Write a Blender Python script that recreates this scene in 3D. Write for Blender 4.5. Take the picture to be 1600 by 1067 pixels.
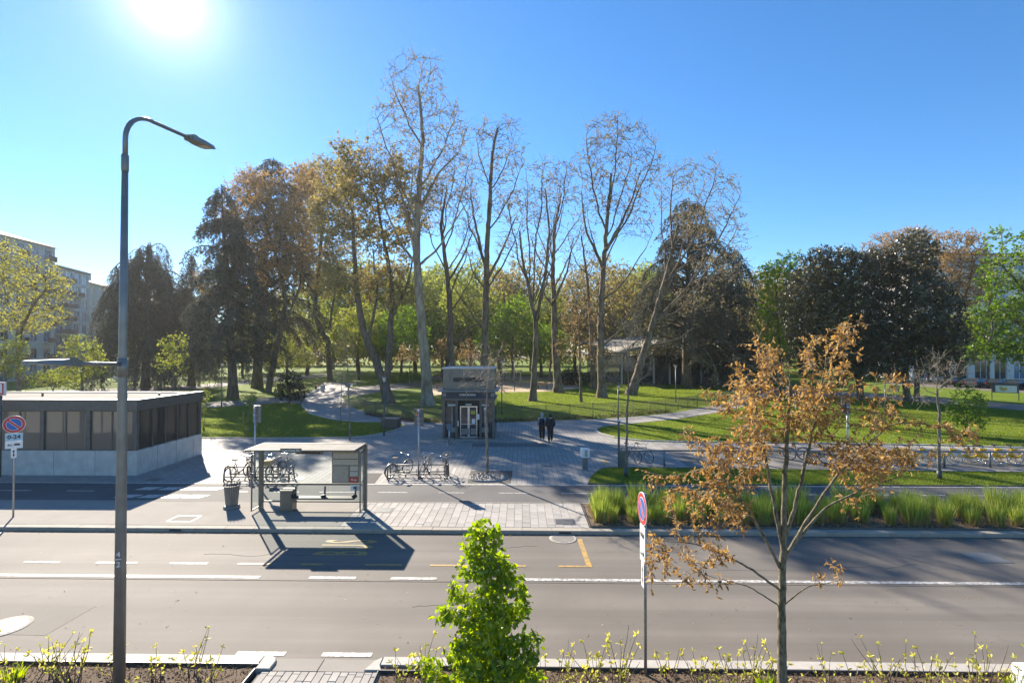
import bpy, bmesh, math, random
import numpy as np
from mathutils import Vector, Matrix
from mathutils.geometry import tessellate_polygon

for o in list(bpy.data.objects):
    bpy.data.objects.remove(o)
sc = bpy.context.scene
R = math.radians
PI = math.pi

# ------------------------------------------------------------------ camera
CAM_H = 6.0
YAW, PITCH, FPX = R(1.1), R(0.86), 800.0          # calibrated on a 1600 x 1067 frame
cam_d = bpy.data.cameras.new('camera')
cam_d.sensor_width = 36.0
cam_d.lens = 36.0 * FPX / 1600.0
cam_d.clip_start = 0.1
cam_d.clip_end = 3000
cam = bpy.data.objects.new('camera', cam_d)
sc.collection.objects.link(cam)
cam.location = (0, 0, CAM_H)
cam.rotation_euler = (PI/2 + PITCH, 0, YAW)
sc.camera = cam

# ------------------------------------------------------------------ light
SUN_AZ, SUN_EL = R(-35.4), R(29.8)                # azimuth from +Y, towards +X
SUN_DIR = Vector((math.sin(SUN_AZ)*math.cos(SUN_EL), math.cos(SUN_AZ)*math.cos(SUN_EL), math.sin(SUN_EL)))
w = bpy.data.worlds.new('World')
sc.world = w
w.use_nodes = True
nt = w.node_tree
nt.nodes.clear()
sky = nt.nodes.new('ShaderNodeTexSky')
sky.sky_type = 'NISHITA'
sky.sun_disc = False
sky.sun_elevation = SUN_EL
sky.sun_rotation = SUN_AZ
sky.altitude = 100
sky.air_density = 1.0
sky.dust_density = 0.05
sky.ozone_density = 6.0
bgn = nt.nodes.new('ShaderNodeBackground')
bgn.inputs['Strength'].default_value = 0.05
won = nt.nodes.new('ShaderNodeOutputWorld')
hsn = nt.nodes.new('ShaderNodeHueSaturation')
hsn.inputs['Saturation'].default_value = 1.14
hsn.inputs['Hue'].default_value = 0.499
nt.links.new(sky.outputs[0], hsn.inputs['Color'])
# bright aureole of the low sun that stands in the picture
tcn = nt.nodes.new('ShaderNodeTexCoord')
dot = nt.nodes.new('ShaderNodeVectorMath'); dot.operation = 'DOT_PRODUCT'; dot.inputs[1].default_value = SUN_DIR
nt.links.new(tcn.outputs['Generated'], dot.inputs[0])
mxn = nt.nodes.new('ShaderNodeMath'); mxn.operation = 'MAXIMUM'; mxn.inputs[1].default_value = 0.0
nt.links.new(dot.outputs['Value'], mxn.inputs[0])
acc = None
for ex_, am_ in ((3500.0, 14.0), (450.0, 3.5), (90.0, 0.5)):
    pn = nt.nodes.new('ShaderNodeMath'); pn.operation = 'POWER'; pn.inputs[1].default_value = ex_; nt.links.new(mxn.outputs[0], pn.inputs[0])
    an = nt.nodes.new('ShaderNodeMath'); an.operation = 'MULTIPLY_ADD'; an.inputs[1].default_value = am_; nt.links.new(pn.outputs[0], an.inputs[0])
    an.inputs[2].default_value = 0.0
    if acc is not None: nt.links.new(acc, an.inputs[2])
    acc = an.outputs[0]
addn = nt.nodes.new('ShaderNodeVectorMath'); addn.operation = 'ADD'
nt.links.new(hsn.outputs[0], addn.inputs[0]); nt.links.new(acc, addn.inputs[1])
nt.links.new(addn.outputs[0], bgn.inputs[0])
nt.links.new(bgn.outputs[0], won.inputs[0])
sun_d = bpy.data.lights.new('sun', 'SUN')
sun_d.energy = 3.0
sun_d.angle = R(0.55)
sun_d.color = (1.0, 0.90, 0.76)
sun = bpy.data.objects.new('sun', sun_d)
sc.collection.objects.link(sun)
sun.rotation_euler = SUN_DIR.to_track_quat('Z', 'Y').to_euler()
sun.location = SUN_DIR * 100
sc.view_settings.view_transform = 'Standard'
sc.view_settings.look = 'None'
sc.view_settings.gamma = 1.0
sc.view_settings.use_curve_mapping = False
sc.view_settings.exposure = 2.1
sc.cycles.use_denoising = True
sc.cycles.max_bounces = 7
sc.cycles.diffuse_bounces = 3
sc.cycles.transparent_max_bounces = 10
sc.cycles.sample_clamp_indirect = 6.0
sc.cycles.caustics_reflective = False
sc.cycles.caustics_refractive = False

# ------------------------------------------------------------------ placement: measured points of the place
_f = Vector((-math.sin(YAW)*math.cos(PITCH), math.cos(YAW)*math.cos(PITCH), math.sin(PITCH)))
_r = Vector((math.cos(YAW), math.sin(YAW), 0))
_u = _r.cross(_f)
def _ray(px, py):
    return _f + _r*((px-800)/FPX) + _u*((533.5-py)/FPX)
def G(px, py, z=0.0):
    """ground point (height z) measured in the photograph"""
    d = _ray(px, py); t = (z-CAM_H)/d.z
    return Vector((d.x*t, d.y*t, z))
def T(px, py, Y):
    """point at real distance Y from the building front"""
    d = _ray(px, py); t = Y/d.y
    return Vector((d.x*t, Y, CAM_H+d.z*t))
def pxm(Y):
    return Y/FPX

# ------------------------------------------------------------------ mesh helpers
C = sc.collection
def link(o, parent=None):
    C.objects.link(o)
    if parent is not None:
        o.parent = parent
    return o
def tag(o, label=None, cat=None, group=None, kind=None):
    if label: o['label'] = label
    if cat: o['category'] = cat
    if group: o['group'] = group
    if kind: o['kind'] = kind
    return o
def thing(name, label, cat, loc=(0,0,0), rz=0.0, group=None):
    o = bpy.data.objects.new(name, None)
    o.empty_display_size = 0.2
    link(o)
    o.location = loc
    o.rotation_euler = (0, 0, rz)
    return tag(o, label, cat, group)
def copy_tree(o, parent=None):
    c = o.copy()
    link(c)
    c.parent = parent
    for ch in list(o.children):
        copy_tree(ch, c)
    return c
def place(proto, loc, rz=0.0, label=None, scale=None, first=[0]):
    c = copy_tree(proto)
    c.location = loc
    c.rotation_euler = (0, 0, rz)
    if scale: c.scale = (scale,)*3 if not isinstance(scale, tuple) else scale
    if label: c['label'] = label
    return c
def drop(proto):
    for ch in list(proto.children):
        for g in list(ch.children):
            bpy.data.objects.remove(g)
        bpy.data.objects.remove(ch)
    bpy.data.objects.remove(proto)

class MB:
    def __init__(self):
        self.v = []; self.f = []; self.s = []
        self.M = Matrix.Identity(4)
    def at(self, loc=(0,0,0), rz=0.0, rx=0.0, ry=0.0):
        self.M = Matrix.Translation(loc) @ Matrix.Rotation(rz, 4, 'Z') @ Matrix.Rotation(ry, 4, 'Y') @ Matrix.Rotation(rx, 4, 'X')
        return self
    def add(self, vs, fs, smooth=False):
        b = len(self.v)
        for p in vs:
            q = self.M @ Vector(p)
            self.v.append((q.x, q.y, q.z))
        for f in fs:
            self.f.append([i+b for i in f]); self.s.append(smooth)
        return self
    def box(self, x0, x1, y0, y1, z0, z1):
        vs = [(x0,y0,z0),(x1,y0,z0),(x1,y1,z0),(x0,y1,z0),(x0,y0,z1),(x1,y0,z1),(x1,y1,z1),(x0,y1,z1)]
        return self.add(vs, [(3,2,1,0),(4,5,6,7),(0,1,5,4),(1,2,6,5),(2,3,7,6),(3,0,4,7)])
    def cbox(self, c, s):
        return self.box(c[0]-s[0]/2, c[0]+s[0]/2, c[1]-s[1]/2, c[1]+s[1]/2, c[2]-s[2]/2, c[2]+s[2]/2)
    def taper(self, b, zb, t, zt):
        """frustum between rect b=(x0,x1,y0,y1) at zb and rect t at zt"""
        vs = [(b[0],b[2],zb),(b[1],b[2],zb),(b[1],b[3],zb),(b[0],b[3],zb),(t[0],t[2],zt),(t[1],t[2],zt),(t[1],t[3],zt),(t[0],t[3],zt)]
        return self.add(vs, [(3,2,1,0),(4,5,6,7),(0,1,5,4),(1,2,6,5),(2,3,7,6),(3,0,4,7)])
    def tube(self, pts, r, n=8, closed=False, caps=True):
        pts = [Vector(p) for p in pts]
        m = len(pts)
        rr = r if isinstance(r, (list, tuple)) else [r]*m
        ref = None; vs = []
        for i, p in enumerate(pts):
            if closed: t = pts[(i+1) % m]-pts[i-1]
            elif i == 0: t = pts[1]-p
            elif i == m-1: t = p-pts[i-1]
            else: t = pts[i+1]-pts[i-1]
            t.normalize()
            if ref is None:
                ref = Vector((0,0,1)) if abs(t.z) < 0.9 else Vector((1,0,0))
            a = ref - t*ref.dot(t)
            if a.length < 1e-5: a = t.orthogonal()
            a.normalize(); b = t.cross(a); ref = a
            for k in range(n):
                an = 2*PI*k/n
                q = p + a*(math.cos(an)*rr[i]) + b*(math.sin(an)*rr[i])
                vs.append(q)
        fs = []
        for i in range(m if closed else m-1):
            j = (i+1) % m
            for k in range(n):
                l = (k+1) % n
                fs.append((i*n+k, i*n+l, j*n+l, j*n+k))
        self.add(vs, fs, True)
        if caps and not closed:
            b = len(self.v)-len(vs)
            self.f.append([b+k for k in range(n)][::-1]); self.s.append(False)
            self.f.append([b+(m-1)*n+k for k in range(n)]); self.s.append(False)
        return self
    def bar(self, a, b, w, h):
        """rectangular bar from a to b"""
        a = Vector(a); b = Vector(b); t = (b-a).normalized()
        s = t.cross(Vector((0,0,1)))
        if s.length < 1e-4: s = Vector((1,0,0))
        s.normalize(); u = s.cross(t)
        vs = []
        for p in (a, b):
            for i, j in ((-1,-1),(1,-1),(1,1),(-1,1)):
                vs.append(p + s*(i*w/2) + u*(j*h/2))
        return self.add(vs, [(0,1,2,3),(7,6,5,4),(0,4,5,1),(1,5,6,2),(2,6,7,3),(3,7,4,0)])
    def lathe(self, prof, n=16, o=(0,0,0), smooth=True, caps=True):
        vs = []; fs = []
        for r, z in prof:
            for k in range(n):
                a = 2*PI*k/n
                vs.append((o[0]+r*math.cos(a), o[1]+r*math.sin(a), o[2]+z))
        m = len(prof)
        for i in range(m-1):
            for k in range(n):
                l = (k+1) % n
                fs.append((i*n+k, i*n+l, (i+1)*n+l, (i+1)*n+k))
        self.add(vs, fs, smooth)
        if caps:
            b = len(self.v)-len(vs)
            self.f.append([b+k for k in range(n)][::-1]); self.s.append(False)
            self.f.append([b+(m-1)*n+k for k in range(n)]); self.s.append(False)
        return self
    def prism(self, poly, z0, z1):
        poly = [(p[0], p[1]) for p in poly]
        area = sum(poly[i-1][0]*poly[i][1]-poly[i][0]*poly[i-1][1] for i in range(len(poly)))
        if area < 0: poly = poly[::-1]
        n = len(poly)
        tri = tessellate_polygon([[Vector((x, y, 0)) for x, y in poly]])
        vs = [(x, y, z1) for x, y in poly] + [(x, y, z0) for x, y in poly]
        fs = []
        for t in tri:
            a, b, c = [Vector((*poly[i], 0)) for i in t]
            if (b-a).cross(c-a).z < 0: t = t[::-1]
            fs.append(tuple(t)); fs.append(tuple(i+n for i in t[::-1]))
        for i in range(n):
            j = (i+1) % n
            fs.append((i+n, j+n, j, i))
        return self.add(vs, fs)
    def quad(self, a, b, c, d):
        return self.add([a, b, c, d], [(0,1,2,3)])
    def ball(self, c, r, n=10, m=6, sz=1.0):
        prof = [(max(1e-4, r*math.sin(PI*i/m)), -r*sz*math.cos(PI*i/m)) for i in range(m+1)]
        return self.lathe(prof, n, c, True, False)
    def mesh(self, name):
        me = bpy.data.meshes.new(name)
        me.from_pydata(self.v, [], self.f)
        me.polygons.foreach_set('use_smooth', self.s)
        me.update()
        return me
    def build(self, name, mat, parent=None, bevel=0.0, loc=None):
        me = self.mesh(name)
        if mat is not None: me.materials.append(mat)
        o = bpy.data.objects.new(name, me)
        link(o, parent)
        if loc is not None: o.location = loc
        if bevel:
            b = o.modifiers.new('bevel', 'BEVEL'); b.width = bevel; b.segments = 1; b.limit_method = 'ANGLE'; b.angle_limit = R(40)
        return o

def np_mesh(name, V, Q=None, Tr=None, rnd=None, smooth=False):
    me = bpy.data.meshes.new(name)
    V = np.asarray(V, dtype=np.float32)
    Q = np.zeros((0,4), np.int32) if Q is None else np.asarray(Q, np.int32)
    Tr = np.zeros((0,3), np.int32) if Tr is None else np.asarray(Tr, np.int32)
    me.vertices.add(len(V)); me.vertices.foreach_set('co', V.ravel())
    nl = Q.size+Tr.size; npoly = len(Q)+len(Tr)
    me.loops.add(nl); me.loops.foreach_set('vertex_index', np.concatenate([Q.ravel(), Tr.ravel()]))
    me.polygons.add(npoly)
    st = np.concatenate([np.arange(len(Q))*4, Q.size+np.arange(len(Tr))*3]).astype(np.int32)
    me.polygons.foreach_set('loop_start', st)
    if smooth: me.polygons.foreach_set('use_smooth', np.ones(npoly, bool))
    if rnd is not None:
        at = me.attributes.new('rnd', 'FLOAT', 'POINT')
        at.data.foreach_set('value', np.asarray(rnd, np.float32))
    me.update(calc_edges=True)
    me.validate()
    return me
def np_obj(name, me, mat, parent=None):
    me.materials.append(mat)
    return link(bpy.data.objects.new(name, me), parent)

def text(name, body, size, mat, parent, loc, rot, extrude=0.002, offset=0.0, align='CENTER', sx=1.0, space=1.0):
    cu = bpy.data.curves.new('txt', 'FONT')
    cu.body = body; cu.size = size; cu.extrude = extrude; cu.offset = offset
    cu.align_x = align; cu.align_y = 'CENTER'; cu.resolution_u = 3; cu.space_character = space
    to = bpy.data.objects.new('txt', cu); link(to)
    dg = bpy.context.evaluated_depsgraph_get()
    me = bpy.data.meshes.new_from_object(to.evaluated_get(dg))
    bpy.data.objects.remove(to); bpy.data.curves.remove(cu)
    me.materials.clear(); me.materials.append(mat)
    o = bpy.data.objects.new(name, me); link(o, parent)
    o.location = loc; o.rotation_euler = rot; o.scale = (sx, 1, 1)
    return o

# ------------------------------------------------------------------ materials
def _nodes(name):
    m = bpy.data.materials.new(name); m.use_nodes = True
    n = m.node_tree; b = n.nodes['Principled BSDF']
    return m, n, b
def _mixcol(n, fac, a, b):
    x = n.nodes.new('ShaderNodeMix'); x.data_type = 'RGBA'
    if hasattr(fac, 'links') or hasattr(fac, 'is_linked'): n.links.new(fac, x.inputs[0])
    else: x.inputs[0].default_value = fac
    for k, c in ((6, a), (7, b)):
        if isinstance(c, tuple): x.inputs[k].default_value = (*c[:3], 1)
        else: n.links.new(c, x.inputs[k])
    return x.outputs[2]
def _noise(n, scale, detail=4, vec=None, rough=0.55):
    t = n.nodes.new('ShaderNodeTexNoise'); t.inputs['Scale'].default_value = scale
    t.inputs['Detail'].default_value = detail; t.inputs['Roughness'].default_value = rough
    if vec is not None: n.links.new(vec, t.inputs['Vector'])
    return t.outputs[0]
def _coord(n, kind='Object', scale=None, rot=None):
    c = n.nodes.new('ShaderNodeTexCoord')
    o = c.outputs[kind]
    if scale or rot:
        mp = n.nodes.new('ShaderNodeMapping')
        if scale: mp.inputs['Scale'].default_value = scale
        if rot: mp.inputs['Rotation'].default_value = rot
        n.links.new(o, mp.inputs['Vector']); o = mp.outputs[0]
    return o
def _ramp(n, fac, lo, hi):
    r = n.nodes.new('ShaderNodeMapRange'); r.inputs['From Min'].default_value = lo; r.inputs['From Max'].default_value = hi
    n.links.new(fac, r.inputs['Value']); return r.outputs[0]
def _bump(n, b, h, strength, dist=0.01):
    x = n.nodes.new('ShaderNodeBump'); x.inputs['Strength'].default_value = strength; x.inputs['Distance'].default_value = dist
    n.links.new(h, x.inputs['Height']); n.links.new(x.outputs[0], b.inputs['Normal'])
def _objrand(n):
    return n.nodes.new('ShaderNodeObjectInfo').outputs['Random']
def mat(name, col, rough=0.6, metal=0.0, var=0.18, scale=4.0, bump=0.0, bscale=60.0, col2=None, orand=0.0, spec=0.5):
    m, n, b = _nodes(name)
    vec = _coord(n)
    c2 = col2 or tuple(min(1, c*(1+var)) for c in col); c1 = col if col2 else tuple(c*(1-var) for c in col)
    f = _ramp(n, _noise(n, scale, 5, vec), 0.3, 0.7)
    out = _mixcol(n, f, c1, c2)
    if orand:
        out2 = _mixcol(n, _objrand(n), tuple(c*(1-orand) for c in col), tuple(min(1, c*(1+orand)) for c in col))
        out = _mixcol(n, 0.55, out, out2)
    n.links.new(out, b.inputs['Base Color'])
    b.inputs['Roughness'].default_value = rough
    b.inputs['Metallic'].default_value = metal
    b.inputs['Specular IOR Level'].default_value = spec
    if bump: _bump(n, b, _noise(n, bscale, 3, vec), bump, 0.01)
    return m
def leafmat(name, ca, cb, trans=0.45, rough=0.5, gloss=0.03):
    m = bpy.data.materials.new(name); m.use_nodes = True
    n = m.node_tree; n.nodes.clear()
    at = n.nodes.new('ShaderNodeAttribute'); at.attribute_name = 'rnd'
    col = _mixcol(n, at.outputs['Fac'], ca, cb)
    d = n.nodes.new('ShaderNodeBsdfDiffuse'); t = n.nodes.new('ShaderNodeBsdfTranslucent')
    g = n.nodes.new('ShaderNodeBsdfGlossy'); g.inputs['Roughness'].default_value = rough; g.inputs['Color'].default_value = (1,1,1,1)
    n.links.new(col, d.inputs['Color'])
    hs = n.nodes.new('ShaderNodeHueSaturation'); hs.inputs['Saturation'].default_value = 1.15; hs.inputs['Value'].default_value = 1.5
    n.links.new(col, hs.inputs['Color']); n.links.new(hs.outputs[0], t.inputs['Color'])
    m1 = n.nodes.new('ShaderNodeMixShader'); m1.inputs[0].default_value = trans
    n.links.new(d.outputs[0], m1.inputs[1]); n.links.new(t.outputs[0], m1.inputs[2])
    m2 = n.nodes.new('ShaderNodeMixShader'); m2.inputs[0].default_value = gloss
    n.links.new(m1.outputs[0], m2.inputs[1]); n.links.new(g.outputs[0], m2.inputs[2])
    o = n.nodes.new('ShaderNodeOutputMaterial'); n.links.new(m2.outputs[0], o.inputs[0])
    return m
def glassmat(name, col=(0.8,0.85,0.85), alpha=0.12, rough=0.05):
    """thin sheet of glass: mostly see-through with a sharp reflection"""
    m = bpy.data.materials.new(name); m.use_nodes = True
    n = m.node_tree; n.nodes.clear()
    tr = n.nodes.new('ShaderNodeBsdfTransparent'); tr.inputs[0].default_value = (*col, 1)
    g = n.nodes.new('ShaderNodeBsdfGlossy'); g.inputs['Roughness'].default_value = rough
    d = n.nodes.new('ShaderNodeBsdfDiffuse'); d.inputs[0].default_value = (0.55, 0.58, 0.6, 1)
    lw = n.nodes.new('ShaderNodeLayerWeight'); lw.inputs[0].default_value = 0.5
    pw = n.nodes.new('ShaderNodeMath'); pw.operation = 'POWER'; pw.inputs[1].default_value = 5.0; n.links.new(lw.outputs['Facing'], pw.inputs[0])
    fr = n.nodes.new('ShaderNodeMath'); fr.operation = 'MULTIPLY_ADD'; fr.inputs[1].default_value = 0.7; fr.inputs[2].default_value = 0.03; n.links.new(pw.outputs[0], fr.inputs[0])
    a = n.nodes.new('ShaderNodeMixShader'); n.links.new(fr.outputs[0], a.inputs[0])
    n.links.new(tr.outputs[0], a.inputs[1]); n.links.new(g.outputs[0], a.inputs[2])
    b = n.nodes.new('ShaderNodeMixShader'); b.inputs[0].default_value = alpha
    n.links.new(a.outputs[0], b.inputs[1]); n.links.new(d.outputs[0], b.inputs[2])
    o = n.nodes.new('ShaderNodeOutputMaterial'); n.links.new(b.outputs[0], o.inputs[0])
    return m
def screenmat(name, col, open_=0.45, trans=0.3):
    """fine perforated metal screen"""
    m = bpy.data.materials.new(name); m.use_nodes = True
    n = m.node_tree; n.nodes.clear()
    tr = n.nodes.new('ShaderNodeBsdfTransparent')
    d = n.nodes.new('ShaderNodeBsdfDiffuse'); d.inputs[0].default_value = (*col, 1)
    t = n.nodes.new('ShaderNodeBsdfTranslucent'); t.inputs[0].default_value = (*[min(1, c*2) for c in col], 1)
    a = n.nodes.new('ShaderNodeMixShader'); a.inputs[0].default_value = trans
    n.links.new(d.outputs[0], a.inputs[1]); n.links.new(t.outputs[0], a.inputs[2])
    b = n.nodes.new('ShaderNodeMixShader'); b.inputs[0].default_value = open_
    n.links.new(a.outputs[0], b.inputs[1]); n.links.new(tr.outputs[0], b.inputs[2])
    o = n.nodes.new('ShaderNodeOutputMaterial'); n.links.new(b.outputs[0], o.inputs[0])
    return m
def asphalt(name, col, tracks=0.0, rough=0.75):
    m, n, b = _nodes(name)
    vec = _coord(n)
    c = _mixcol(n, _ramp(n, _noise(n, 0.35, 5, vec), 0.3, 0.7), tuple(x*0.8 for x in col), tuple(x*1.14 for x in col))
    sp = _noise(n, 90, 2, vec, 0.8)
    c = _mixcol(n, _ramp(n, sp, 0.62, 0.78), c, tuple(min(1, x*1.9) for x in col))
    c = _mixcol(n, _ramp(n, sp, 0.38, 0.25), c, tuple(x*0.55 for x in col))
    if tracks:
        v2 = _coord(n, 'Object', (0.02, 1.0, 1.0))
        tk = _ramp(n, _noise(n, 1.3, 4, v2), 0.36, 0.64)
        k = n.nodes.new('ShaderNodeMath'); k.operation = 'MULTIPLY'; k.inputs[1].default_value = tracks
        n.links.new(tk, k.inputs[0])
        c = _mixcol(n, k.outputs[0], c, tuple(x*0.72 for x in col))
        st = _ramp(n, _noise(n, 1.7, 6, _coord(n, 'Object', (0.5, 1.0, 1.0)), 0.7), 0.6, 0.74)
        k2 = n.nodes.new('ShaderNodeMath'); k2.operation = 'MULTIPLY'; k2.inputs[1].default_value = 0.5
        n.links.new(st, k2.inputs[0])
        c = _mixcol(n, k2.outputs[0], c, tuple(x*0.6 for x in col))
    n.links.new(c, b.inputs['Base Color']); b.inputs['Roughness'].default_value = rough; b.inputs['Specular IOR Level'].default_value = 0.22
    _bump(n, b, sp, 0.5, 0.006)
    return m
def paintmat(name, col, under, wear=0.45):
    m, n, b = _nodes(name)
    vec = _coord(n)
    f = _ramp(n, _noise(n, 14, 6, vec, 0.75), wear-0.05, wear+0.09)
    n.links.new(_mixcol(n, f, under, col), b.inputs['Base Color']); b.inputs['Roughness'].default_value = 0.6
    return m
def pavermat(name, c1, c2, mortar, bw=0.5, rh=0.25, rot=PI/2, ms=0.012):
    m, n, b = _nodes(name)
    vec = _coord(n, 'Object', None, (0, 0, rot))
    br = n.nodes.new('ShaderNodeTexBrick'); br.inputs['Scale'].default_value = 1.0
    br.inputs['Brick Width'].default_value = bw; br.inputs['Row Height'].default_value = rh
    br.inputs['Mortar Size'].default_value = ms; br.inputs['Mortar Smooth'].default_value = 0.2
    br.inputs['Color1'].default_value = (*c1, 1); br.inputs['Color2'].default_value = (*c2, 1); br.inputs['Mortar'].default_value = (*mortar, 1)
    n.links.new(vec, br.inputs['Vector'])
    v2 = _coord(n)
    st = _ramp(n, _noise(n, 0.5, 6, v2, 0.65), 0.35, 0.72)
    c = _mixcol(n, st, br.outputs[0], _mixcol(n, 0.32, br.outputs[0], tuple(x*0.45 for x in c1)))
    n.links.new(c, b.inputs['Base Color']); b.inputs['Roughness'].default_value = 0.72; b.inputs['Specular IOR Level'].default_value = 0.25
    h = n.nodes.new('ShaderNodeMath'); h.operation = 'SUBTRACT'
    n.links.new(_noise(n, 60, 2, v2), h.inputs[0]); n.links.new(br.outputs['Fac'], h.inputs[1])
    _bump(n, b, h.outputs[0], 0.35, 0.006)
    return m
def lawnmat(name, a, b_, c_):
    m, n, b = _nodes(name)
    vec = _coord(n)
    c = _mixcol(n, _ramp(n, _noise(n, 0.22, 5, vec), 0.35, 0.68), a, b_)
    c = _mixcol(n, _ramp(n, _noise(n, 0.5, 6, vec, 0.7), 0.58, 0.72), c, c_)
    c = _mixcol(n, _ramp(n, _noise(n, 25, 3, vec, 0.8), 0.3, 0.75), c, tuple(x*1.7 for x in a))
    n.links.new(c, b.inputs['Base Color']); b.inputs['Roughness'].default_value = 0.9; b.inputs['Specular IOR Level'].default_value = 0.1
    _bump(n, b, _noise(n, 30, 3, vec), 0.9, 0.05)
    return m
def barkmat(name, a, b_, scale=3.0, stretch=0.25):
    m, n, b = _nodes(name)
    vec = _coord(n, 'Object', (1, 1, stretch))
    f = _noise(n, scale, 6, vec, 0.65)
    n.links.new(_mixcol(n, _ramp(n, f, 0.38, 0.62), a, b_), b.inputs['Base Color'])
    b.inputs['Roughness'].default_value = 0.9; b.inputs['Specular IOR Level'].default_value = 0.15
    _bump(n, b, _noise(n, scale*5, 4, vec), 0.7, 0.03)
    return m

MT = {}
MT['asphalt'] = asphalt('asphalt', (0.19, 0.168, 0.143), tracks=0.9)
MT['bike_asphalt'] = asphalt('cycle lane asphalt', (0.115, 0.11, 0.105), rough=0.8)
MT['path'] = asphalt('path surface', (0.22, 0.2, 0.172), rough=0.85)
MT['paver_field'] = pavermat('plaza stone pavers', (0.30, 0.28, 0.252), (0.37, 0.345, 0.31), (0.14, 0.13, 0.118))
MT['paver_bed'] = mat('paver joint sand', (0.14, 0.135, 0.125), 0.9, var=0.3, scale=20)
MT['paver'] = mat('stone paver', (0.33, 0.305, 0.275), 0.75, var=0.2, scale=3, bump=0.3, orand=0.24, spec=0.25)
MT['slab'] = mat('concrete slab', (0.30, 0.275, 0.24), 0.85, var=0.16, scale=1.1, bump=0.25, orand=0.05, spec=0.1)
MT['kerb'] = mat('granite kerb', (0.40, 0.37, 0.33), 0.75, var=0.2, scale=6, bump=0.4, orand=0.12)
MT['kerb_dirty'] = mat('dirty granite kerb', (0.30, 0.26, 0.205), 0.85, col2=(0.44, 0.395, 0.33), scale=3, bump=0.4, orand=0.12)
MT['ground'] = mat('bare ground', (0.12, 0.1, 0.075), 0.95, var=0.3, scale=1)
MT['lawn'] = lawnmat('lawn', (0.085, 0.125, 0.012), (0.14, 0.175, 0.02), (0.15, 0.13, 0.05))
MT['sand'] = mat('playground sand', (0.42, 0.31, 0.19), 0.95, var=0.2, scale=2, bump=0.3)
MT['mulch'] = mat('bark mulch soil', (0.085, 0.058, 0.036), 0.95, col2=(0.17, 0.12, 0.08), scale=35, bump=1.0, bscale=50)
MT['gravel'] = mat('grey gravel', (0.17, 0.16, 0.15), 0.9, col2=(0.4, 0.38, 0.35), scale=45, bump=0.8, bscale=50)
MT['tree_pit'] = mat('dark tree pit grit', (0.06, 0.055, 0.05), 0.9, var=0.35, scale=30, bump=0.7)
MT['white_paint'] = paintmat('worn white road paint', (0.60, 0.57, 0.52), (0.21, 0.19, 0.165), 0.47)
MT['yellow_paint'] = paintmat('worn yellow road paint', (0.5, 0.29, 0.05), (0.2, 0.165, 0.11), 0.46)
MT['concrete'] = mat('weathered concrete', (0.42, 0.405, 0.375), 0.8, col2=(0.56, 0.54, 0.5), scale=2.5, bump=0.35, bscale=30)
MT['dark_metal'] = mat('dark grey coated metal', (0.115, 0.11, 0.102), 0.45, 0.3, var=0.15)
MT['mid_metal'] = mat('grey coated metal', (0.2, 0.2, 0.195), 0.45, 0.4, var=0.12)
MT['pole'] = mat('painted steel pole', (0.23, 0.222, 0.205), 0.38, 0.35, var=0.15)
MT['galv'] = mat('galvanised steel', (0.38, 0.39, 0.4), 0.42, 0.75, var=0.15, scale=12)
MT['bronze'] = mat('bronze grey aluminium', (0.17, 0.16, 0.135), 0.42, 0.4, var=0.12)
MT['roofpale'] = mat('pale roof sheet', (0.29, 0.265, 0.23), 0.85, var=0.2, scale=0.9, orand=0.08, spec=0.08)
MT['shelter_roof'] = mat('shelter roof sheet', (0.31, 0.285, 0.245), 0.8, var=0.16, scale=2.5, spec=0.1)
MT['glass'] = glassmat('clear glass', (0.9,0.93,0.93), alpha=0.015)
MT['dark_glass'] = mat('dark window glass', (0.03, 0.04, 0.05), 0.08, 0.0, var=0.3, spec=0.9)
MT['sky_glass'] = mat('window glass with painted sky blue', (0.12, 0.2, 0.32), 0.08, 0.0, var=0.4, scale=0.7, spec=1.0)  # blue of the reflected sky is put into the base colour
MT['screen'] = screenmat('perforated metal screen', (0.30, 0.29, 0.27), 0.30, 0.6)
MT['screen_dark'] = screenmat('dark perforated screen', (0.06, 0.058, 0.055), 0.16, 0.1)
MT['white'] = mat('white coated metal', (0.75, 0.75, 0.73), 0.45, var=0.05)
MT['red'] = mat('red sign face', (0.55, 0.03, 0.03), 0.4, var=0.08)
MT['blue'] = mat('blue sign face', (0.02, 0.12, 0.42), 0.4, var=0.08)
MT['lightblue'] = mat('pale blue plate', (0.38, 0.55, 0.66), 0.45, var=0.06)
MT['black'] = mat('black rubber', (0.02, 0.02, 0.02), 0.6, var=0.2)
MT['ink'] = mat('black print', (0.02, 0.02, 0.022), 0.5, var=0.1)
MT['orange'] = mat('orange sticker', (0.8, 0.3, 0.03), 0.5, var=0.05)
MT['yellow'] = mat('yellow bicycle enamel', (0.80, 0.48, 0.015), 0.3, var=0.05)
MT['cream_rubber'] = mat('pale tyre', (0.6, 0.58, 0.52), 0.6, var=0.1)
MT['chrome'] = mat('bright steel', (0.6, 0.6, 0.6), 0.25, 0.9, var=0.05)
MT['wicker'] = mat('tan wicker', (0.45, 0.3, 0.14), 0.8, var=0.3, scale=40)
MT['poster'] = mat('faded timetable paper', (0.5, 0.46, 0.38), 0.7, var=0.12, scale=9)
MT['poster2'] = mat('faded map paper', (0.40, 0.34, 0.27), 0.7, var=0.15, scale=14)
MT['poster_top'] = mat('tan header strip', (0.45, 0.28, 0.12), 0.7, var=0.2, scale=14)
MT['wood'] = mat('weathered timber', (0.3, 0.2, 0.11), 0.8, var=0.25, scale=12)
MT['bark_plane'] = barkmat('plane tree bark', (0.10, 0.072, 0.046), (0.24, 0.185, 0.125), 2.2, 0.35)
MT['bark_pale'] = barkmat('pale plane bark', (0.18, 0.135, 0.088), (0.40, 0.325, 0.235), 1.6, 0.35)
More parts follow.
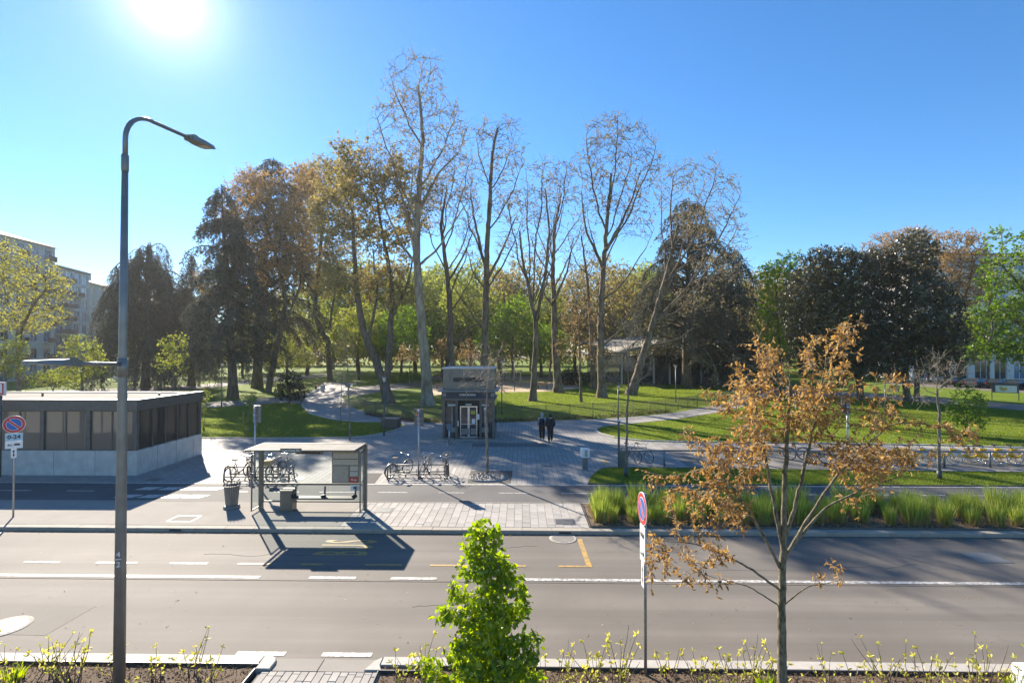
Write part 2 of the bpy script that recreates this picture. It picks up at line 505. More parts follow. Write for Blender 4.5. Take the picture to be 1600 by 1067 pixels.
MT['bark_dark'] = barkmat('dark bark', (0.095, 0.074, 0.053), (0.2, 0.158, 0.115), 5, 0.2)
MT['bark_grey'] = barkmat('grey sapling bark', (0.13, 0.11, 0.085), (0.27, 0.235, 0.19), 8, 0.3)
MT['bark_fore'] = barkmat('lichened bark', (0.10, 0.085, 0.05), (0.27, 0.235, 0.16), 14, 0.5)
MT['twig'] = mat('pale twig', (0.33, 0.27, 0.19), 0.85, var=0.25, scale=3)
MT['twig_dark'] = mat('brown twig', (0.13, 0.1, 0.07), 0.85, var=0.3, scale=3)
MT['leaf_plane'] = leafmat('sparse plane leaf', (0.19, 0.145, 0.075), (0.33, 0.27, 0.14), 0.4)
MT['leaf_olive'] = leafmat('olive brown young leaf', (0.2, 0.165, 0.06), (0.36, 0.295, 0.12), 0.45)
MT['leaf_lime'] = leafmat('fresh lime leaf', (0.17, 0.205, 0.04), (0.32, 0.33, 0.075), 0.5)
MT['leaf_yellow'] = leafmat('yellow green leaf', (0.26, 0.26, 0.05), (0.42, 0.38, 0.09), 0.5)
MT['leaf_green'] = leafmat('spring green leaf', (0.09, 0.17, 0.014), (0.2, 0.29, 0.03), 0.5)
MT['leaf_bright'] = leafmat('bright spring leaf', (0.20, 0.30, 0.02), (0.38, 0.45, 0.05), 0.6)
MT['leaf_hornbeam'] = leafmat('hornbeam leaf', (0.14, 0.24, 0.006), (0.4, 0.47, 0.03), 0.58, 0.4, 0.03)
MT['leaf_brown'] = leafmat('dry brown leaf', (0.26, 0.145, 0.055), (0.5, 0.325, 0.13), 0.4, 0.55, 0.015)
MT['leaf_rust'] = leafmat('rust brown leaf', (0.27, 0.175, 0.075), (0.44, 0.3, 0.14), 0.4)
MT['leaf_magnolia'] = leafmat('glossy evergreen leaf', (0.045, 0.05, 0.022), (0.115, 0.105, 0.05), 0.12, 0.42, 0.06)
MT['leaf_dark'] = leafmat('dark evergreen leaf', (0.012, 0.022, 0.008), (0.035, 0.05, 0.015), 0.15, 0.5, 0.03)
MT['needle'] = leafmat('blue green needle', (0.06, 0.068, 0.05), (0.13, 0.128, 0.092), 0.15, 0.6, 0.02)
MT['needle_grey'] = leafmat('grey green needle', (0.075, 0.08, 0.06), (0.15, 0.145, 0.108), 0.2, 0.6, 0.02)
MT['blade'] = leafmat('lawn grass blade', (0.1, 0.15, 0.01), (0.27, 0.3, 0.035), 0.45)
MT['reed'] = leafmat('ornamental grass blade', (0.16, 0.24, 0.03), (0.44, 0.46, 0.13), 0.5)
MT['straw'] = leafmat('straw', (0.28, 0.19, 0.09), (0.42, 0.31, 0.17), 0.3)
MT['leaf_shrub'] = leafmat('pale yellow shrub leaf', (0.38, 0.36, 0.06), (0.58, 0.54, 0.16), 0.45)
MT['leaf_ivy'] = leafmat('ground cover leaf', (0.05, 0.06, 0.015), (0.15, 0.11, 0.05), 0.2)
MT['cloth_black'] = mat('black cloth', (0.026, 0.025, 0.026), 0.9, var=0.2)
MT['cloth_grey'] = mat('grey knit', (0.34, 0.35, 0.37), 0.9, var=0.2, scale=20)
MT['skin'] = mat('skin', (0.5, 0.3, 0.22), 0.55, var=0.08)
MT['hair'] = mat('dark hair', (0.02, 0.015, 0.012), 0.6, var=0.3)
MT['stucco'] = mat('pale stucco', (0.52, 0.49, 0.43), 0.85, var=0.1, scale=0.6)
MT['stucco_blue'] = mat('grey panel cladding', (0.44, 0.47, 0.49), 0.7, var=0.12, scale=0.6)
MT['stucco_white'] = mat('white stone cladding', (0.62, 0.6, 0.56), 0.75, var=0.08, scale=0.5)
MT['rooftile'] = mat('grey brown roof tiles', (0.2, 0.165, 0.13), 0.85, var=0.25, scale=3)
MT['brown_panel'] = mat('brown balcony panel', (0.16, 0.10, 0.07), 0.7, var=0.2)
MT['concrete_roof'] = mat('pale shell roof', (0.27, 0.235, 0.18), 0.8, var=0.15, scale=0.8)
MT['car_black'] = mat('black car paint', (0.015, 0.017, 0.02), 0.2, 0.2, var=0.05, spec=0.8)
MT['car_grey'] = mat('grey car paint', (0.12, 0.125, 0.13), 0.25, 0.4, var=0.05, spec=0.8)
MT['car_white'] = mat('white car paint', (0.6, 0.6, 0.6), 0.25, 0.0, var=0.03, spec=0.8)
MT['lens_red'] = mat('red lens', (0.4, 0.01, 0.01), 0.2, var=0.05)
MT['lens'] = mat('clear lens', (0.7, 0.7, 0.68), 0.15, var=0.05)
MT['led'] = mat('lamp glass', (0.65, 0.6, 0.48), 0.3, var=0.05)
MT['display'] = mat('dark display', (0.012, 0.012, 0.014), 0.15, var=0.2)
# ------------------------------------------------------------------ ground, road, pavements
def struct(name, mb, m, parent=None, bevel=0.0):
    o = mb.build(name, m, parent, bevel)
    if parent is None: o['kind'] = 'structure'
    return o
ZR = -0.12                                          # road level; pavements are at 0
struct('ground', MB().box(-900, 900, -30, 1500, -0.6, -0.18), MT['ground'])
struct('road', MB().box(-160, 160, 10.02, 17.02, -0.178, ZR), MT['asphalt'])
struct('park_lawn', MB().box(-260, 260, 22.72, 330, -0.17, -0.02), MT['lawn'])
struct('cycle_lane', MB().box(-160, 160, 20.16, 22.66, -0.17, -0.004), MT['bike_asphalt'])

# plaza: one sheet with arms that turn into the park paths
plaza_px = [(1600,700),(1500,696.5),(1350,694),(1200,692),(1060,690.5),(1000,688.5),(962,684),(938,677.5),(929,671.5),(940,666),(1000,660),(1060,654),(1140,641),(1185,627),(1215,618),
            (1175,617),(1150,624),(1128,631),(1050,645),(1000,650),(940,654),(860,657),(776,659.5),(690,660.5),(640,656.5),(600,650),(562,641),(542,631),(534,620),(545,606),(560,598),
            (508,597),(480,616),(472,634),(484,646),(520,655.5),(560,659),(604,659.5),(628,661),(634,665.5),(622,671),(602,677),(572,682),(540,684.5),(420,685),(310,685)]
pz = [G(*p) for p in plaza_px]
poly = [(-60, 22.72), (60, 22.72), (60, pz[0].y-0.5)] + [(p.x, p.y) for p in pz] + [(-60, pz[-1].y)]
struct('plaza_paving', MB().prism(poly, -0.16, 0.0), MT['paver_field'])
def sheet(name, pts, m, z, z0=-0.165):
    return struct(name, MB().prism([(p.x, p.y) for p in pts], z0, z), m)
sheet('path', [G(*p) for p in [(1205,617),(1300,619),(1420,626),(1600,641),(1800,662),(1800,648),(1600,632),(1420,618),(1300,611),(1150,600),(1000,591),(800,588),(640,588),(640,592),(800,592.5),(1000,596),(1140,605),(1180,616)]], MT['path'], -0.012)
sheet('path', [G(*p) for p in [(475,632),(445,628),(400,632),(320,637),(200,641),(200,634),(320,628.5),(400,623),(450,618),(482,613)]], MT['path'], -0.013)
sheet('path', [G(*p) for p in [(0,612),(200,606),(310,601),(420,590),(520,583),(520,587),(425,595.5),(320,607),(200,614),(0,622)]], MT['path'], -0.014)
sheet('playground_sand', [G(*p) for p in [(668,618),(740,612),(776,612.5),(850,611.5),(905,606.5),(900,596.5),(780,595),(690,598),(655,605)]], MT['sand'], -0.010)
sheet('path', [G(*p) for p in [(545,606),(600,600),(660,596),(660,603),(600,611),(560,618),(536,618)]], MT['path'], -0.011)
# bicycle parking strip of smooth asphalt behind the rail
struct('parking_strip', MB().box(8.5, 60, 26.15, 31.6, -0.1, 0.004), MT['path'])

# near pavement between the two planted beds
xa, xb = G(305, 1050).x, G(592, 1050).x
struct('near_footpath', MB().box(-4.9, -2.6, 5.6, 9.57, -0.17, -0.03), MT['paver_bed'])
struct('near_ground', MB().box(-40, 40, -3, 5.6, -0.175, -0.03), MT['ground'])

def pavers(owner, x0, x1, y0, y1, w, l, z, seed, th=0.05, gap=0.008, m='paver'):
    rg = random.Random(seed)
    protos = {}
    nx = int(round((x1-x0)/w)); w = (x1-x0)/nx
    for i in range(nx):
        y = y0 - rg.choice((0, 0.33, 0.5, 0.66))*l
        while y < y1-0.02:
            a = max(y, y0); b = min(y+l, y1)
            y += l
            if b-a < 0.05: continue
            key = round((b-a)/0.02)
            if key not in protos:
                h = key*0.02/2-gap/2
                mb = MB(); e = 0.006
                mb.box(-w/2+gap/2, w/2-gap/2, -h, h, -th, -e)
                mb.v = mb.v[:]
                mb.taper((-w/2+gap/2, w/2-gap/2, -h, h), -e, (-w/2+gap/2+e, w/2-gap/2-e, -h+e, h-e), 0)
                me = mb.mesh('paver'); me.materials.append(MT[m]); protos[key] = me
            o = bpy.data.objects.new('paver', protos[key]); link(o, owner)
            o.location = (x0+(i+0.5)*w, (a+b)/2, z+rg.uniform(-0.003, 0.003))
            o.rotation_euler = (rg.uniform(-.004, .004), rg.uniform(-.004, .004), 0)

# far pavement with the bus stop
side = struct('pavement', MB().box(-160, 160, 17.36, 20.06, -0.17, -0.03), MT['paver_bed'])
pavers(side, -6.2, 2.28, 17.37, 20.05, 0.283, 0.67, 0.0, 3)
mb = MB().box(-160, -6.205, 17.37, 20.05, -0.03, 0.0)
slabs = struct('pavement_slabs', mb, MT['slab'], side)
pavers(bpy.data.objects['near_footpath'], -4.85, -2.62, 7.6, 9.56, 0.149, 0.42, 0.0, 5)

def kerb_run(owner, pts, w, z0, z1, seglen, m, seed=1, gap=0.006):
    """kerb stones laid end to end along a line, each its own stone"""
    P = [Vector((p[0], p[1])) for p in pts]
    d = [0]
    for a, b in zip(P, P[1:]): d.append(d[-1]+(b-a).length)
    n = max(1, int(round(d[-1]/seglen)))
    def pt(s):
        for i in range(len(d)-1):
            if s <= d[i+1]+1e-6:
                return P[i].lerp(P[i+1], (s-d[i])/max(1e-6, d[i+1]-d[i]))
        return P[-1]
    rg = random.Random(seed); cache = {}
    for i in range(n):
        a = pt(d[-1]*i/n); b = pt(d[-1]*(i+1)/n)
        L = (b-a).length
        k = round(L/0.01)
        if k not in cache:
            h = k*0.01/2-gap/2; e = 0.012
            mb = MB().box(-h, h, -w/2, w/2, z0, z1-e)
            mb.taper((-h, h, -w/2, w/2), z1-e, (-h+0.004, h-0.004, -w/2+e, w/2-e), z1)
            me = mb.mesh('kerb_stone'); me.materials.append(MT[m]); cache[k] = me
        o = bpy.data.objects.new('kerb_stone', cache[k]); link(o, owner)
        o.location = ((a.x+b.x)/2, (a.y+b.y)/2, rg.uniform(-0.004, 0.004))
        o.rotation_euler = (0, 0, math.atan2(b.y-a.y, b.x-a.x)+rg.uniform(-.003, .003))
kb = struct('kerb', MB().box(-160, 160, 17.06, 17.34, -0.175, -0.02), MT['kerb_dirty'])
kerb_run(kb, [(-24.0, 17.2), (24.0, 17.2)], 0.30, -0.17, 0.0, 1.0, 'kerb_dirty', 2)
kn = struct('near_kerb', MB().box(-160, 160, 9.74, 9.98, -0.175, -0.03), MT['kerb'])
kerb_run(kn, [(-14.0, 9.87), (-5.02, 9.87)], 0.27, -0.17, 0.03, 1.5, 'kerb', 4)
kerb_run(kn, [(-2.68, 9.87), (14.0, 9.87)], 0.27, -0.17, 0.03, 1.5, 'kerb', 5)
kerb_run(kn, [(-4.95, 9.79), (-2.72, 9.79)], 0.40, -0.17, -0.02, 1.1, 'slab', 6)
# rounded nose stone at the end of the left bed and raked stone opposite
nose = MB()
arc = [(-5.02, 10.005), (-4.86, 9.99), (-4.76, 9.93), (-4.72, 9.82), (-4.72, 9.58), (-5.0, 9.58), (-5.0, 9.735)]
nose.prism(arc, -0.17, 0.033); nose.build('kerb_stone', MT['kerb'], kn, 0.012)
rk = MB().prism([(-2.69, 10.005), (-2.69, 9.74), (-2.62, 9.58), (-2.95, 9.58), (-2.84, 9.85)], -0.17, 0.031); rk.build('kerb_stone', MT['kerb'], kn, 0.01)

# soil beds at the near side and in the far pavement
def bed(name, x0, x1, y0, y1, z, m, bumps=0.03, res=0.25, seed=0):
    nx, ny = max(2, int((x1-x0)/res)), max(2, int((y1-y0)/res))
    rs = np.random.RandomState(seed)
    X, Y = np.meshgrid(np.linspace(x0, x1, nx), np.linspace(y0, y1, ny))
    Z = z + rs.uniform(-bumps, bumps, X.shape); Z[0] = Z[-1] = z; Z[:, 0] = Z[:, -1] = z
    V = np.stack([X.ravel(), Y.ravel(), Z.ravel()], 1)
    i = np.arange((ny-1)*nx).reshape(ny-1, nx)[:, :-1].ravel()
    me = np_mesh(name, V, np.stack([i, i+1, i+nx+1, i+nx], 1), smooth=True)
    o = np_obj(name, me, m); o['kind'] = 'structure'; return o
bed('planting_bed', -14, -5.0, 6.0, 9.70, -0.01, MT['mulch'], seed=1)
bed('planting_bed', -2.66, 14, 6.0, 9.70, -0.01, MT['mulch'], seed=2)
bed('planting_bed', 2.36, 40, 17.40, 20.02, 0.02, MT['mulch'], 0.03, 0.3, seed=3)
# steel edging of the beds
def edging(pts, z0, z1, name='bed_edging', w=0.02):
    mb = MB()
    for a, b in zip(pts, pts[1:]):
        d = (Vector(b)-Vector(a)).normalized()*w/2
        mb.bar((a[0]-d.x, a[1]-d.y, (z0+z1)/2), (b[0]+d.x, b[1]+d.y, (z0+z1)/2), w, z1-z0)
    return struct(name, mb, MT['dark_metal'])
edging([(-14, 9.715), (-5.01, 9.715)], -0.1, 0.045)
edging([(-4.99, 9.56), (-4.99, 6.0)], -0.1, 0.05)
edging([(-2.67, 6.0), (-2.67, 9.56), (-1.9, 9.56), (-1.9, 9.715), (14, 9.715)], -0.1, 0.045)
edging([(2.31, 20.04), (2.31, 17.38), (40, 17.38)], -0.05, 0.06)

# lawn strip between cycle lane and bicycle parking
l2 = [G(*p) for p in [(919,757),(922,748),(929,740),(940,733),(956,731),(1100,732.5),(1300,735),(1500,737.5),(1700,740)]]
l2poly = [(p.x, p.y) for p in l2] + [(45, l2[-1].y), (45, 22.88), (l2[0].x, 22.88)]
struct('lawn_strip', MB().prism(l2poly, -0.05, 0.035), MT['lawn'])
e2 = MB()
ring = l2poly[-1:] + l2poly[:-3]
for a, b in zip(ring, ring[1:]): e2.bar((a[0], a[1], 0.02), (b[0], b[1], 0.02), 0.03, 0.07)
e2.bar((l2poly[-1][0], 22.87, 0.02), (45, 22.87, 0.02), 0.03, 0.07)
struct('lawn_edging', e2, MT['dark_metal'])
# kerbs round the park lawns
pk = struct('park_kerb', MB().bar((-60, pz[-1].y+0.05, -0.05), (pz[-1].x, pz[-1].y+0.05, -0.05), 0.1, 0.1), MT['kerb'])
kerb_run(pk, [(p.x, p.y) for p in [G(*q) for q in plaza_px[32:][::-1]]], 0.16, -0.1, 0.07, 0.9, 'kerb', 7)
kerb_run(pk, [(p.x, p.y) for p in [G(*q) for q in plaza_px[:10]]], 0.16, -0.1, 0.07, 0.9, 'kerb', 8)

# ------------------------------------------------------------------ painted markings (flat sheets)
def mark(name, pts, m, z, parent=None):
    """flat painted sheet, 3 mm thick"""
    return struct(name, MB().prism(pts, z-0.001, z+0.003), m, parent)
def rect(x0, x1, y0, y1): return [(x0, y0), (x1, y0), (x1, y1), (x0, y1)]
k = (CAM_H-ZR)/CAM_H
def GR(px, py): return G(px, py, ZR)
WL = GR(800, 905).y
mk = ZR+0.005
xs0, xs1 = GR(410, 898).x, GR(816, 903).x
mark('lane_line', rect(-70, xs0, WL-0.07, WL+0.07), MT['white_paint'], mk)
mark('lane_line', rect(xs1, 70, WL-0.07, WL+0.07), MT['white_paint'], mk)
for a, b in ((486, 558), (613, 684)):
    mark('lane_dash', rect(GR(a, 899).x, GR(b, 900).x, WL-0.07, WL+0.07), MT['white_paint'], mk)
DL = GR(300, 880).y
for a, b in ((-90,-35), (33, 89), (148, 213), (265, 325)):
    mark('bus_lane_dash', rect(GR(a, 880).x, GR(b, 880).x, DL-0.05, DL+0.05), MT['white_paint'], mk)
for a, b in ((371, 420), (470, 503), (572, 628), (673, 742), (790, 822), (872, 925)):
    mark('bus_stop_dash', rect(GR(a, 881).x, GR(b, 884).x, DL-0.05, DL+0.05), MT['yellow_paint'], mk)
pA, pB = GR(905, 842), GR(921, 887)
mark('bus_stop_end_line', [(pA.x-0.07, pA.y), (pA.x+0.09, pA.y), (pB.x+0.09, DL+0.055), (pB.x-0.07, DL+0.055)], MT['yellow_paint'], mk)
mark('white_edge_mark', [tuple(GR(*p)[:2]) for p in [(-20,838),(8,829.5),(12,829.5),(-14,838)]], MT['white_paint'], mk)
ND = GR(400, 1021).y
for a, b in ((369, 446), (504, 582)):
    mark('near_dash', rect(GR(a, 1021).x, GR(b, 1021).x, ND-0.07, ND+0.07), MT['white_paint'], mk)
bl = GR(545, 868)
t_ = text('bus_lettering', 'BUS', 1.0, MT['yellow_paint'], None, (GR(545, 855).x, GR(545, 855).y, mk), (0, 0, PI/2), 0.001, 0.012, space=1.3)
t_.scale = (0.62, 2.3, 1.0); t_['kind'] = 'structure'
# tar seams, cracks and a trench patch in the asphalt
TAR = mat('tar seam', (0.11, 0.098, 0.083), 0.95, var=0.3, spec=0.0)
mark('tar_seam', rect(-60, 60, WL-0.19, WL-0.165), TAR, ZR+0.001)
rgc = random.Random(17)
for x0, y0, n_, dx in ((-9.5, 15.2, 16, 0.22), (-2.6, 12.2, 9, 0.16), (9.0, 14.6, 14, 0.2), (-1.5, 15.9, 12, 0.2)):
    pts = []
    x, y = x0, y0
    for i in range(n_):
        pts.append((x, y)); x += dx*rgc.uniform(.5, 1.3); y += rgc.uniform(-.09, .085)
    hw = [rgc.uniform(.002, .006) for _ in pts]
    mark('asphalt_crack', [(p[0], p[1]-h) for p, h in zip(pts, hw)]+[(p[0], p[1]+h) for p, h in list(zip(pts, hw))[::-1]], TAR, ZR+0.0012)
PATCH = asphalt('patched asphalt', (0.15, 0.134, 0.115))
mark('asphalt_patch', [(-12.6, 10.9), (-10.2, 10.86), (-10.15, 12.1), (-12.5, 12.15)], PATCH, ZR+0.0005)
mark('asphalt_patch', [(5.4, 14.4), (8.9, 14.43), (8.92, 15.3), (5.42, 15.25)], PATCH, ZR+0.0005)
# white border lines of the cycle lane and its dashes
mark('cycle_lane_edge', rect(-90, 90, 20.07, 20.15), MT['slab'], 0.0)
mark('cycle_lane_edge', rect(-90, 90, 22.67, 22.78), MT['white_paint'], 0.005)
rgm = random.Random(4)
for a, b in ((-20, 35), (92, 137), (350, 383), (424, 465), (497, 552), (589, 636), (685, 725), (779, 826), (877, 935), (1000, 1045), (1110, 1160), (1220, 1270), (1330,1380), (1430, 1465), (1500, 1545)):
    yy = G((a+b)/2, 770).y
    mark('cycle_lane_dash', rect(G(a, 770).x, G(b, 770).x, 21.42, 21.5), MT['white_paint'], 0.0)
# cycle crossing blocks beside the metro entrance
for px in (196, 232, 268, 300):
    for yy in ((21.65, 22.1), (20.5, 20.95)):
        q = G(px, 770).x
        mark('crossing_block', [(q, yy[0]), (q+0.75, yy[0]), (q+0.95, yy[1]), (q+0.2, yy[1])], MT['white_paint'], 0.0)
# pale stone bands and bracket marks on the plaza
mark('stone_band', rect(G(315, 700).x, G(905, 706).x, 30.35, 30.6), MT['slab'], 0.002)
for pts in ([(604,748.5),(610,742),(613,742),(607,748.5)], [(703,748),(709,731.5),(713,731.5),(707,748)]):
    mark('bay_bracket', [tuple(G(*p)[:2]) for p in pts], MT['white_paint'], 0.003)
mark('bay_corner', [tuple(G(*p)[:2]) for p in [(940,716),(944,716),(953,727),(948,727)]], MT['yellow_paint'], 0.003)
for i in range(9):
    q = G(1010+i*66, 717)
    mark('bay_dash', rect(q.x, q.x+1.0, 28.0, 28.1), MT['yellow_paint'], 0.008)
mark('kiosk_mat', [tuple(G(*p)[:2]) for p in [(722,698),(737,698),(737.5,688.5),(724,688.5)]], MT['slab'], 0.002)
mark('kiosk_mat', [tuple(G(*p)[:2]) for p in [(737.5,698),(858,698),(850,692),(738,692)]], MT['paver_bed'], 0.002)

# tree pits
def pit(pts, z=0.003): return struct('tree_pit', MB().prism([tuple(G(*p)[:2]) for p in pts], z-0.002, z), MT['tree_pit'])
pit([(730,755),(798,755),(801,735.5),(736,735.5)])
pit([(562,757),(584,757),(598,739),(572,739)])
# manholes and drain covers
def cover(name, px, py, w, d, m, z=0.004, round_=False, label=None, zz=0.0):
    q = G(px, py, zz)
    t = thing(name, label, 'manhole cover', (q.x, q.y, zz+z))
    mb = MB()
    if round_:
        mb.lathe([(w/2+0.05, 0), (w/2+0.05, 0.004), (w/2, 0.0041)], 32); mb.build('rim', MT['kerb_dirty'], t)
        mb = MB().lathe([(w/2, 0), (w/2, 0.004)], 32)
        for i in range(-4, 5):
            h = math.sqrt(max(0, (w/2-0.04)**2-(i*0.085)**2))
            mb.box(-h, h, i*0.085-0.012, i*0.085+0.012, 0.004, 0.009)
        mb.build('lid', MT[m], t)
    else:
        MB().box(-w/2-0.04, w/2+0.04, -d/2-0.04, d/2+0.04, -0.002, 0.002).build('frame', MT['dark_metal'], t)
        mb = MB().box(-w/2, w/2, -d/2, d/2, 0.002, 0.004)
        n = max(3, int(w/0.09))
        for i in range(n): mb.box(-w/2+(i+0.25)*w/n, -w/2+(i+0.75)*w/n, -d/2+0.03, d/2-0.03, 0.004, 0.008)
        mb.build('grate', MT[m], t)
    return t
cover('manhole_cover', 8, 979, 0.85, 0.8, 'galv', 0.002, True, 'round grey manhole cover in the road at left edge', ZR)
cover('manhole_cover', 1540, 871, 0.9, 0.7, 'mid_metal', 0.002, False, 'rectangular grated cover in the shaded right road lane', ZR)
cover('manhole_cover', 880, 841, 0.8, 0.7, 'mid_metal', 0.002, True, 'round iron cover by the far kerb behind green tree', ZR)
for px, py, w, d, m, lab in ((288, 810, .8, .55, 'slab', 'pale stone inset cover on pavement right of the lamp post'),
    (600, 797, .55, .5, 'mid_metal', 'small grey cover in pavers right of the bus shelter'),
    (883, 815, .6, .5, 'dark_metal', 'dark iron cover in pavers beside the tall grass bed'),
    (855, 728, .45, .3, 'dark_metal', 'black drain grate on plaza left of the white box post, nearer one'),
    (881, 725.5, .45, .3, 'mid_metal', 'grey drain grate on plaza nearest the white box post'),
    (866, 689.5, .45, .3, 'dark_metal', 'dark drain grate at the feet of the two walkers'),
    (587, 695, .5, .35, 'dark_metal', 'dark drain grate behind the right end of shelter roof'),
    (815, 675, .45, .3, 'mid_metal', 'drain grate on plaza between kiosk and the walkers'),
    (240, 749, .5, .4, 'dark_metal', 'dark drain grate beside the concrete metro wall'),
    (465, 747, .6, .45, 'mid_metal', 'grey grate seen through the shelter glass'),
    (350, 704, .7, .5, 'dark_metal', 'dark grate on plaza between metro corner and shelter')):
    cover('drain_cover', px, py, w, d, m, 0.003, False, lab)
# gully inlet slots in the kerb face
for px in (266, 883):
    q = G(px, 829)
    tag(MB().box(-0.2, 0.2, -0.012, 0.0, -0.09, -0.035).build('gully_inlet', MT['ink'], None, 0, (q.x, 17.045, 0)), 'black slot of a kerb gully %s' % ('left of the bus shelter' if px < 500 else 'near the grass bed corner'), 'drain')
# ------------------------------------------------------------------ vegetation tools
def _unit(a):
    return a/np.maximum(1e-9, np.linalg.norm(a, axis=-1, keepdims=True))
def resample(P, step):
    P = np.asarray(P, float); d = np.r_[0, np.cumsum(np.linalg.norm(np.diff(P, axis=0), axis=1))]
    n = max(2, int(d[-1]/step)+1); s = np.linspace(0, d[-1], n)
    # smooth the polyline a little with a Catmull style interpolation
    out = np.stack([np.interp(s, d, P[:, k]) for k in range(3)], 1)
    for _ in range(2):
        out[1:-1] = 0.5*out[1:-1]+0.25*(out[:-2]+out[2:])
    return out
def colonize(trunks, A, step, infl, kill, rs, iters=90, up=0.12, jit=0.2, cap=5000):
    pos = np.zeros((0, 3)); par = np.zeros(0, int); r0 = np.zeros(0)
    for P, ra, rb in trunks:
        Q = resample(P, step); n = len(Q)
        Q[1:-1] += rs.normal(0, step*0.05, (n-2, 3))
        b = len(pos)
        pr = np.r_[-1 if b == 0 else int(np.argmin(np.linalg.norm(pos-Q[0], axis=1))), np.arange(b, b+n-1)]
        pos = np.r_[pos, Q]; par = np.r_[par, pr]; r0 = np.r_[r0, np.linspace(ra, rb, n)]
    nt = len(pos)
    D = np.linalg.norm(A[:, None]-pos[None], axis=2)
    ni = D.argmin(1); nd = D.min(1)
    for it in range(iters):
        keep = nd > kill; A = A[keep]; ni = ni[keep]; nd = nd[keep]
        if len(A) == 0 or len(pos) > cap: break
        m = nd < infl
        if not m.any():
            infl *= 1.6; continue
        acc = np.zeros((len(pos), 3)); np.add.at(acc, ni[m], (A[m]-pos[ni[m]])/nd[m][:, None])
        u = np.unique(ni[m])
        d = _unit(acc[u])
        # keep going partly along the parent's direction
        pd = np.where(par[u][:, None] >= 0, pos[u]-pos[np.maximum(par[u], 0)], 0)
        d = _unit(d + 0.5*_unit(pd) + [0, 0, up] + rs.normal(0, jit, d.shape))
        new = pos[u]+step*d
        b = len(pos)
        pos = np.r_[pos, new]; par = np.r_[par, u]; r0 = np.r_[r0, np.zeros(len(u))]
        D = np.linalg.norm(A[:, None]-new[None], axis=2)
        j = D.argmin(1); dj = D.min(1)
        s = dj < nd; nd = np.where(s, dj, nd); ni = np.where(s, b+j, ni)
    return pos, par, r0, nt
def radii(par, r0, rt, e=2.25):
    n = len(par); a = np.zeros(n); kids = np.zeros(n, int)
    r = np.zeros(n)
    for i in range(n-1, -1, -1):
        v = a[i] if kids[i] else rt**e
        r[i] = v**(1/e)
        p = par[i]
        if p >= 0: a[p] += v; kids[p] += 1
    return np.maximum(r, r0), kids
def frusta(A, B, ra, rb, n):
    """tapered n-sided sticks from A to B"""
    t = _unit(B-A); ref = np.where(np.abs(t[:, 2:3]) < 0.9, [[0, 0, 1.0]], [[1.0, 0, 0]])
    a = _unit(np.cross(ref, t)); b = np.cross(t, a)
    k = np.arange(n)*2*np.pi/n
    ring = np.cos(k)[None, :, None]*a[:, None]+np.sin(k)[None, :, None]*b[:, None]
    V = np.concatenate([A[:, None]+ring*ra[:, None, None], B[:, None]+ring*rb[:, None, None]], 1)   # N,2n,3
    N = len(A)
    base = (np.arange(N)*2*n)[:, None]
    i = np.arange(n); j = (i+1) % n
    Q = np.stack([i, j, j+n, i+n], 1)[None]+base[:, :, None]
    return V.reshape(-1, 3), Q.reshape(-1, 4)
def join(parts):
    V = []; Q = []; b = 0
    for v, q in parts:
        V.append(v); Q.append(q+b); b += len(v)
    return np.concatenate(V), np.concatenate(Q)
def leaves(P, ax, L, W, rs, flat=0.0, fold=False):
    """leaf shaped quads at P along axis ax"""
    N = len(P); ax = _unit(ax)
    nrm = rs.normal(0, 1, (N, 3)); nrm[:, 2] += flat
    s = _unit(np.cross(ax, nrm))
    L = L*rs.uniform(0.65, 1.3, (N, 1)); W = W*rs.uniform(0.7, 1.25, (N, 1))
    if not fold:
        V = np.stack([P, P+ax*L*0.45+s*W*0.5, P+ax*L, P+ax*L*0.45-s*W*0.5], 1)
        Q = np.arange(4*N).reshape(N, 4); r = np.repeat(rs.uniform(0, 1, N), 4)
        return V.reshape(-1, 3), Q, r
    up = np.cross(s, ax)
    V = np.stack([P, P+ax*L*0.3+s*W*0.5+up*W*0.15, P+ax*L*0.72+s*W*0.4+up*W*0.1, P+ax*L+up*-0.1*L,
                  P+ax*L*0.72-s*W*0.4+up*W*0.1, P+ax*L*0.3-s*W*0.5+up*W*0.15, P+ax*L*0.5], 1)
    b = (np.arange(N)*7)[:, None]
    Q = np.concatenate([b+np.array([[0, 1, 2, 6]]), b+np.array([[6, 2, 3, 4]]), b+np.array([[0, 6, 4, 5]])], 0)
    return V.reshape(-1, 3), Q, np.repeat(rs.uniform(0, 1, N), 7)
def blob_points(blobs, n, rs, shell=0.0):
    """points in a union of ellipsoids (centre, radii, weight)"""
    vol = np.array([np.prod(b[1])**0.8*(b[2] if len(b) > 2 else 1) for b in blobs]); vol /= vol.sum()
    out = []
    for b, f in zip(blobs, vol):
        k = max(3, int(round(n*f)))
        d = _unit(rs.normal(0, 1, (k, 3))); r = rs.uniform(shell**3, 1, (k, 1))**(1/3)
        out.append(np.array(b[0])[None]+d*r*np.array(b[1])[None])
    return np.concatenate(out)
def pblob(px, py, rx, ry, Y, wgt=1.0, deep=0.9):
    c = T(px, py, Y); s = Y/FPX
    return ((c.x, c.y, c.z), (rx*s, rx*s*deep, ry*s), wgt)
def ptrunk(pts, Y, r0, r1, rs=None, wob=0.0):
    P = [T(px, py, Y) for px, py in pts]
    P = np.array([(p.x, p.y, p.z) for p in P]); P[0, 2] = -0.1
    if rs is not None and wob: P[1:, 1] += np.cumsum(rs.normal(0, wob, len(P)-1))
    return (P, r0, r1)
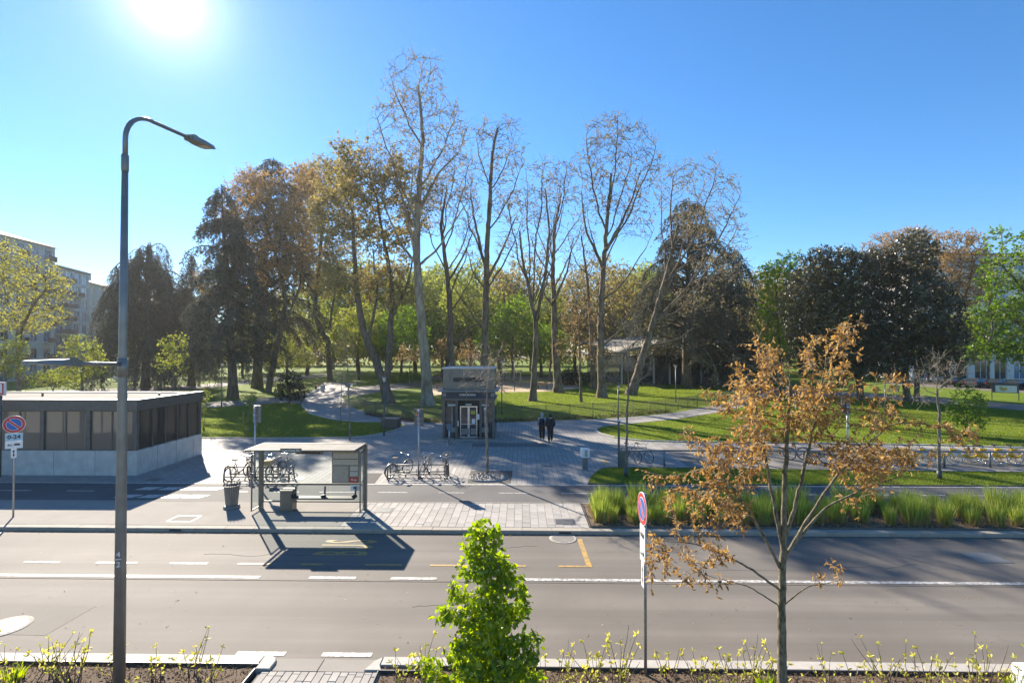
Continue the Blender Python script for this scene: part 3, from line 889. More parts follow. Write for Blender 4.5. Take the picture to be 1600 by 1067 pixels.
def wood_mesh(name, pos, par, r, thr, lo_n=3, hi_n=7):
    i = np.where(par >= 0)[0]; p = par[i]
    A, B = pos[p], pos[i]; rb = r[i]; ra = np.minimum(r[p], rb*1.3)
    hi = rb > thr
    parts = []
    if hi.any(): parts.append(frusta(A[hi], B[hi]+_unit(B[hi]-A[hi])*rb[hi][:, None]*0.25, ra[hi], rb[hi], hi_n))
    if (~hi).any(): parts.append(frusta(A[~hi], B[~hi], ra[~hi], rb[~hi], lo_n))
    V, Q = join(parts)
    return np_mesh(name, V, Q, smooth=True)
def broadleaf(name, label, trunks, blobs, nA=700, step=0.6, infl=6.0, kill=1.1, seed=1, rt=0.02, twl=0.9, ntw=2, nleaf=3,
              LL=0.16, LW=0.1, bark='bark_plane', leaf='leaf_plane', twig=None, group=None, cat='tree', up=0.12, droop=0.0, hi=0.06,
              fold=False, twr=0.008, jit=0.2, flat=0.0, shell=0.0, leafspread=0.0, cap=5000, origin=None, e=2.25, crownleaf=True, flare=1.0, dens=2.4, limbs=0, voids=0.5, clump=0.0):
    rs = np.random.RandomState(seed)
    nA = int(nA*dens); kill = kill*dens**-0.45
    A = blob_points(blobs, nA, rs, shell)
    if voids:
        vc = A[rs.permutation(len(A))[:max(4, int(len(A)/45*voids))]]; rv = step*2.1
        dv = np.min(np.linalg.norm((A[:, None]-vc[None]), axis=2), axis=1)
        A = A[dv > rv*rs.uniform(0.6, 1.3, len(A))]
    if limbs:
        tp = resample(trunks[0][0], step); nT = len(tp); ra_, rb_ = trunks[0][1:3]
        trunks = list(trunks); got = []
        cand = A[rs.permutation(len(A))[:200]]
        for _ in range(limbs):
            lat = np.array([np.min(np.linalg.norm(tp-c_, axis=1)) for c_ in cand])
            far = np.array([min([np.linalg.norm(c_-g) for g in got] or [9.0]) for c_ in cand])
            c_ = cand[np.argmax(np.minimum(lat*1.2, 7)+np.minimum(far, 9)*0.8)]; got.append(c_)
            l_ = np.min(np.linalg.norm(tp-c_, axis=1)); zs = max(c_[2]-1.9*l_-1.0, tp[0, 2]+0.42*(tp[-1, 2]-tp[0, 2]))
            i_ = int(np.argmin(np.abs(tp[:, 2]-zs))); s_ = tp[i_]
            m_ = s_+(c_-s_)*[0.62, 0.62, 0.38]+rs.normal(0, 0.25, 3)
            u_ = np.linspace(0, 1, 9)[:, None]
            bz = (1-u_)**2*s_+2*u_*(1-u_)*m_+u_**2*c_
            bz[1:-1] += rs.normal(0, 0.16, (7, 3))
            rr_ = ra_+(rb_-ra_)*i_/nT
            trunks.append((bz, max(0.06, rr_*0.36), 0.03))
    pos, par, r0, nt = colonize(trunks, A, step, infl, kill, rs, up=up, jit=jit, cap=cap)
    r, kids = radii(par, r0, rt, e)
    base = np.array(trunks[0][0][0], float); base[2] = 0
    if origin is not None: base = np.array(origin, float)
    if flare > 1:
        h = pos[:, 2]-base[2]; m = (np.arange(len(pos)) < nt)
        r = np.where(m, r*(1+(flare-1)*np.exp(-np.maximum(h, 0)/0.7)), r)
    t = thing(name, label, cat, tuple(base), 0, group)
    wm = wood_mesh('trunk', pos-base, par, r, hi)
    np_obj('trunk', wm, MT[bark], t)
    # fine twigs on thin wood
    thin = np.where((np.arange(len(pos)) >= nt) & (r < rt*3.2))[0]
    S = np.repeat(thin, ntw); N = len(S)
    d0 = _unit(pos[S]-pos[par[S]])
    d = _unit(d0*0.7+rs.normal(0, 0.7, (N, 3))+[0, 0, 0.25-droop])
    l = twl*rs.uniform(0.4, 1.25, (N, 1))
    p0 = pos[S]-base; p1 = p0+d*l*0.5; d2 = _unit(d+rs.normal(0, 0.3, (N, 3))+[0, 0, 0.12-droop]); p2 = p1+d2*l*0.5
    tr = np.full(N, twr)
    V, Q = join([frusta(p0, p1, tr*1.5, tr, 3), frusta(p1, p2, tr, tr*0.6, 3)])
    tm = np_mesh('twigs', V, Q, smooth=True)
    if nleaf and crownleaf:
        np_obj('twigs', tm, MT[twig or bark], t)['kind'] = 'stuff'
        K = np.repeat(np.arange(N), nleaf); M = len(K)
        if clump:
            q_ = p0[K]/(step*2.2)
            nz = np.sin(q_[:, 0]*1.7+q_[:, 2]*0.6+seed)+np.sin(q_[:, 1]*1.9+q_[:, 0]*0.5)+np.sin(q_[:, 2]*1.6-q_[:, 1]*0.7)
            K = K[nz+rs.normal(0, 0.5, M) > -1.2+2.4*clump]; M = len(K)
        f = rs.uniform(0.15, 1.05, (M, 1))
        P = np.where(f < 0.5, p0[K]+(p1-p0)[K]*f*2, p1[K]+(p2-p1)[K]*(f-0.5)*2)
        if leafspread: P = P+rs.normal(0, leafspread, P.shape)
        ax = _unit(d[K]*0.5+rs.normal(0, 0.8, (M, 3))+[0, 0, -droop*1.5])
        V, Q, rn = leaves(P, ax, LL, LW, rs, flat, fold)
        np_obj('crown', np_mesh('crown', V, Q, rnd=rn), MT[leaf], t)['kind'] = 'stuff'
    else:
        np_obj('crown', tm, MT[twig or bark], t)['kind'] = 'stuff'
    return t
def conifer(name, label, base, top, hw, seed=1, nb=80, z0=0.12, droop=0.35, needle='needle', bark='bark_dark', rb=0.5, tw=1.1, ntw=26, shape=0.75,
            hang=0.7, nl=9, LL=0.32, LW=0.075, lean=(0, 0), group=None, flat_top=False, arch=0.25):
    """cedar: tiers of long branches with hanging sprays"""
    rs = np.random.RandomState(seed)
    Hh = top
    t = thing(name, label, 'tree', tuple(base), 0, group)
    zz = np.linspace(-0.1, Hh, 14); px = lean[0]*np.clip(zz/Hh, 0, 1)**1.2+np.cumsum(rs.normal(0, 0.05, 14)); py = lean[1]*(zz/Hh)
    px -= px[0]
    mb = MB(); mb.tube([(a, b, c) for a, b, c in zip(px, py, zz)], list(np.interp(zz/Hh, [0, 0.05, 0.5, 1], [rb*1.35, rb, rb*0.6, 0.05])), 9)
    mb.build('trunk', MT[bark], t)
    u = (np.arange(nb)+rs.uniform(0, 1, nb))/nb
    z = Hh*(z0+(1-z0)*u**0.9)
    prof = np.clip((1-u)**shape, 0.07, 1) if not flat_top else np.clip(np.minimum(1.0, (1.02-u)**0.35), 0.1, 1)
    L = hw*prof*rs.uniform(0.6, 1.15, nb)
    # tiers: gather the heights a little
    z = z+0.35*np.sin(z*1.9)
    az = rs.uniform(0, 2*np.pi, nb)
    n = 9; s = np.linspace(0, 1, n)
    rad = L[:, None]*s[None]*(1-0.1*s[None]**2)
    dz = L[:, None]*(arch*np.sin(s*np.pi*0.8)[None]-droop*(s**2.2)[None])*rs.uniform(0.6, 1.4, (nb, 1))
    tx = np.interp(z, zz, px); ty = np.interp(z, zz, py)
    wig = np.cumsum(rs.normal(0, 0.05, (nb, n)), 1)*L[:, None]*0.25
    BX = tx[:, None]+rad*np.cos(az)[:, None]-wig*np.sin(az)[:, None]
    BY = ty[:, None]+rad*np.sin(az)[:, None]+wig*np.cos(az)[:, None]
    BZ = z[:, None]+dz
    B = np.stack([BX, BY, BZ], 2)
    br = np.interp(L, [0.5, hw], [0.03, rb*0.3])[:, None]*(1-0.85*s)[None]+0.012
    V, Q = join([frusta(B[:, k], B[:, k+1], br[:, k], br[:, k+1], 4) for k in range(n-1)])
    np_obj('branches', np_mesh('branches', V, Q, smooth=True), MT[bark], t)['kind'] = 'stuff'
    # sprays
    cnt = np.maximum(4, (ntw*L/hw).astype(int)); I = np.repeat(np.arange(nb), cnt); N = len(I)
    f = rs.uniform(0.12, 1, N)**0.8*(n-1); k = np.minimum(n-2, f.astype(int)); g = (f-k)[:, None]
    P = B[I, k]*(1-g)+B[I, k+1]*g
    td = _unit(B[I, k+1]-B[I, k]); sd = np.stack([-td[:, 1], td[:, 0], 0*td[:, 0]], 1)*rs.choice([-1, 1], (N, 1))
    d = _unit(td*0.5+sd*rs.uniform(0.2, 1, (N, 1))+[0, 0, -hang]+rs.normal(0, 0.2, (N, 3)))
    l = tw*rs.uniform(0.4, 1.3, (N, 1))
    E = P+d*l; E[:, 2] -= hang*0.3*l[:, 0]
    K = np.repeat(np.arange(N), nl); M = len(K); h = rs.uniform(0, 1, (M, 1))
    PP = P[K]+(E-P)[K]*h+rs.normal(0, 0.06, (M, 3))
    ax = _unit(d[K]*0.6+rs.normal(0, 0.6, (M, 3))+[0, 0, -hang*0.5])
    V, Q, rn = leaves(PP, ax, LL, LW, rs)
    np_obj('crown', np_mesh('crown', V, Q, rnd=rn), MT[needle], t)['kind'] = 'stuff'
    return t
def tuft_mesh(name, n, h, spread, w, rs, bend=0.35, seg=3):
    a = rs.uniform(0, 2*np.pi, n); r = spread*np.sqrt(rs.uniform(0, 1, n))*0.45
    P = np.stack([r*np.cos(a), r*np.sin(a), 0*r], 1)
    out = np.stack([np.cos(a), np.sin(a)], 1)*(r/spread)[:, None]*1.0+rs.normal(0, 0.18, (n, 2))
    H = h*rs.uniform(0.55, 1.1, n)
    s = _unit(np.stack([rs.normal(0, 1, n), rs.normal(0, 1, n), 0*r], 1))
    rows = []
    for k in range(seg+1):
        f = k/seg
        c = P+np.concatenate([out*(bend*H*f**1.7)[:, None], (H*f*(1-0.12*f))[:, None]], 1)
        ww = w*(1-f**1.5*0.92)/2
        rows += [c-s*ww, c+s*ww]
    V = np.stack(rows, 1); m = 2*(seg+1)
    b = (np.arange(n)*m)[:, None]
    Q = np.concatenate([b+np.array([[2*k, 2*k+1, 2*k+3, 2*k+2]]) for k in range(seg)], 0)
    return np_mesh(name, V.reshape(-1, 3), Q, rnd=np.repeat(rs.uniform(0, 1, n), m))
def inside(poly, X, Y):
    c = np.zeros(len(X), bool); n = len(poly)
    for i in range(n):
        x0, y0 = poly[i-1]; x1, y1 = poly[i]
        if y0 == y1: continue
        k = ((y0 > Y) != (y1 > Y)) & (X < (x1-x0)*(Y-y0)/(y1-y0)+x0); c ^= k
    return c
def grass_field(name, label, poly, z, dens, h, seed, w=0.012, m='blade', reject=()):
    rs = np.random.RandomState(seed)
    xs = [p[0] for p in poly]; ys = [p[1] for p in poly]
    n = int((max(xs)-min(xs))*(max(ys)-min(ys))*dens)
    X = rs.uniform(min(xs), max(xs), n); Y = rs.uniform(min(ys), max(ys), n)
    k = inside(poly, X, Y)
    for q in reject: k &= ~inside(q, X, Y)
    X, Y = X[k], Y[k]; n = len(X)
    P = np.stack([X, Y, np.full(n, z)], 1)
    ax = rs.normal(0, 0.45, (n, 3)); ax[:, 2] = 1
    ax = _unit(ax); s = _unit(np.stack([rs.normal(0, 1, n), rs.normal(0, 1, n), np.zeros(n)], 1))
    hh = h*rs.uniform(0.5, 1.3, (n, 1))
    V = np.stack([P-s*w, P+s*w, P+ax*hh], 1).reshape(-1, 3)
    Tn = np.arange(3*n).reshape(n, 3)
    o = np_obj(name, np_mesh(name, V, None, Tn, rnd=np.repeat(rs.uniform(0, 1, n), 3)), MT[m])
    return tag(o, label, 'grass', None, 'stuff')
# ------------------------------------------------------------------ buildings
def facade(name, label, p0, p1, depth, H, floors, bays, wall, ground=3.6, win=(0.55, 0.6), roof=None, balc=None, glass='dark_glass', parapet=0.0, trim='white', brand=1, blue=0.0):
    """block whose long front runs p0->p1 (seen side is to the right of that line)"""
    a = Vector(p0[:2]); b = Vector(p1[:2]); L = (b-a).length
    t = thing(name, label, 'building', (a.x, a.y, 0), math.atan2(b.y-a.y, b.x-a.x))
    mb = MB().box(0, L, 0.3, depth, -0.2, H)
    bw = L/bays; fh = (H-ground)/floors; ww = bw*win[0]; wh = fh*win[1]
    for i in range(bays+1):
        x0 = i*bw-(bw-ww)/2; x1 = i*bw+(bw-ww)/2
        mb.box(max(0, x0), min(L, x1), 0.0, 0.299, -0.2, H)
    sill = (fh-wh)*0.45
    for i in range(bays):
        x0 = i*bw+(bw-ww)/2; x1 = x0+ww
        mb.box(x0, x1, 0.01, 0.299, ground-0.5, ground+sill)
        for f in range(floors):
            z = ground+f*fh+sill+wh
            mb.box(x0, x1, 0.01, 0.299, z, (ground+(f+1)*fh+sill) if f < floors-1 else H)
    # end wall faces and rear
    mb.build('wall', MT[wall], t)
    rg = random.Random(brand)
    pane_cache = {}
    for i in range(bays):
        x0 = i*bw+(bw-ww)/2; x1 = x0+ww
        for f in range(-1, floors):
            if f < 0: z0, z1 = 0.1, ground-0.5
            else:
                z0 = ground+f*fh+sill; z1 = z0+wh
            fr = MB(); e = 0.09
            fr.box(x0, x0+e, 0.12, 0.22, z0, z1).box(x1-e, x1, 0.12, 0.22, z0, z1).box(x0+e, x1-e, 0.12, 0.22, z1-e, z1).box(x0+e, x1-e, 0.12, 0.22, z0, z0+e)
            fr.box((x0+x1)/2-0.04, (x0+x1)/2+0.04, 0.13, 0.21, z0+e, z1-e)
            fo = fr.build('window', MT[trim], t)
            gm = 'sky_glass' if rg.random() < blue else glass
            MB().box(x0+e*0.5, x1-e*0.5, 0.17, 0.19, z0+0.03, z1-0.03).build('pane', MT[gm], fo)
            if balc and f >= 0 and balc(i, f):
                bm = MB().box(x0-0.15, x1+0.15, -0.9, 0.0, z0-0.35, z0-0.2)
                bo = bm.build('balcony', MT[trim if trim != 'white' else wall], t)
                MB().box(x0-0.15, x1+0.15, -0.92, -0.87, z0-0.2, z0+0.75).build('balcony_panel', MT['brown_panel'], bo)
    if roof == 'hip':
        r = MB(); o = 0.5
        v = [(-o, -o, H), (L+o, -o, H), (L+o, depth+o, H), (-o, depth+o, H), (depth*0.45, depth/2, H+2.6), (L-depth*0.45, depth/2, H+2.6)]
        r.add(v, [(0, 1, 5, 4), (1, 2, 5), (2, 3, 4, 5), (3, 0, 4), (3, 2, 1, 0)])
        ro = r.build('roof', MT['rooftile'], t)
        MB().box(L*0.4, L*0.4+0.9, depth*0.3, depth*0.3+0.7, H+0.8, H+3.1).box(L*0.4-0.1, L*0.4+1.0, depth*0.3-0.1, depth*0.3+0.8, H+3.1, H+3.3).build('chimney', MT['stucco'], ro)
    else:
        MB().box(-0.25, L+0.25, -0.25, depth+0.25, H+0.002, H+0.45).build('roof', MT['roofpale'], t)
    return t
def T0(px, Y):
    p = T(px, 545, Y); return (p.x, p.y)
facade('apartment_block', 'tallest grey apartment block with corner balconies at far left', T0(-60, 84), T0(84, 103), 14, 26.7, 7, 6, 'stucco_blue', roof='hip', balc=lambda i, f: i in (3, 5), blue=0.35, trim='stucco_blue')
facade('apartment_block', 'blue grey apartment block with stacked glazed balconies left of the weeping cedar', T0(86, 105), T0(137.5, 117), 12, 23.2, 7, 4, 'stucco_blue', win=(0.76, 0.78), balc=lambda i, f: i in (0, 1) or (i == 2 and f == 5), blue=0.8, trim='stucco_white')
facade('apartment_block', 'cream apartment block with hipped tile roof just behind the weeping cedar', T0(138, 118), T0(200, 140), 12, 21.6, 6, 6, 'stucco', win=(0.4, 0.5), roof='hip', blue=0.1)
facade('apartment_block', 'long low rise block with tiled roof far behind the left lamp post', T0(176, 150), T0(330, 165), 12, 21, 6, 8, 'stucco', win=(0.4, 0.5), roof='hip')
facade('office_building', 'white stone building with shop fronts behind the right hand trees', T0(1425, 102), T0(1760, 104), 14, 24.5, 6, 11, 'stucco_white', win=(0.62, 0.62), ground=4.6, blue=0.35)

# swimming hall with the curved shell roof
def pool_hall():
    q = T(1060, 545, 88)
    t = thing('swimming_hall', 'low pavilion with pale curved shell roof behind the leaning plane tree', 'building', (q.x, q.y, 0), R(8))
    mb = MB(); nx, ny = 22, 10; x0, x1, y0, y1 = -11, 20, -1.5, 24
    def z(u, v): return 5.2+1.9*(1-(2*u-1)**2)+ 3.0*v*(1-0.35*v) + 1.2*(u-0.5)**2
    top = [[(x0+(x1-x0)*i/nx, y0+(y1-y0)*j/ny, z(i/nx, j/ny)) for i in range(nx+1)] for j in range(ny+1)]
    vs = [p for r_ in top for p in r_]; nb = len(vs)
    vs += [(p[0], p[1], p[2]-0.35) for p in vs]
    W = nx+1; fs = []
    for j in range(ny):
        for i in range(nx):
            a = j*W+i
            fs.append((a, a+1, a+W+1, a+W)); fs.append((a+nb, a+W+nb, a+W+1+nb, a+1+nb))
    for i in range(nx): fs.append((i+nb, i+1+nb, i+1, i)); a = ny*W+i; fs.append((a, a+1, a+1+nb, a+nb))
    for j in range(ny): a = j*W; fs.append((a, a+W, a+W+nb, a+nb)); a += nx; fs.append((a+nb, a+W+nb, a+W, a))
    mb.add(vs, fs, True); mb.build('roof', MT['concrete_roof'], t)
    MB().box(x0+1, x1-1, 1.2, 22, -0.1, 4.9).build('glass_wall', MT['dark_glass'], t)
    for i in range(11):
        x = x0+1.2+i*2.85
        MB().box(x, x+0.25, 0.9, 1.2, -0.1, 5.3).build('column', MT['concrete'], t)
pool_hall()

# ------------------------------------------------------------------ metro entrance
def metro():
    X1, X0, Y0, Y1 = -18.3, -34.3, 24.05, 29.05
    t = thing('metro_entrance', 'dark metal and screen metro entrance on concrete base', 'metro entrance', (X1, Y0, 0))
    W = X1-X0; D = Y1-Y0
    # local x runs left (negative)
    b = MB()
    b.box(-W, 0, 0, 0.25, -0.1, 1.17); b.box(-0.25, 0, 0.251, D-0.251, -0.1, 1.17); b.box(-W, 0, D-0.25, D, -0.1, 1.17)
    b.build('base_wall', MT['concrete'], t, 0.02)
    MB().box(-W, -0.252, 0.252, D-0.252, -0.08, 0.02).build('stair_floor', MT['slab'], t)
    bays = int(W/2.0)
    for i in range(1, 8):
        MB().box(-i*2.0-0.006, -i*2.0+0.006, -0.004, 0.0, 0.0, 1.16).build('wall_joint', MT['tree_pit'], t)
    for i in range(1, 4): MB().box(0.0, 0.004, i*1.4-0.006, i*1.4+0.006, 0.0, 1.16).build('wall_joint', MT['tree_pit'], t)
    MB().box(-W-0.05, 0.05, -0.05, 0.27, 3.562, 3.60).box(-0.27, 0.05, 0.271, D+0.05, 3.562, 3.60).build('roof_flashing', MT['mid_metal'], t)
    MB().tube([(-0.5, -0.06, 0.0), (-0.5, -0.06, 3.1)], 0.035, 8).build('drainpipe', MT['dark_metal'], t)
    for i in range(bays+1):
        x = -0.14-i*(W-0.28)/bays
        MB().box(x-0.1, x+0.1, 0.03, 0.2, 1.17, 3.06).build('post', MT['dark_metal'], t)
        MB().box(x-0.1, x+0.1, D-0.2, D-0.03, 1.17, 3.06).build('post', MT['dark_metal'], t)
        if i < bays:
            w = (W-0.28)/bays
            for yy, mtl in ((0.08, 'screen'), (D-0.12, 'screen')):
                for k in range(2):
                    xa = x-0.1-(w-0.2)*k/2; xb = x-0.1-(w-0.2)*(k+1)/2
                    fr = MB(); e = 0.035
                    fr.box(xb, xa, yy, yy+0.05, 1.175, 1.175+e).box(xb, xa, yy, yy+0.05, 3.055-e, 3.055).box(xb, xb+e, yy, yy+0.05, 1.175+e, 3.055-e).box(xa-e, xa, yy, yy+0.05, 1.175+e, 3.055-e)
                    fo = fr.build('panel_frame', MT['dark_metal'], t)
                    MB().box(xb+e, xa-e, yy+0.02, yy+0.03, 1.175+e, 3.055-e).build('screen', MT[mtl], fo)
    n = 5
    for i in range(n+1):
        y = 0.2+(D-0.4)*i/n
        if 0 < i < n: MB().box(-0.2, -0.04, y-0.03, y+0.03, 1.17, 3.06).build('post', MT['dark_metal'], t)
        if i < n:
            MB().box(-0.13, -0.12, y+0.03, 0.2+(D-0.4)*(i+1)/n-0.03, 1.18, 3.05).build('screen', MT['screen_dark'], t)
    MB().box(-W-0.02, 0.02, -0.02, 0.22, 3.062, 3.56).box(-0.22, 0.02, 0.221, D-0.221, 3.062, 3.56).box(-W-0.02, 0.02, D-0.22, D+0.02, 3.062, 3.56).build('fascia', MT['dark_metal'], t, 0.01)
    # roof deck of pale sheets with seams
    nx = 6; ny = 2
    for i in range(nx):
        for j in range(ny):
            a = -0.23-(W-0.46)*i/nx; c = -0.23-(W-0.46)*(i+1)/nx
            MB().box(c+0.02, a-0.02, 0.23+(D-0.46)*j/ny+0.02, 0.23+(D-0.46)*(j+1)/ny-0.02, 3.40, 3.50).build('roof_sheet', MT['roofpale'], t)
    MB().box(-W+0.23, -0.23, 0.23, D-0.23, 3.33, 3.395).build('roof_deck', MT['dark_metal'], t)
    for px in (-0.9, -7.2, -13.6):
        MB().lathe([(0.05, 3.5), (0.05, 3.68)], 8, (px, D*0.55, 0)).build('roof_vent', MT['dark_metal'], t)
    # stairs down inside
    st = MB()
    for i in range(8): st.box(-6-i*0.32, -5.7-i*0.32, 0.4, D-0.4, 0.03, 1.1-i*0.13)
    st.build('stair', MT['concrete'], t)
    MB().bar((-9.5, 0.6, 0.3), (-3.5, 0.6, 1.6), 0.05, 0.06).bar((-9.5, D-0.6, 0.3), (-3.5, D-0.6, 1.6), 0.05, 0.06).build('handrail', MT['galv'], t)
    # M sign
    m = thing('metro_sign', 'red square metro sign with white letter M at left edge', 'sign', (T(-2, 608, 23.6).x, 23.6, 0))
    MB().tube([(0, 0.1, -0.05), (0, 0.1, 4.35)], 0.06, 8).build('post', MT['dark_metal'], m)
    MB().box(-0.3, 0.3, -0.06, 0.06, 3.85, 4.43).build('panel', MT['red'], m, 0.02)
    MB().box(-0.32, 0.32, -0.05, 0.05, 3.83, 4.45).build('border', MT['white'], m)
    text('letter', 'M', 0.56, MT['white'], m, (0, -0.066, 4.14), (PI/2, 0, 0), 0.003, 0.025, sx=1.1)
metro()

# ------------------------------------------------------------------ lift kiosk
def kiosk():
    q = G(732, 687)
    W = 3.45; D = 3.2
    t = thing('lift_kiosk', 'dark metal metro lift kiosk with glass doors and name board', 'lift kiosk', (q.x, q.y, 0))
    MB().box(-W/2-0.35, W/2+0.35, -0.35, D+0.2, -0.05, 0.06).build('plinth', MT['kerb_dirty'], t)
    dk = MT['dark_metal']
    for x in (-W/2, W/2-0.5): MB().box(x, x+0.5, 0.6, 0.62, 0.06, 2.65).build('side_glass', MT['dark_glass'], t)
    for x in (-W/2, -W/2+0.85, W/2-1.0, W/2-0.15):
        for y in (0, D-0.15): MB().box(x, x+0.15, y, y+0.15, 0.06, 2.62).build('post', dk, t)
    MB().box(-W/2+0.16, W/2-0.16, 0.75, D-0.2, 0.06, 2.6).build('lift_shaft', MT['ink'], t)
    for x0, x1 in ((-W/2+0.15, -W/2+0.85), (W/2-0.85, W/2-0.15)): MB().box(x0, x1, 0.05, 0.07, 0.1, 2.6).build('side_glass', MT['glass'], t)
    for s in (-1, 1):
        MB().box(s*W/2-0.02 if s > 0 else -W/2, s*W/2 if s > 0 else -W/2+0.02, 0.16, D-0.16, 0.1, 2.6).build('side_glass', MT['glass'], t)
    # fittings seen behind the glass
    for x in (-1.15, 1.05):
        MB().tube([(x, 0.45, 0.06), (x, 0.45, 2.3)], 0.05, 8).build('pipe', MT['galv'], t)
        MB().box(x-0.2, x+0.25, 0.35, 0.42, 0.45, 0.75).build('control_box', MT['galv'], t)
        MB().box(x-0.28, x+0.28, 0.3, 0.4, 2.2, 2.32).build('light_box', MT['white'], t)
    # doors
    for s in (-1, 1):
        x0 = 0.0 if s > 0 else -0.58
        x0 += -0.02
        fr = MB(); e = 0.07
        fr.box(x0, x0+e, 0.28, 0.34, 0.08, 2.2).box(x0+0.58-e, x0+0.58, 0.28, 0.34, 0.08, 2.2).box(x0+e, x0+0.58-e, 0.28, 0.34, 2.12, 2.2).box(x0+e, x0+0.58-e, 0.28, 0.34, 0.08, 0.18).box(x0+e, x0+0.58-e, 0.28, 0.34, 0.98, 1.02)
        d = fr.build('door', MT['chrome'], t)
        MB().box(x0+e, x0+0.58-e, 0.30, 0.31, 0.18, 0.98).build('pane', MT['dark_glass'], d)
        MB().box(x0+e, x0+0.58-e, 0.30, 0.31, 1.02, 2.12).build('pane', MT['dark_glass'], d)
    MB().box(0.2, 0.42, 0.26, 0.275, 1.05, 1.35).build('notice', MT['white'], t)
    MB().box(0.12, 0.4, 0.27, 0.278, 1.65, 1.88).build('notice', mat('yellow notice', (0.45, 0.4, 0.03), 0.5), t)
    MB().box(-0.5, 0.0, 0.26, 0.278, 0.3, 0.7).box(0.12, 0.5, 0.26, 0.278, 0.3, 0.72).build('scrawl_sheet', MT['mid_metal'], t)
    MB().box(-0.2, 0.2, 0.05, 0.07, 2.28, 2.38).build('notice', MT['poster'], t)
    MB().box(0.6, 0.72, -0.02, 0.03, 1.35, 1.7).build('call_panel', MT['white'], t)
    MB().box(-0.72, -0.66, -0.02, 0.02, 0.9, 1.25).build('call_panel', MT['white'], t)
    MB().lathe([(0.09, -0.02), (0.09, 0.0)], 16).build('round_sign', MT['white'], t).matrix_local = Matrix.Translation((1.1, -0.03, 2.05)) @ Matrix.Rotation(PI/2, 4, 'X')
    MB().box(-W/2-0.05, W/2+0.05, -0.1, D, 2.62, 2.75).build('lintel', dk, t)
    MB().box(-W/2-0.05, W/2+0.05, -0.14, 0.05, 2.752, 3.2).build('name_board', MT['blue'] if False else mat('dark blue board', (0.02, 0.03, 0.055), 0.5), t)
    for x in (-W/2+0.12, W/2-0.12): MB().box(x-0.12, x+0.12, -0.15, -0.142, 2.86, 3.1).build('pictogram', MT['mid_metal'], t)
    text('lettering', 'CONI ZUGNA', 0.17, MT['white'], t, (-0.05, -0.148, 2.98), (PI/2, 0, 0), 0.003, 0.003)
    MB().box(-W/2-0.25, W/2+0.25, -0.5, D+0.1, 3.202, 3.3).build('canopy', MT['mid_metal'], t, 0.01)
    up = MB().box(-W/2-0.02, W/2-0.02, 0.25, D, 3.3, 4.68)
    uo = up.build('upper_housing', MT['bronze'], t, 0.01)
    for i in range(1, 7):
        x = -W/2-0.02+i*W/7
        MB().box(x-0.008, x+0.008, 0.238, 0.25, 3.32, 4.66).build('seam', MT['dark_metal'], uo)
    MB().box(-1.05, 1.05, 0.225, 0.25, 3.82, 4.1).build('vent_slot', MT['ink'], uo)
    MB().box(-W/2-0.1, W/2+0.05, 0.15, D+0.1, 4.682, 4.76).build('roof', MT['galv'], t)
    MB().tube([(-1.3, 0.2, 4.1), (-1.3, 0.2, 5.1)], 0.025, 6).build('aerial', MT['galv'], t)
    # tactile information stand
    p = G(702, 694)
    s = thing('information_stand', 'slim steel stand with tilted panel in front of lift kiosk', 'information stand', (p.x, p.y, 0))
    MB().lathe([(0.2, 0), (0.2, 0.03), (0.05, 0.05)], 16).build('foot', MT['mid_metal'], s)
    MB().tube([(0, 0, 0.02), (0, 0, 1.05)], 0.055, 10).build('post', MT['galv'], s)
    MB().at((0, 0, 1.1), R(25), R(48)).box(-0.18, 0.18, -0.22, 0.22, -0.015, 0.015).build('panel', MT['mid_metal'], s)
kiosk()

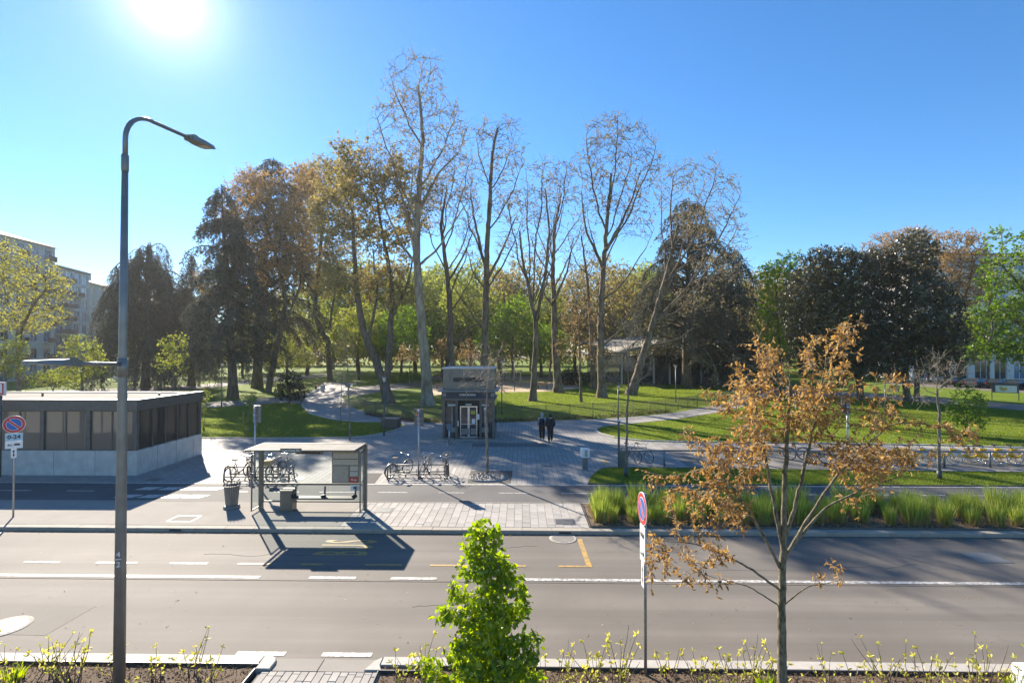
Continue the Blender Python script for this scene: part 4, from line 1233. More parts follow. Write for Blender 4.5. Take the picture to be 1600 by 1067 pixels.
# ------------------------------------------------------------------ bus shelter
def shelter():
    t = thing('bus_shelter', 'glass bus shelter with flat pale roof and timetable panel', 'bus shelter', (-9.83, 19.2, 0))
    br = MT['bronze']; W = 3.94
    for x in (0.0, W): MB().box(x-0.07, x+0.07, -0.07, 0.07, -0.05, 2.42).build('post', br, t, 0.01)
    MB().box(0.13, W-0.03, -1.26, -0.08, 2.425, 2.455).build('roof', MT['shelter_roof'], t)
    rf = MB(); e = 0.06
    rf.box(0.09, W+0.01, -1.31, -1.262, 2.40, 2.465).box(0.09, W+0.01, -0.078, 0.06, 2.423, 2.465).box(0.08, 0.128, -1.261, -0.079, 2.40, 2.465).box(W-0.028, W+0.02, -1.261, -0.079, 2.40, 2.465)
    rf.build('roof_frame', br, t)
    for x in (0.0, W): MB().bar((x, -0.08, 2.36), (x, -1.2, 2.385), 0.05, 0.06).build('roof_arm', br, t)
    for z, h in ((0.28, 0.05), (0.93, 0.07), (2.33, 0.06)): MB().box(0.072, W-0.072, -0.03, 0.03, z-h/2, z+h/2).build('rail', br, t)
    for i in range(3):
        x0 = 0.09+i*1.275; x1 = x0+1.26
        MB().box(x0, x1, -0.006, 0.006, 0.97, 2.29).build('back_glass', MT['glass'], t)
        MB().box(x0, x1, -0.006, 0.006, 0.31, 0.89).build('back_glass', MT['glass'], t)
    for s, x in ((-1, -0.02), (1, W+0.02)):
        MB().box(x-0.006, x+0.006, -0.62, -0.1, 0.15, 2.2).build('side_glass', MT['glass'], t)
        f = MB(); f.box(x-0.02, x+0.02, -0.66, -0.62, 0.1, 2.25).box(x-0.02, x+0.02, -0.619, -0.08, 2.2, 2.24).box(x-0.02, x+0.02, -0.619, -0.08, 0.1, 0.14)
        f.build('side_frame', br, t)
    # information case
    c = MB(); x0, x1, z0, z1 = 2.72, 3.74, 0.99, 2.24
    c.box(x0, x1, -0.09, -0.035, z0, z1)
    co = c.build('information_case', br, t, 0.005)
    def sheet_(a, b, c_, d, m, nm='poster'): return MB().box(x0+a, x0+b, -0.097, -0.0905, z0+c_, z0+d).build(nm, MT[m], co)
    sheet_(0.04, 0.98, 1.14, 1.21, 'poster_top'); sheet_(0.04, 0.98, 0.92, 1.12, 'poster'); sheet_(0.04, 0.98, 0.68, 0.88, 'poster')
    sheet_(0.04, 0.62, 0.04, 0.64, 'poster2'); sheet_(0.68, 0.98, 0.46, 0.64, 'poster'); sheet_(0.68, 0.98, 0.26, 0.43, 'poster')
    rd = sheet_(0.68, 0.98, 0.04, 0.22, 'red')
    MB().box(x0+0.72, x0+0.8, -0.1, -0.0975, z0+0.1, z0+0.17).box(x0+0.83, x0+0.93, -0.1, -0.0975, z0+0.09, z0+0.15).build('print', MT['poster'], co)
    for k in range(5): MB().box(x0+0.08, x0+0.94, -0.0995, -0.0972, z0+0.70+k*0.035, z0+0.708+k*0.035).build('print_line', MT['poster2'], co)
    for k in range(5): MB().box(x0+0.08, x0+0.94, -0.0995, -0.0972, z0+0.95+k*0.035, z0+0.958+k*0.035).build('print_line', MT['poster2'], co)
    MB().box(3.42, 3.78, -0.1, -0.05, 0.72, 0.92).build('notice_plate', MT['white'], t)
    MB().box(3.53, 3.63, -0.103, -0.101, 0.79, 0.87).build('notice_print', MT['ink'], t)
    # bench with leaning backs
    MB().box(1.35, 3.7, -0.52, -0.14, 0.5, 0.54).build('seat', MT['dark_metal'], t, 0.01)
    for x in (1.4, 2.5, 3.65):
        MB().bar((x, -0.16, 0.9), (x, -0.25, 0.5), 0.05, 0.06).build('seat_bracket', MT['dark_metal'], t)
        MB().bar((x-0.06, -0.4, 0.58), (x+0.06, -0.3, 0.6), 0.14, 0.07).build('armrest', MT['ink'], t)
    # name board on the roof edge and led display under it
    MB().box(1.35, 2.1, -1.335, -1.315, 2.37, 2.53).build('name_board', MT['bronze'], t)
    text('lettering', 'Coni Zugna M4', 0.098, MT['white'], t, (1.725, -1.338, 2.45), (PI/2, 0, 0), 0.002, 0.002)
    d = MB().box(1.45, 2.45, -0.35, -0.2, 2.12, 2.25).build('display_case', br, t)
    MB().box(1.5, 2.38, -0.352, -0.3505, 2.14, 2.22).build('display', MT['display'], d)
    # cabinet beside the seat
    c = thing('utility_cabinet', 'grey metal cabinet standing inside the bus shelter', 'cabinet', (-8.72, 19.05, 0))
    MB().box(-0.23, 0.23, -0.2, 0.2, -0.02, 0.74).build('body', MT['bronze'], c, 0.01)
    MB().box(-0.25, 0.25, -0.22, 0.22, 0.742, 0.78).build('top', MT['bronze'], c, 0.01)
    MB().box(-0.19, 0.19, -0.212, -0.201, 0.06, 0.68).build('door', MT['bronze'], c)
shelter()

def litter_bin(q):
    t = thing('litter_bin', 'slatted dark metal litter bin left of the bus shelter', 'litter bin', q)
    MB().lathe([(0.27, 0), (0.29, 0.03), (0.29, 0.07), (0.23, 0.1)], 20).build('foot', MT['mid_metal'], t)
    n = 26
    for k in range(n):
        a = 2*PI*k/n; c, s = math.cos(a), math.sin(a)
        MB().at((0, 0, 0), a).bar((0.2, 0, 0.1), (0.27, 0, 0.86), 0.045, 0.012).build('slat', MT['mid_metal'], t)
    for z, r in ((0.14, 0.212), (0.84, 0.275)):
        MB().tube([(r*math.cos(2*PI*k/24), r*math.sin(2*PI*k/24), z) for k in range(24)], 0.014, 6, True).build('hoop', MT['dark_metal'], t)
    MB().lathe([(0.17, 0.1), (0.235, 0.82), (0.225, 0.82), (0.16, 0.12)], 18, caps=False).build('liner', MT['dark_metal'], t)
    for k in range(14):
        a = 2*PI*k/14
        MB().tube([(0.275*math.cos(a), 0.275*math.sin(a), 0.85), (0.27*math.cos(a), 0.27*math.sin(a), 0.97)], 0.012, 5).build('crown_prong', MT['dark_metal'], t)
litter_bin(G(362, 793))

# ------------------------------------------------------------------ street lamp
def street_lamp():
    t = thing('street_lamp', 'tall curved grey street lamp with second lower pedestrian lantern', 'street lamp', (-7.17, 9.07, 0))
    P = [(0, 0, -0.1), (0, 0, 3.0), (0, 0, 6.4), (0, 0, 9.45)]
    MB().tube(P, [0.096, 0.084, 0.067, 0.05], 20).build('pole', MT['pole'], t)
    MB().lathe([(0.05, 9.2), (0.06, 9.22), (0.06, 9.5), (0.046, 9.52)], 16).build('sleeve', MT['pole'], t)
    arc = [(0, 0, 9.45)]
    for k in range(11):
        a = PI/2*k/10*0.97
        arc.append((0, 0.75*(1-math.cos(a)), 9.8+0.62*math.sin(a)))
    arc += [(0, 1.2, 10.48), (0, 1.75, 10.55)]
    MB().tube(arc, [0.043]*6+[0.038]*(len(arc)-6), 14).build('arm', MT['pole'], t)
    def lantern(o, rz, rx):
        l = MB().at(o, rz, rx)
        l.taper((-0.09, 0.09, 0.0, 0.05), -0.045, (-0.08, 0.08, 0.0, 0.05), 0.045)
        l.box(-0.11, 0.11, 0.05, 0.22, -0.05, 0.06)
        l.add([(-0.12, 0.22, -0.05), (0.12, 0.22, -0.05), (0.16, 0.4, -0.05), (0.16, 0.72, -0.05), (0.13, 0.8, -0.05), (-0.13, 0.8, -0.05), (-0.16, 0.72, -0.05), (-0.16, 0.4, -0.05),
               (-0.1, 0.22, 0.06), (0.1, 0.22, 0.06), (0.14, 0.4, 0.035), (0.14, 0.72, 0.005), (0.11, 0.8, -0.01), (-0.11, 0.8, -0.01), (-0.14, 0.72, 0.005), (-0.14, 0.4, 0.035)],
              [(7, 6, 5, 4, 3, 2, 1, 0), (8, 9, 10, 15), (15, 10, 11, 14), (14, 11, 12, 13)]+[(i, (i+1) % 8, 8+(i+1) % 8, 8+i) for i in range(8)])
        for k in range(-2, 3): l.box(k*0.04-0.006, k*0.04+0.006, 0.08, 0.215, 0.06, 0.085)
        h = l.build('lantern', MT['pole'], t)
        MB().at(o, rz, rx).box(-0.1, 0.1, 0.46, 0.7, -0.056, -0.0505).build('led_panel', MT['led'], h)
    lantern((0, 1.72, 10.55), 0, R(7))
    MB().tube([(0, -0.07, 5.73), (0, -1.0, 5.77)], 0.035, 10).build('lower_arm', MT['pole'], t)
    MB().lathe([(0.08, 5.5), (0.08, 5.84)], 16).build('bracket', MT['pole'], t)
    lantern((0, -0.95, 5.77), PI, R(5))
    # stencilled number on the pole
    for ch, z, s in (('4', 2.37, 0.12), ('2', 2.19, 0.13)):
        text('pole_number', ch, s, MT['white'], t, (0.03, -0.09, z), (PI/2, 0, R(16)), 0.004, 0.002)
    MB().at((0.03, -0.089, 2.285), R(16)).box(-0.045, 0.045, -0.006, 0.006, -0.007, 0.007).build('pole_number', MT['white'], t)
street_lamp()

# ------------------------------------------------------------------ signs
def no_parking(name, label, loc, face, H, d, plates, tall=0.0):
    """face: heading angle the sign face points to"""
    t = thing(name, label, 'road sign', loc, face)
    # local: sign faces -y
    MB().tube([(0, 0.05, -0.1), (0, 0.05, H-0.02)], 0.03, 10).build('post', MT['galv'], t)
    zc = H-d/2
    def disc(r, y0, y1, m, nm, seg=40):
        mb = MB().lathe([(r, 0), (r, y1-y0)], seg)
        o = mb.build(nm, MT[m], t); o.matrix_local = Matrix.Translation((0, y1, zc)) @ Matrix.Rotation(PI/2, 4, 'X'); return o
    disc(d/2, 0.0, 0.012, 'galv', 'back_plate'); disc(d/2-0.004, -0.003, -0.0005, 'white', 'rim')
    disc(d/2-0.018, -0.006, -0.0035, 'red', 'red_ring'); disc(d/2*0.70, -0.009, -0.0065, 'white', 'inner_line'); disc(d/2*0.66, -0.012, -0.0095, 'blue', 'blue_face')
    MB().at((0, -0.0135, zc), 0, 0, R(45)).box(-d/2*0.66, d/2*0.66, 0, 0.0012, -0.042, 0.042).build('bar_border', MT['white'], t)
    MB().at((0, -0.0155, zc), 0, 0, R(45)).box(-d/2*0.7, d/2*0.7, 0, 0.0015, -0.03, 0.03).build('red_bar', MT['red'], t)
    z = H-d-0.01
    for w, h, m, body, sz in plates:
        p = MB().box(-w/2, w/2, 0.0, 0.012, z-h, z).build('plate', MT[m], t)
        if body == 'tow':
            MB().box(-w*0.36, -w*0.1, -0.003, -0.0005, z-h*0.62, z-h*0.5).box(-w*0.3, -w*0.26, -0.003, -0.0005, z-h*0.5, z-h*0.32).box(0.0, w*0.36, -0.003, -0.0005, z-h*0.6, z-h*0.42).box(w*0.06, w*0.3, -0.003, -0.0005, z-h*0.42, z-h*0.34).build('tow_symbol', MT['ink'], p)
        elif body == 'arrows':
            for s in (1, -1):
                MB().at((0, -0.002, z-h/2)).add([(-0.035, 0, s*h*0.16), (0.035, 0, s*h*0.16), (0, 0, s*h*0.4)], [(0, 1, 2)]).box(-0.012, 0.012, -0.001, 0.001, min(0, s*h*0.17), max(0, s*h*0.17)).build('arrow', MT['ink'], p)
        elif body:
            text('lettering', body, sz, MT['ink'], p, (0, -0.003, z-h/2), (PI/2, 0, 0), 0.0015, 0.006)
        z -= h+0.008
    return t
pl = [(0.47, 0.27, 'lightblue', '0-24', 0.19), (0.47, 0.26, 'white', 'tow', 0), (0.15, 0.33, 'white', 'arrows', 0)]
q = G(20, 808)
no_parking('no_parking_sign', 'no parking sign with 0-24 and towing plates in front of metro entrance', (q.x, q.y, 0), R(33), 3.62, 0.62, pl)
no_parking('no_parking_sign', 'edge-on no parking sign beside the brown leaved tree', (2.24, 9.62, 0), R(-87), 3.34, 0.61, [(0.32, 0.36, 'white', '0-24', 0.12), (0.32, 0.30, 'white', 'tow', 0), (0.15, 0.45, 'white', 'arrows', 0)])

def back_sign(label, px, py, H, rz, m='dark_metal', bw=0.42, bh=0.75):
    q = G(px, py)
    t = thing('traffic_sign', label, 'traffic sign', (q.x, q.y, 0), rz)
    MB().tube([(0, 0, -0.05), (0, 0, H)], 0.04, 10).build('post', MT['galv'], t)
    MB().box(-bw/2, bw/2, 0.05, 0.16, H-bh, H+0.02).build('box', MT[m], t, 0.015)
    for z in (H-0.08, H-0.42, H-bh+0.1): MB().box(-0.08, 0.08, -0.045, 0.05, z-0.02, z+0.02).build('clamp', MT['galv'], t)
    MB().box(-0.15, -0.09, 0.045, 0.0495, H-0.27, H-0.15).build('sticker', MT['orange'], t)
    return t
back_sign('dark boxed sign back on galvanised post at middle bicycle rack', 654, 748, 3.2, R(4))
back_sign('grey boxed sign back on post behind left end of bus shelter', 398, 751, 3.4, R(-20), 'mid_metal')
back_sign('dark boxed sign back on post behind the brown leaved tree', 1325, 748, 3.75, R(10))

q = G(914, 733)
t = thing('meter_post', 'white metal box on short grey post at edge of plaza', 'meter post', (q.x, q.y, 0), R(12))
MB().box(-0.13, 0.13, -0.06, 0.06, -0.02, 0.62).build('post', MT['mid_metal'], t, 0.01)
MB().box(-0.2, 0.2, -0.14, 0.14, 0.6, 1.05).build('box', MT['white'], t, 0.015)
MB().box(-0.06, 0.1, -0.147, -0.141, 0.66, 0.98).build('front_plate', MT['galv'], t)

q = G(967, 730)
t = thing('bike_share_totem', 'dark slim terminal column at left end of the bicycle rail', 'terminal', (q.x, q.y, 0))
MB().box(-0.05, 0.05, -0.05, 0.05, -0.02, 2.35).build('column', MT['dark_metal'], t, 0.005)
MB().box(0.0, 0.3, -0.1, 0.12, -0.02, 0.85).build('cabinet', MT['bronze'], t, 0.01)
MB().box(-0.1, 0.12, -0.06, 0.06, 2.352, 2.42).build('cap', MT['white'], t)

# ------------------------------------------------------------------ bicycle rail and racks
def rail():
    t = thing('bicycle_rail', 'long low tubular steel rail along the bicycle parking', 'rail', (0, 0, 0))
    y = 26.5; x0 = G(972, 729).x
    xs = [x0] + [G(p, 730).x for p in (1040, 1178, 1312, 1475, 1545)] + [27.5, 30.5, 33.5, 36]
    MB().tube([(x0, y, 0.8), (36, y, 0.8)], 0.045, 10).build('top_rail', MT['mid_metal'], t)
    for x in xs:
        MB().tube([(x, y, -0.02), (x, y, 0.8)], 0.05, 10).build('post', MT['mid_metal'], t)
        MB().lathe([(0.1, 0), (0.1, 0.02)], 12, (x, y, 0)).build('foot', MT['mid_metal'], t)
rail()
def rack(label, p0, p1, lean):
    a, b = G(*p0), G(*p1)
    L = (b-a).length
    t = thing('bicycle_rack', label, 'bicycle rack', (a.x, a.y, 0), math.atan2(b.y-a.y, b.x-a.x))
    for x in (0, L):
        MB().tube([(x, -0.35, 0), (x, -0.28, 0.5), (x, -0.2, 0.62), (x, 0, 0.66), (x, 0.15, 0.55), (x, 0.28, 0.0)], 0.035, 8).build('end_hoop', MT['dark_metal'], t)
    for y, z in ((-0.1, 0.62), (-0.3, 0.22), (0.24, 0.22)): MB().tube([(0, y, z), (L, y, z)], 0.025, 8).build('cross_bar', MT['dark_metal'], t)
    n = int(L/0.45)
    for i in range(1, n):
        x = L*i/n
        for s in (-0.03, 0.03):
            MB().tube([(x+s, -0.3, 0.22), (x+s, -0.32, 0.42), (x+s, -0.18, 0.5), (x+s, 0.0, 0.42), (x+s, 0.05, 0.22)], 0.011, 5).build('wheel_holder', MT['dark_metal'], t)
    return t
rack('steel bicycle rack behind left end of bus shelter', (356, 750), (456, 750), 0)
rack('steel bicycle rack on plaza right of bus shelter', (608, 746), (700, 746), 0)

def bicycle(name, label, frame='black', tyre='black', rim='chrome', basket=None, guard=None, rear_basket=False, group=None, step=False, seatm='black', tk=1.0):
    t = thing(name, label, 'bicycle', (0, 0, 0), 0, group)
    rw = 0.33; xf, xr = 0.52, -0.52
    for x in (xr, xf):
        ring = [(x+rw*math.cos(2*PI*k/24), 0, rw+0.015+rw*math.sin(2*PI*k/24)) for k in range(24)]
        wl = MB().tube(ring, 0.02, 6, True).build('wheel', MT[tyre], t)
        rb = MB(); r2 = rw-0.03
        rb.tube([(x+r2*math.cos(2*PI*k/24), 0, rw+0.015+r2*math.sin(2*PI*k/24)) for k in range(24)], 0.012, 5, True)
        for k in range(12):
            a = 2*PI*k/12
            rb.tube([(x, 0.02*(-1)**k, rw+0.015), (x+r2*math.cos(a), 0, rw+0.015+r2*math.sin(a))], 0.0025, 3)
        rb.lathe([(0.03, -0.04), (0.03, 0.04)], 8, (0, 0, 0)); 
        rb.build('rim', MT[rim], wl)
    z = rw+0.015
    f = MB(); bb = (-0.08, 0, 0.29); st = (-0.24, 0, 0.78); hd = (0.36, 0, 0.82); hb = (0.39, 0, 0.64)
    f.tube([bb, st], 0.018*tk, 8)
    if step: f.tube([hb, (0.2, 0, 0.42), (0.0, 0, 0.31), bb], 0.026*tk, 8)
    else: f.tube([hb, bb], 0.02, 8).tube([hd, (st[0]+0.02, 0, 0.72)], 0.018, 8)
    f.tube([hd, hb], 0.022*tk, 8)
    for s in (-1, 1):
        f.tube([bb, (xr, s*0.05, z)], 0.011*tk, 6); f.tube([st, (xr, s*0.05, z)], 0.010*tk, 6)
        f.tube([hb, (0.42, s*0.05, 0.6), (xf, s*0.05, z)], 0.013*tk, 6)
    f.build('frame', MT[frame], t)
    MB().tube([st, (-0.28, 0, 0.9)], 0.013, 6).add([], []).build('seat_post', MT['chrome'], t)
    s = MB(); s.add([(-0.4, -0.08, 0.92), (-0.4, 0.08, 0.92), (-0.26, 0.06, 0.92), (-0.12, 0.018, 0.915), (-0.12, -0.018, 0.915), (-0.26, -0.06, 0.92),
           (-0.41, -0.07, 0.97), (-0.41, 0.07, 0.97), (-0.26, 0.045, 0.955), (-0.12, 0.012, 0.945), (-0.12, -0.012, 0.945), (-0.26, -0.045, 0.955)],
          [(0, 1, 2, 3, 4, 5), (11, 10, 9, 8, 7, 6)]+[(i, i+6, (i+1) % 6+6, (i+1) % 6) for i in range(6)], True)
    s.build('saddle', MT[seatm], t)
    MB().tube([hd, (0.34, 0, 0.98)], 0.013, 6).tube([(0.22, -0.29, 1.0), (0.34, -0.2, 1.03), (0.36, 0, 0.98), (0.34, 0.2, 1.03), (0.22, 0.29, 1.0)], 0.012, 6).build('handlebar', MT['chrome'] if frame != 'yellow' else MT['black'], t)
    c = MB(); c.tube([(bb[0]+0.09*math.cos(2*PI*k/16), 0.045, bb[2]+0.09*math.sin(2*PI*k/16)) for k in range(16)], 0.008, 4, True)
    c.bar((bb[0], 0.07, bb[2]), (bb[0]+0.1, 0.07, bb[2]-0.13), 0.015, 0.02).bar((bb[0], -0.07, bb[2]), (bb[0]-0.1, -0.07, bb[2]+0.13), 0.015, 0.02)
    c.box(bb[0]+0.05, bb[0]+0.15, 0.08, 0.16, bb[2]-0.15, bb[2]-0.125).box(bb[0]-0.15, bb[0]-0.05, -0.16, -0.08, bb[2]+0.12, bb[2]+0.145)
    c.build('crank', MT['mid_metal'], t)
    if guard:
        for x, a0, a1 in ((xr, 20, 190), (xf, 30, 150)):
            rr = rw+0.04; mb = MB(); vs = []; fs = []; n = 12
            for k in range(n+1):
                a = R(a0+(a1-a0)*k/n)
                for y in (-0.032, 0.032): vs.append((x+rr*math.cos(a), y, z+rr*math.sin(a)))
                for y in (-0.032, 0.032): vs.append((x+(rr+0.006)*math.cos(a), y, z+(rr+0.006)*math.sin(a)))
            for k in range(n):
                a = k*4; fs += [(a, a+1, a+5, a+4), (a+2, a+6, a+7, a+3), (a, a+4, a+6, a+2), (a+1, a+3, a+7, a+5)]
            mb.add(vs, fs, True); mb.build('mudguard', MT[guard], t)
        if guard == 'white':
            mb = MB()
            for s_ in (-0.04, 0.04):
                vs = [(xr, s_, z)]; n = 10
                for k in range(n+1):
                    a = R(60+120*k/n); vs.append((xr+rw*0.98*math.cos(a), s_, z+rw*0.98*math.sin(a)))
                mb.add(vs, [(0, k, k+1) for k in range(1, n+1)])
            mb.build('wheel_cover', MT['white'], t)
            MB().ball((0.46, 0, 0.86), 0.07, 10, 6).build('front_lamp', MT['chrome'], t)
            MB().taper((0.4, 0.56, -0.12, 0.12), 0.72, (0.36, 0.62, -0.17, 0.17), 0.84).build('front_carrier', MT['yellow'], t)
            MB().box(-0.34, -0.02, -0.035, 0.035, 0.3, 0.46).build('chain_case', MT['yellow'], t, 0.02)
    if basket:
        b = MB(); x0, x1 = (0.42, 0.72)
        b.taper((x0+0.04, x1-0.04, -0.13, 0.13), 0.74, (x0, x1, -0.18, 0.18), 0.98)
        if basket == 'wicker': b.build('basket', MT['wicker'], t)
        else:
            b = MB()
            for zz in (0.75, 0.83, 0.9, 0.97):
                w = 0.13+0.05*(zz-0.74)/0.24
                b.tube([(x0, -w, zz), (x1, -w, zz), (x1, w, zz), (x0, w, zz)], 0.006, 4, True)
            for k in range(6):
                y = -0.15+0.06*k
                b.tube([(x0, y*1.15, 0.97), (x0+0.03, y*0.85, 0.75), (x1-0.03, y*0.85, 0.75), (x1, y*1.15, 0.97)], 0.005, 4)
            b.build('basket', MT['dark_metal'], t)
    if rear_basket:
        b = MB()
        for zz in (0.78, 0.88, 0.98): b.tube([(-0.85, -0.17, zz), (-0.5, -0.17, zz), (-0.5, 0.17, zz), (-0.85, 0.17, zz)], 0.007, 4, True)
        for k in range(7):
            y = -0.17+0.056*k; b.tube([(-0.85, y, 0.98), (-0.83, y, 0.78), (-0.52, y, 0.78), (-0.5, y, 0.98)], 0.005, 4)
        b.build('rear_basket', MT['dark_metal'], t)
    return t
def put_bike(o, px, py, rz, lean=0.06):
    q = G(px, py); o.location = (q.x, q.y, 0); o.rotation_euler = (lean, 0, rz)
    return o
grp1 = 'bicycles in the rack behind the shelter'; grp2 = 'bicycles in the middle rack'; grp3 = 'yellow share bicycles'; grp4 = 'dark bicycles behind the rail'
put_bike(bicycle('bicycle', 'black bicycle with big saddle at left end of rack behind shelter', 'ink', basket='wire', group=grp1, step=True), 374, 748, R(70))
put_bike(bicycle('bicycle', 'dark bicycle second from left in rack behind shelter', 'dark_metal', guard='ink', group=grp1), 393, 746, R(110), -0.1)
put_bike(bicycle('bicycle', 'dark bicycle with wicker basket seen through shelter glass', 'ink', basket='wicker', guard='ink', group=grp1, step=True), 432, 748, R(-95))
put_bike(bicycle('bicycle', 'dark bicycle with bulky rear wheel at right end of rack behind shelter', 'dark_metal', rear_basket=True, group=grp1), 444, 743, R(80), -0.12)
put_bike(bicycle('bicycle', 'pale framed bicycle half hidden by the left shelter post', 'mid_metal', group=grp1), 411, 746, R(95))
put_bike(bicycle('bicycle', 'old bicycle with tan saddle at left end of middle rack', 'dark_metal', guard='ink', group=grp2, step=True, seatm='wicker'), 623, 744, R(55), 0.12)
put_bike(bicycle('bicycle', 'thin black bicycle in middle of middle rack', 'ink', group=grp2), 665, 743, R(82))
put_bike(bicycle('bicycle', 'black bicycle with two wire baskets at right end of middle rack', 'ink', basket='wire', rear_basket=True, group=grp2), 696, 744, R(-86), -0.04)

for px, rz, lab in ((986, -62, 'dark bicycle nearest the terminal column behind the rail'), (1003, -58, 'second dark bicycle from the terminal column behind the rail')):
    put_bike(bicycle('bicycle', lab, 'mid_metal', group=grp4), px, 721, R(rz))
for px, rz, lab in ((1140, -52, 'first dark bicycle left behind the brown tree branches'), (1166, -50, 'second dark bicycle left behind the brown tree branches'), (1250, -50, 'dark bicycle just behind the brown tree stem'), (1272, -47, 'dark bicycle right of the brown tree stem')):
    put_bike(bicycle('bicycle', lab, 'mid_metal', guard='chrome', group=grp4), px, 721, R(rz))
yb = bicycle('share_bicycle', 'yellow share bicycle', 'yellow', 'cream_rubber', 'chrome', guard='white', group=grp3, step=True, tk=2.0)
yl = [(1345, -34, 'yellow share bicycle hidden in the brown tree crown edge'), (1385, -33, 'yellow share bicycle second behind brown leaves'), (1424, -32, 'leftmost clearly visible yellow share bicycle, left of the bare sapling'),
      (1471, -33, 'yellow share bicycle right behind the bare sapling trunk'), (1517, -34, 'first bicycle of the yellow share cluster right of the sapling'), (1541, -31, 'second bicycle of the yellow share cluster'),
      (1565, -33, 'third bicycle of the yellow share cluster'), (1588, -30, 'fourth bicycle of the yellow share cluster, red tagged basket'), (1612, -33, 'last yellow share bicycle cut by the frame edge')]
for i, (px, rz, lab) in enumerate(yl):
    o = yb if i == 0 else copy_tree(yb)
    o['label'] = lab; put_bike(o, px, 724, R(rz), 0.05)
    if 'red tagged' in lab: MB().box(0.38, 0.6, -0.15, 0.15, 0.75, 0.92).build('red_bag', MT['red'], o)

# ------------------------------------------------------------------ fences, lamps, benches of the park
def fence_panel_mesh(L, H):
    mb = MB()
    n = int(L/0.075)
    for i in range(1, n):
        x = L*i/n; mb.box(x-0.0075, x+0.0075, -0.004, 0.004, 0.08, H-0.03)
    for k in range(8):
        z = 0.1+(H-0.15)*k/7; mb.box(0.01, L-0.01, 0.004, 0.010, z-0.007, z+0.007)
    return mb.mesh('mesh_panel')
FM = mat('brown fence wire', (0.16, 0.135, 0.095), 0.7, 0.2)
def fence(label, pts, H=1.05, seg=2.2):
    P = [G(*p) if len(p) == 2 else Vector(p) for p in pts]
    t = thing('wire_fence', label, 'fence', (P[0].x, P[0].y, 0))
    d = [0]
    for a, b in zip(P, P[1:]): d.append(d[-1]+(b-a).length)
    n = int(d[-1]/seg)+1
    def at(s):
        for i in range(len(d)-1):
            if s <= d[i+1]+1e-6: return P[i].lerp(P[i+1], (s-d[i])/(d[i+1]-d[i]))
        return P[-1]
    L0 = d[-1]/n
    me = fence_panel_mesh(L0, H); me.materials.append(FM)
    pm = MB().tube([(0, 0, -0.05), (0, 0, H+0.05)], 0.028, 6).mesh('post'); pm.materials.append(FM)
    rm = MB().tube([(0, 0, H), (L0, 0, H)], 0.014, 5).mesh('top_rail'); rm.materials.append(FM)
    for i in range(n+1):
        a = at(d[-1]*i/n)
        o = link(bpy.data.objects.new('post', pm), t); o.location = a-P[0]
        if i < n:
            b = at(d[-1]*(i+1)/n); an = math.atan2(b.y-a.y, b.x-a.x); s = (b-a).length/L0
            for nm, m_ in (('mesh_panel', me), ('top_rail', rm)):
                o = link(bpy.data.objects.new(nm, m_), t); o.location = a-P[0]; o.rotation_euler = (0, 0, an); o.scale = (s, 1, 1)
    return t
fence('brown wire mesh fence left of the lift kiosk', [(570, 647), (600, 652.5), (640, 658), (691, 660.5)], 1.25)
fence('brown wire mesh fence right of the lift kiosk curving into the park', [(776, 659), (860, 656), (940, 653), (1000, 648.5), (1050, 643.5), (1128, 629), (1150, 622), (1160, 612)], 1.25)
fence('far wire fence along the cross path behind the big planes', [(1160, 604), (1050, 598), (930, 594)], 1.2, 2.8)
fence('far wire fence of the playground left of the kiosk', [(640, 607), (690, 603)], 1.1, 1.6)
fence('wire fence along the path behind metro entrance', [(40, 611), (200, 606.5), (310, 602)], 1.2, 2.6)

def park_lamp(label, px, py, H, m='dark_metal', wide=0.24):
    q = G(px, py)
    t = thing('park_lamp', label, 'lamp post', (q.x, q.y, 0))
    MB().tube([(0, 0, -0.05), (0, 0, 0.9), (0, 0, H-0.35)], [0.065, 0.055, 0.045], 10).build('post', MT[m], t)
    MB().lathe([(0.05, H-0.36), (0.09, H-0.3), (0.13, H-0.06)], 14).build('diffuser', MT['led'], t)
    MB().lathe([(wide, H-0.06), (wide, H-0.03), (0.1, H)], 16).build('hood', MT[m], t)
park_lamp('slim black park lamp beside bench on left lawn tip', 600, 681, 4.1)
park_lamp('grey park lamp with cone head in front of the magnolia trunks', 1383, 641, 3.0, 'mid_metal', 0.32)
park_lamp('thin dark park lamp on the lawn behind metro corner', 346, 637, 4.6)
park_lamp('thin dark park lamp right of the kiosk by the sand area', 784, 648, 5.0)
park_lamp('thin dark park lamp left of leaning tree at the fence', 966, 656, 3.0)
park_lamp('thin dark park lamp inside the right fence', 1056, 628, 4.2)
park_lamp('thin dark park lamp at the playground edge near slim tree', 804, 611, 4.4)

def bench(label, px, py, rz, m='dark_metal'):
    q = G(px, py)
    t = thing('park_bench', label, 'bench', (q.x, q.y, 0), rz)
    for k in range(5): MB().box(-0.85, 0.85, -0.25+k*0.1, -0.16+k*0.1, 0.42, 0.46).build('seat_slat', MT[m], t)
    for k in range(4): MB().box(-0.85, 0.85, 0.25+k*0.02, 0.28+k*0.02, 0.5+k*0.1, 0.58+k*0.1).build('back_slat', MT[m], t)
    for x in (-0.7, 0.7): MB().box(x-0.04, x+0.04, -0.22, 0.26, -0.02, 0.418).build('leg', MT['dark_metal'], t)
q = G(611, 668)
t = thing('planter_box', 'dark slatted box seat on tip of the left lawn', 'planter', (q.x, q.y, 0), R(-8))
for k in range(5): MB().box(-0.62, 0.62, -0.42, 0.42, 0.02+k*0.13, 0.13+k*0.13).build('slat', MT['dark_metal'], t)
MB().box(-0.66, 0.66, -0.46, 0.46, 0.672, 0.74).build('top', MT['bronze'], t)
MB().box(-0.58, 0.58, -0.38, 0.38, -0.02, 0.668).build('core', MT['ink'], t)
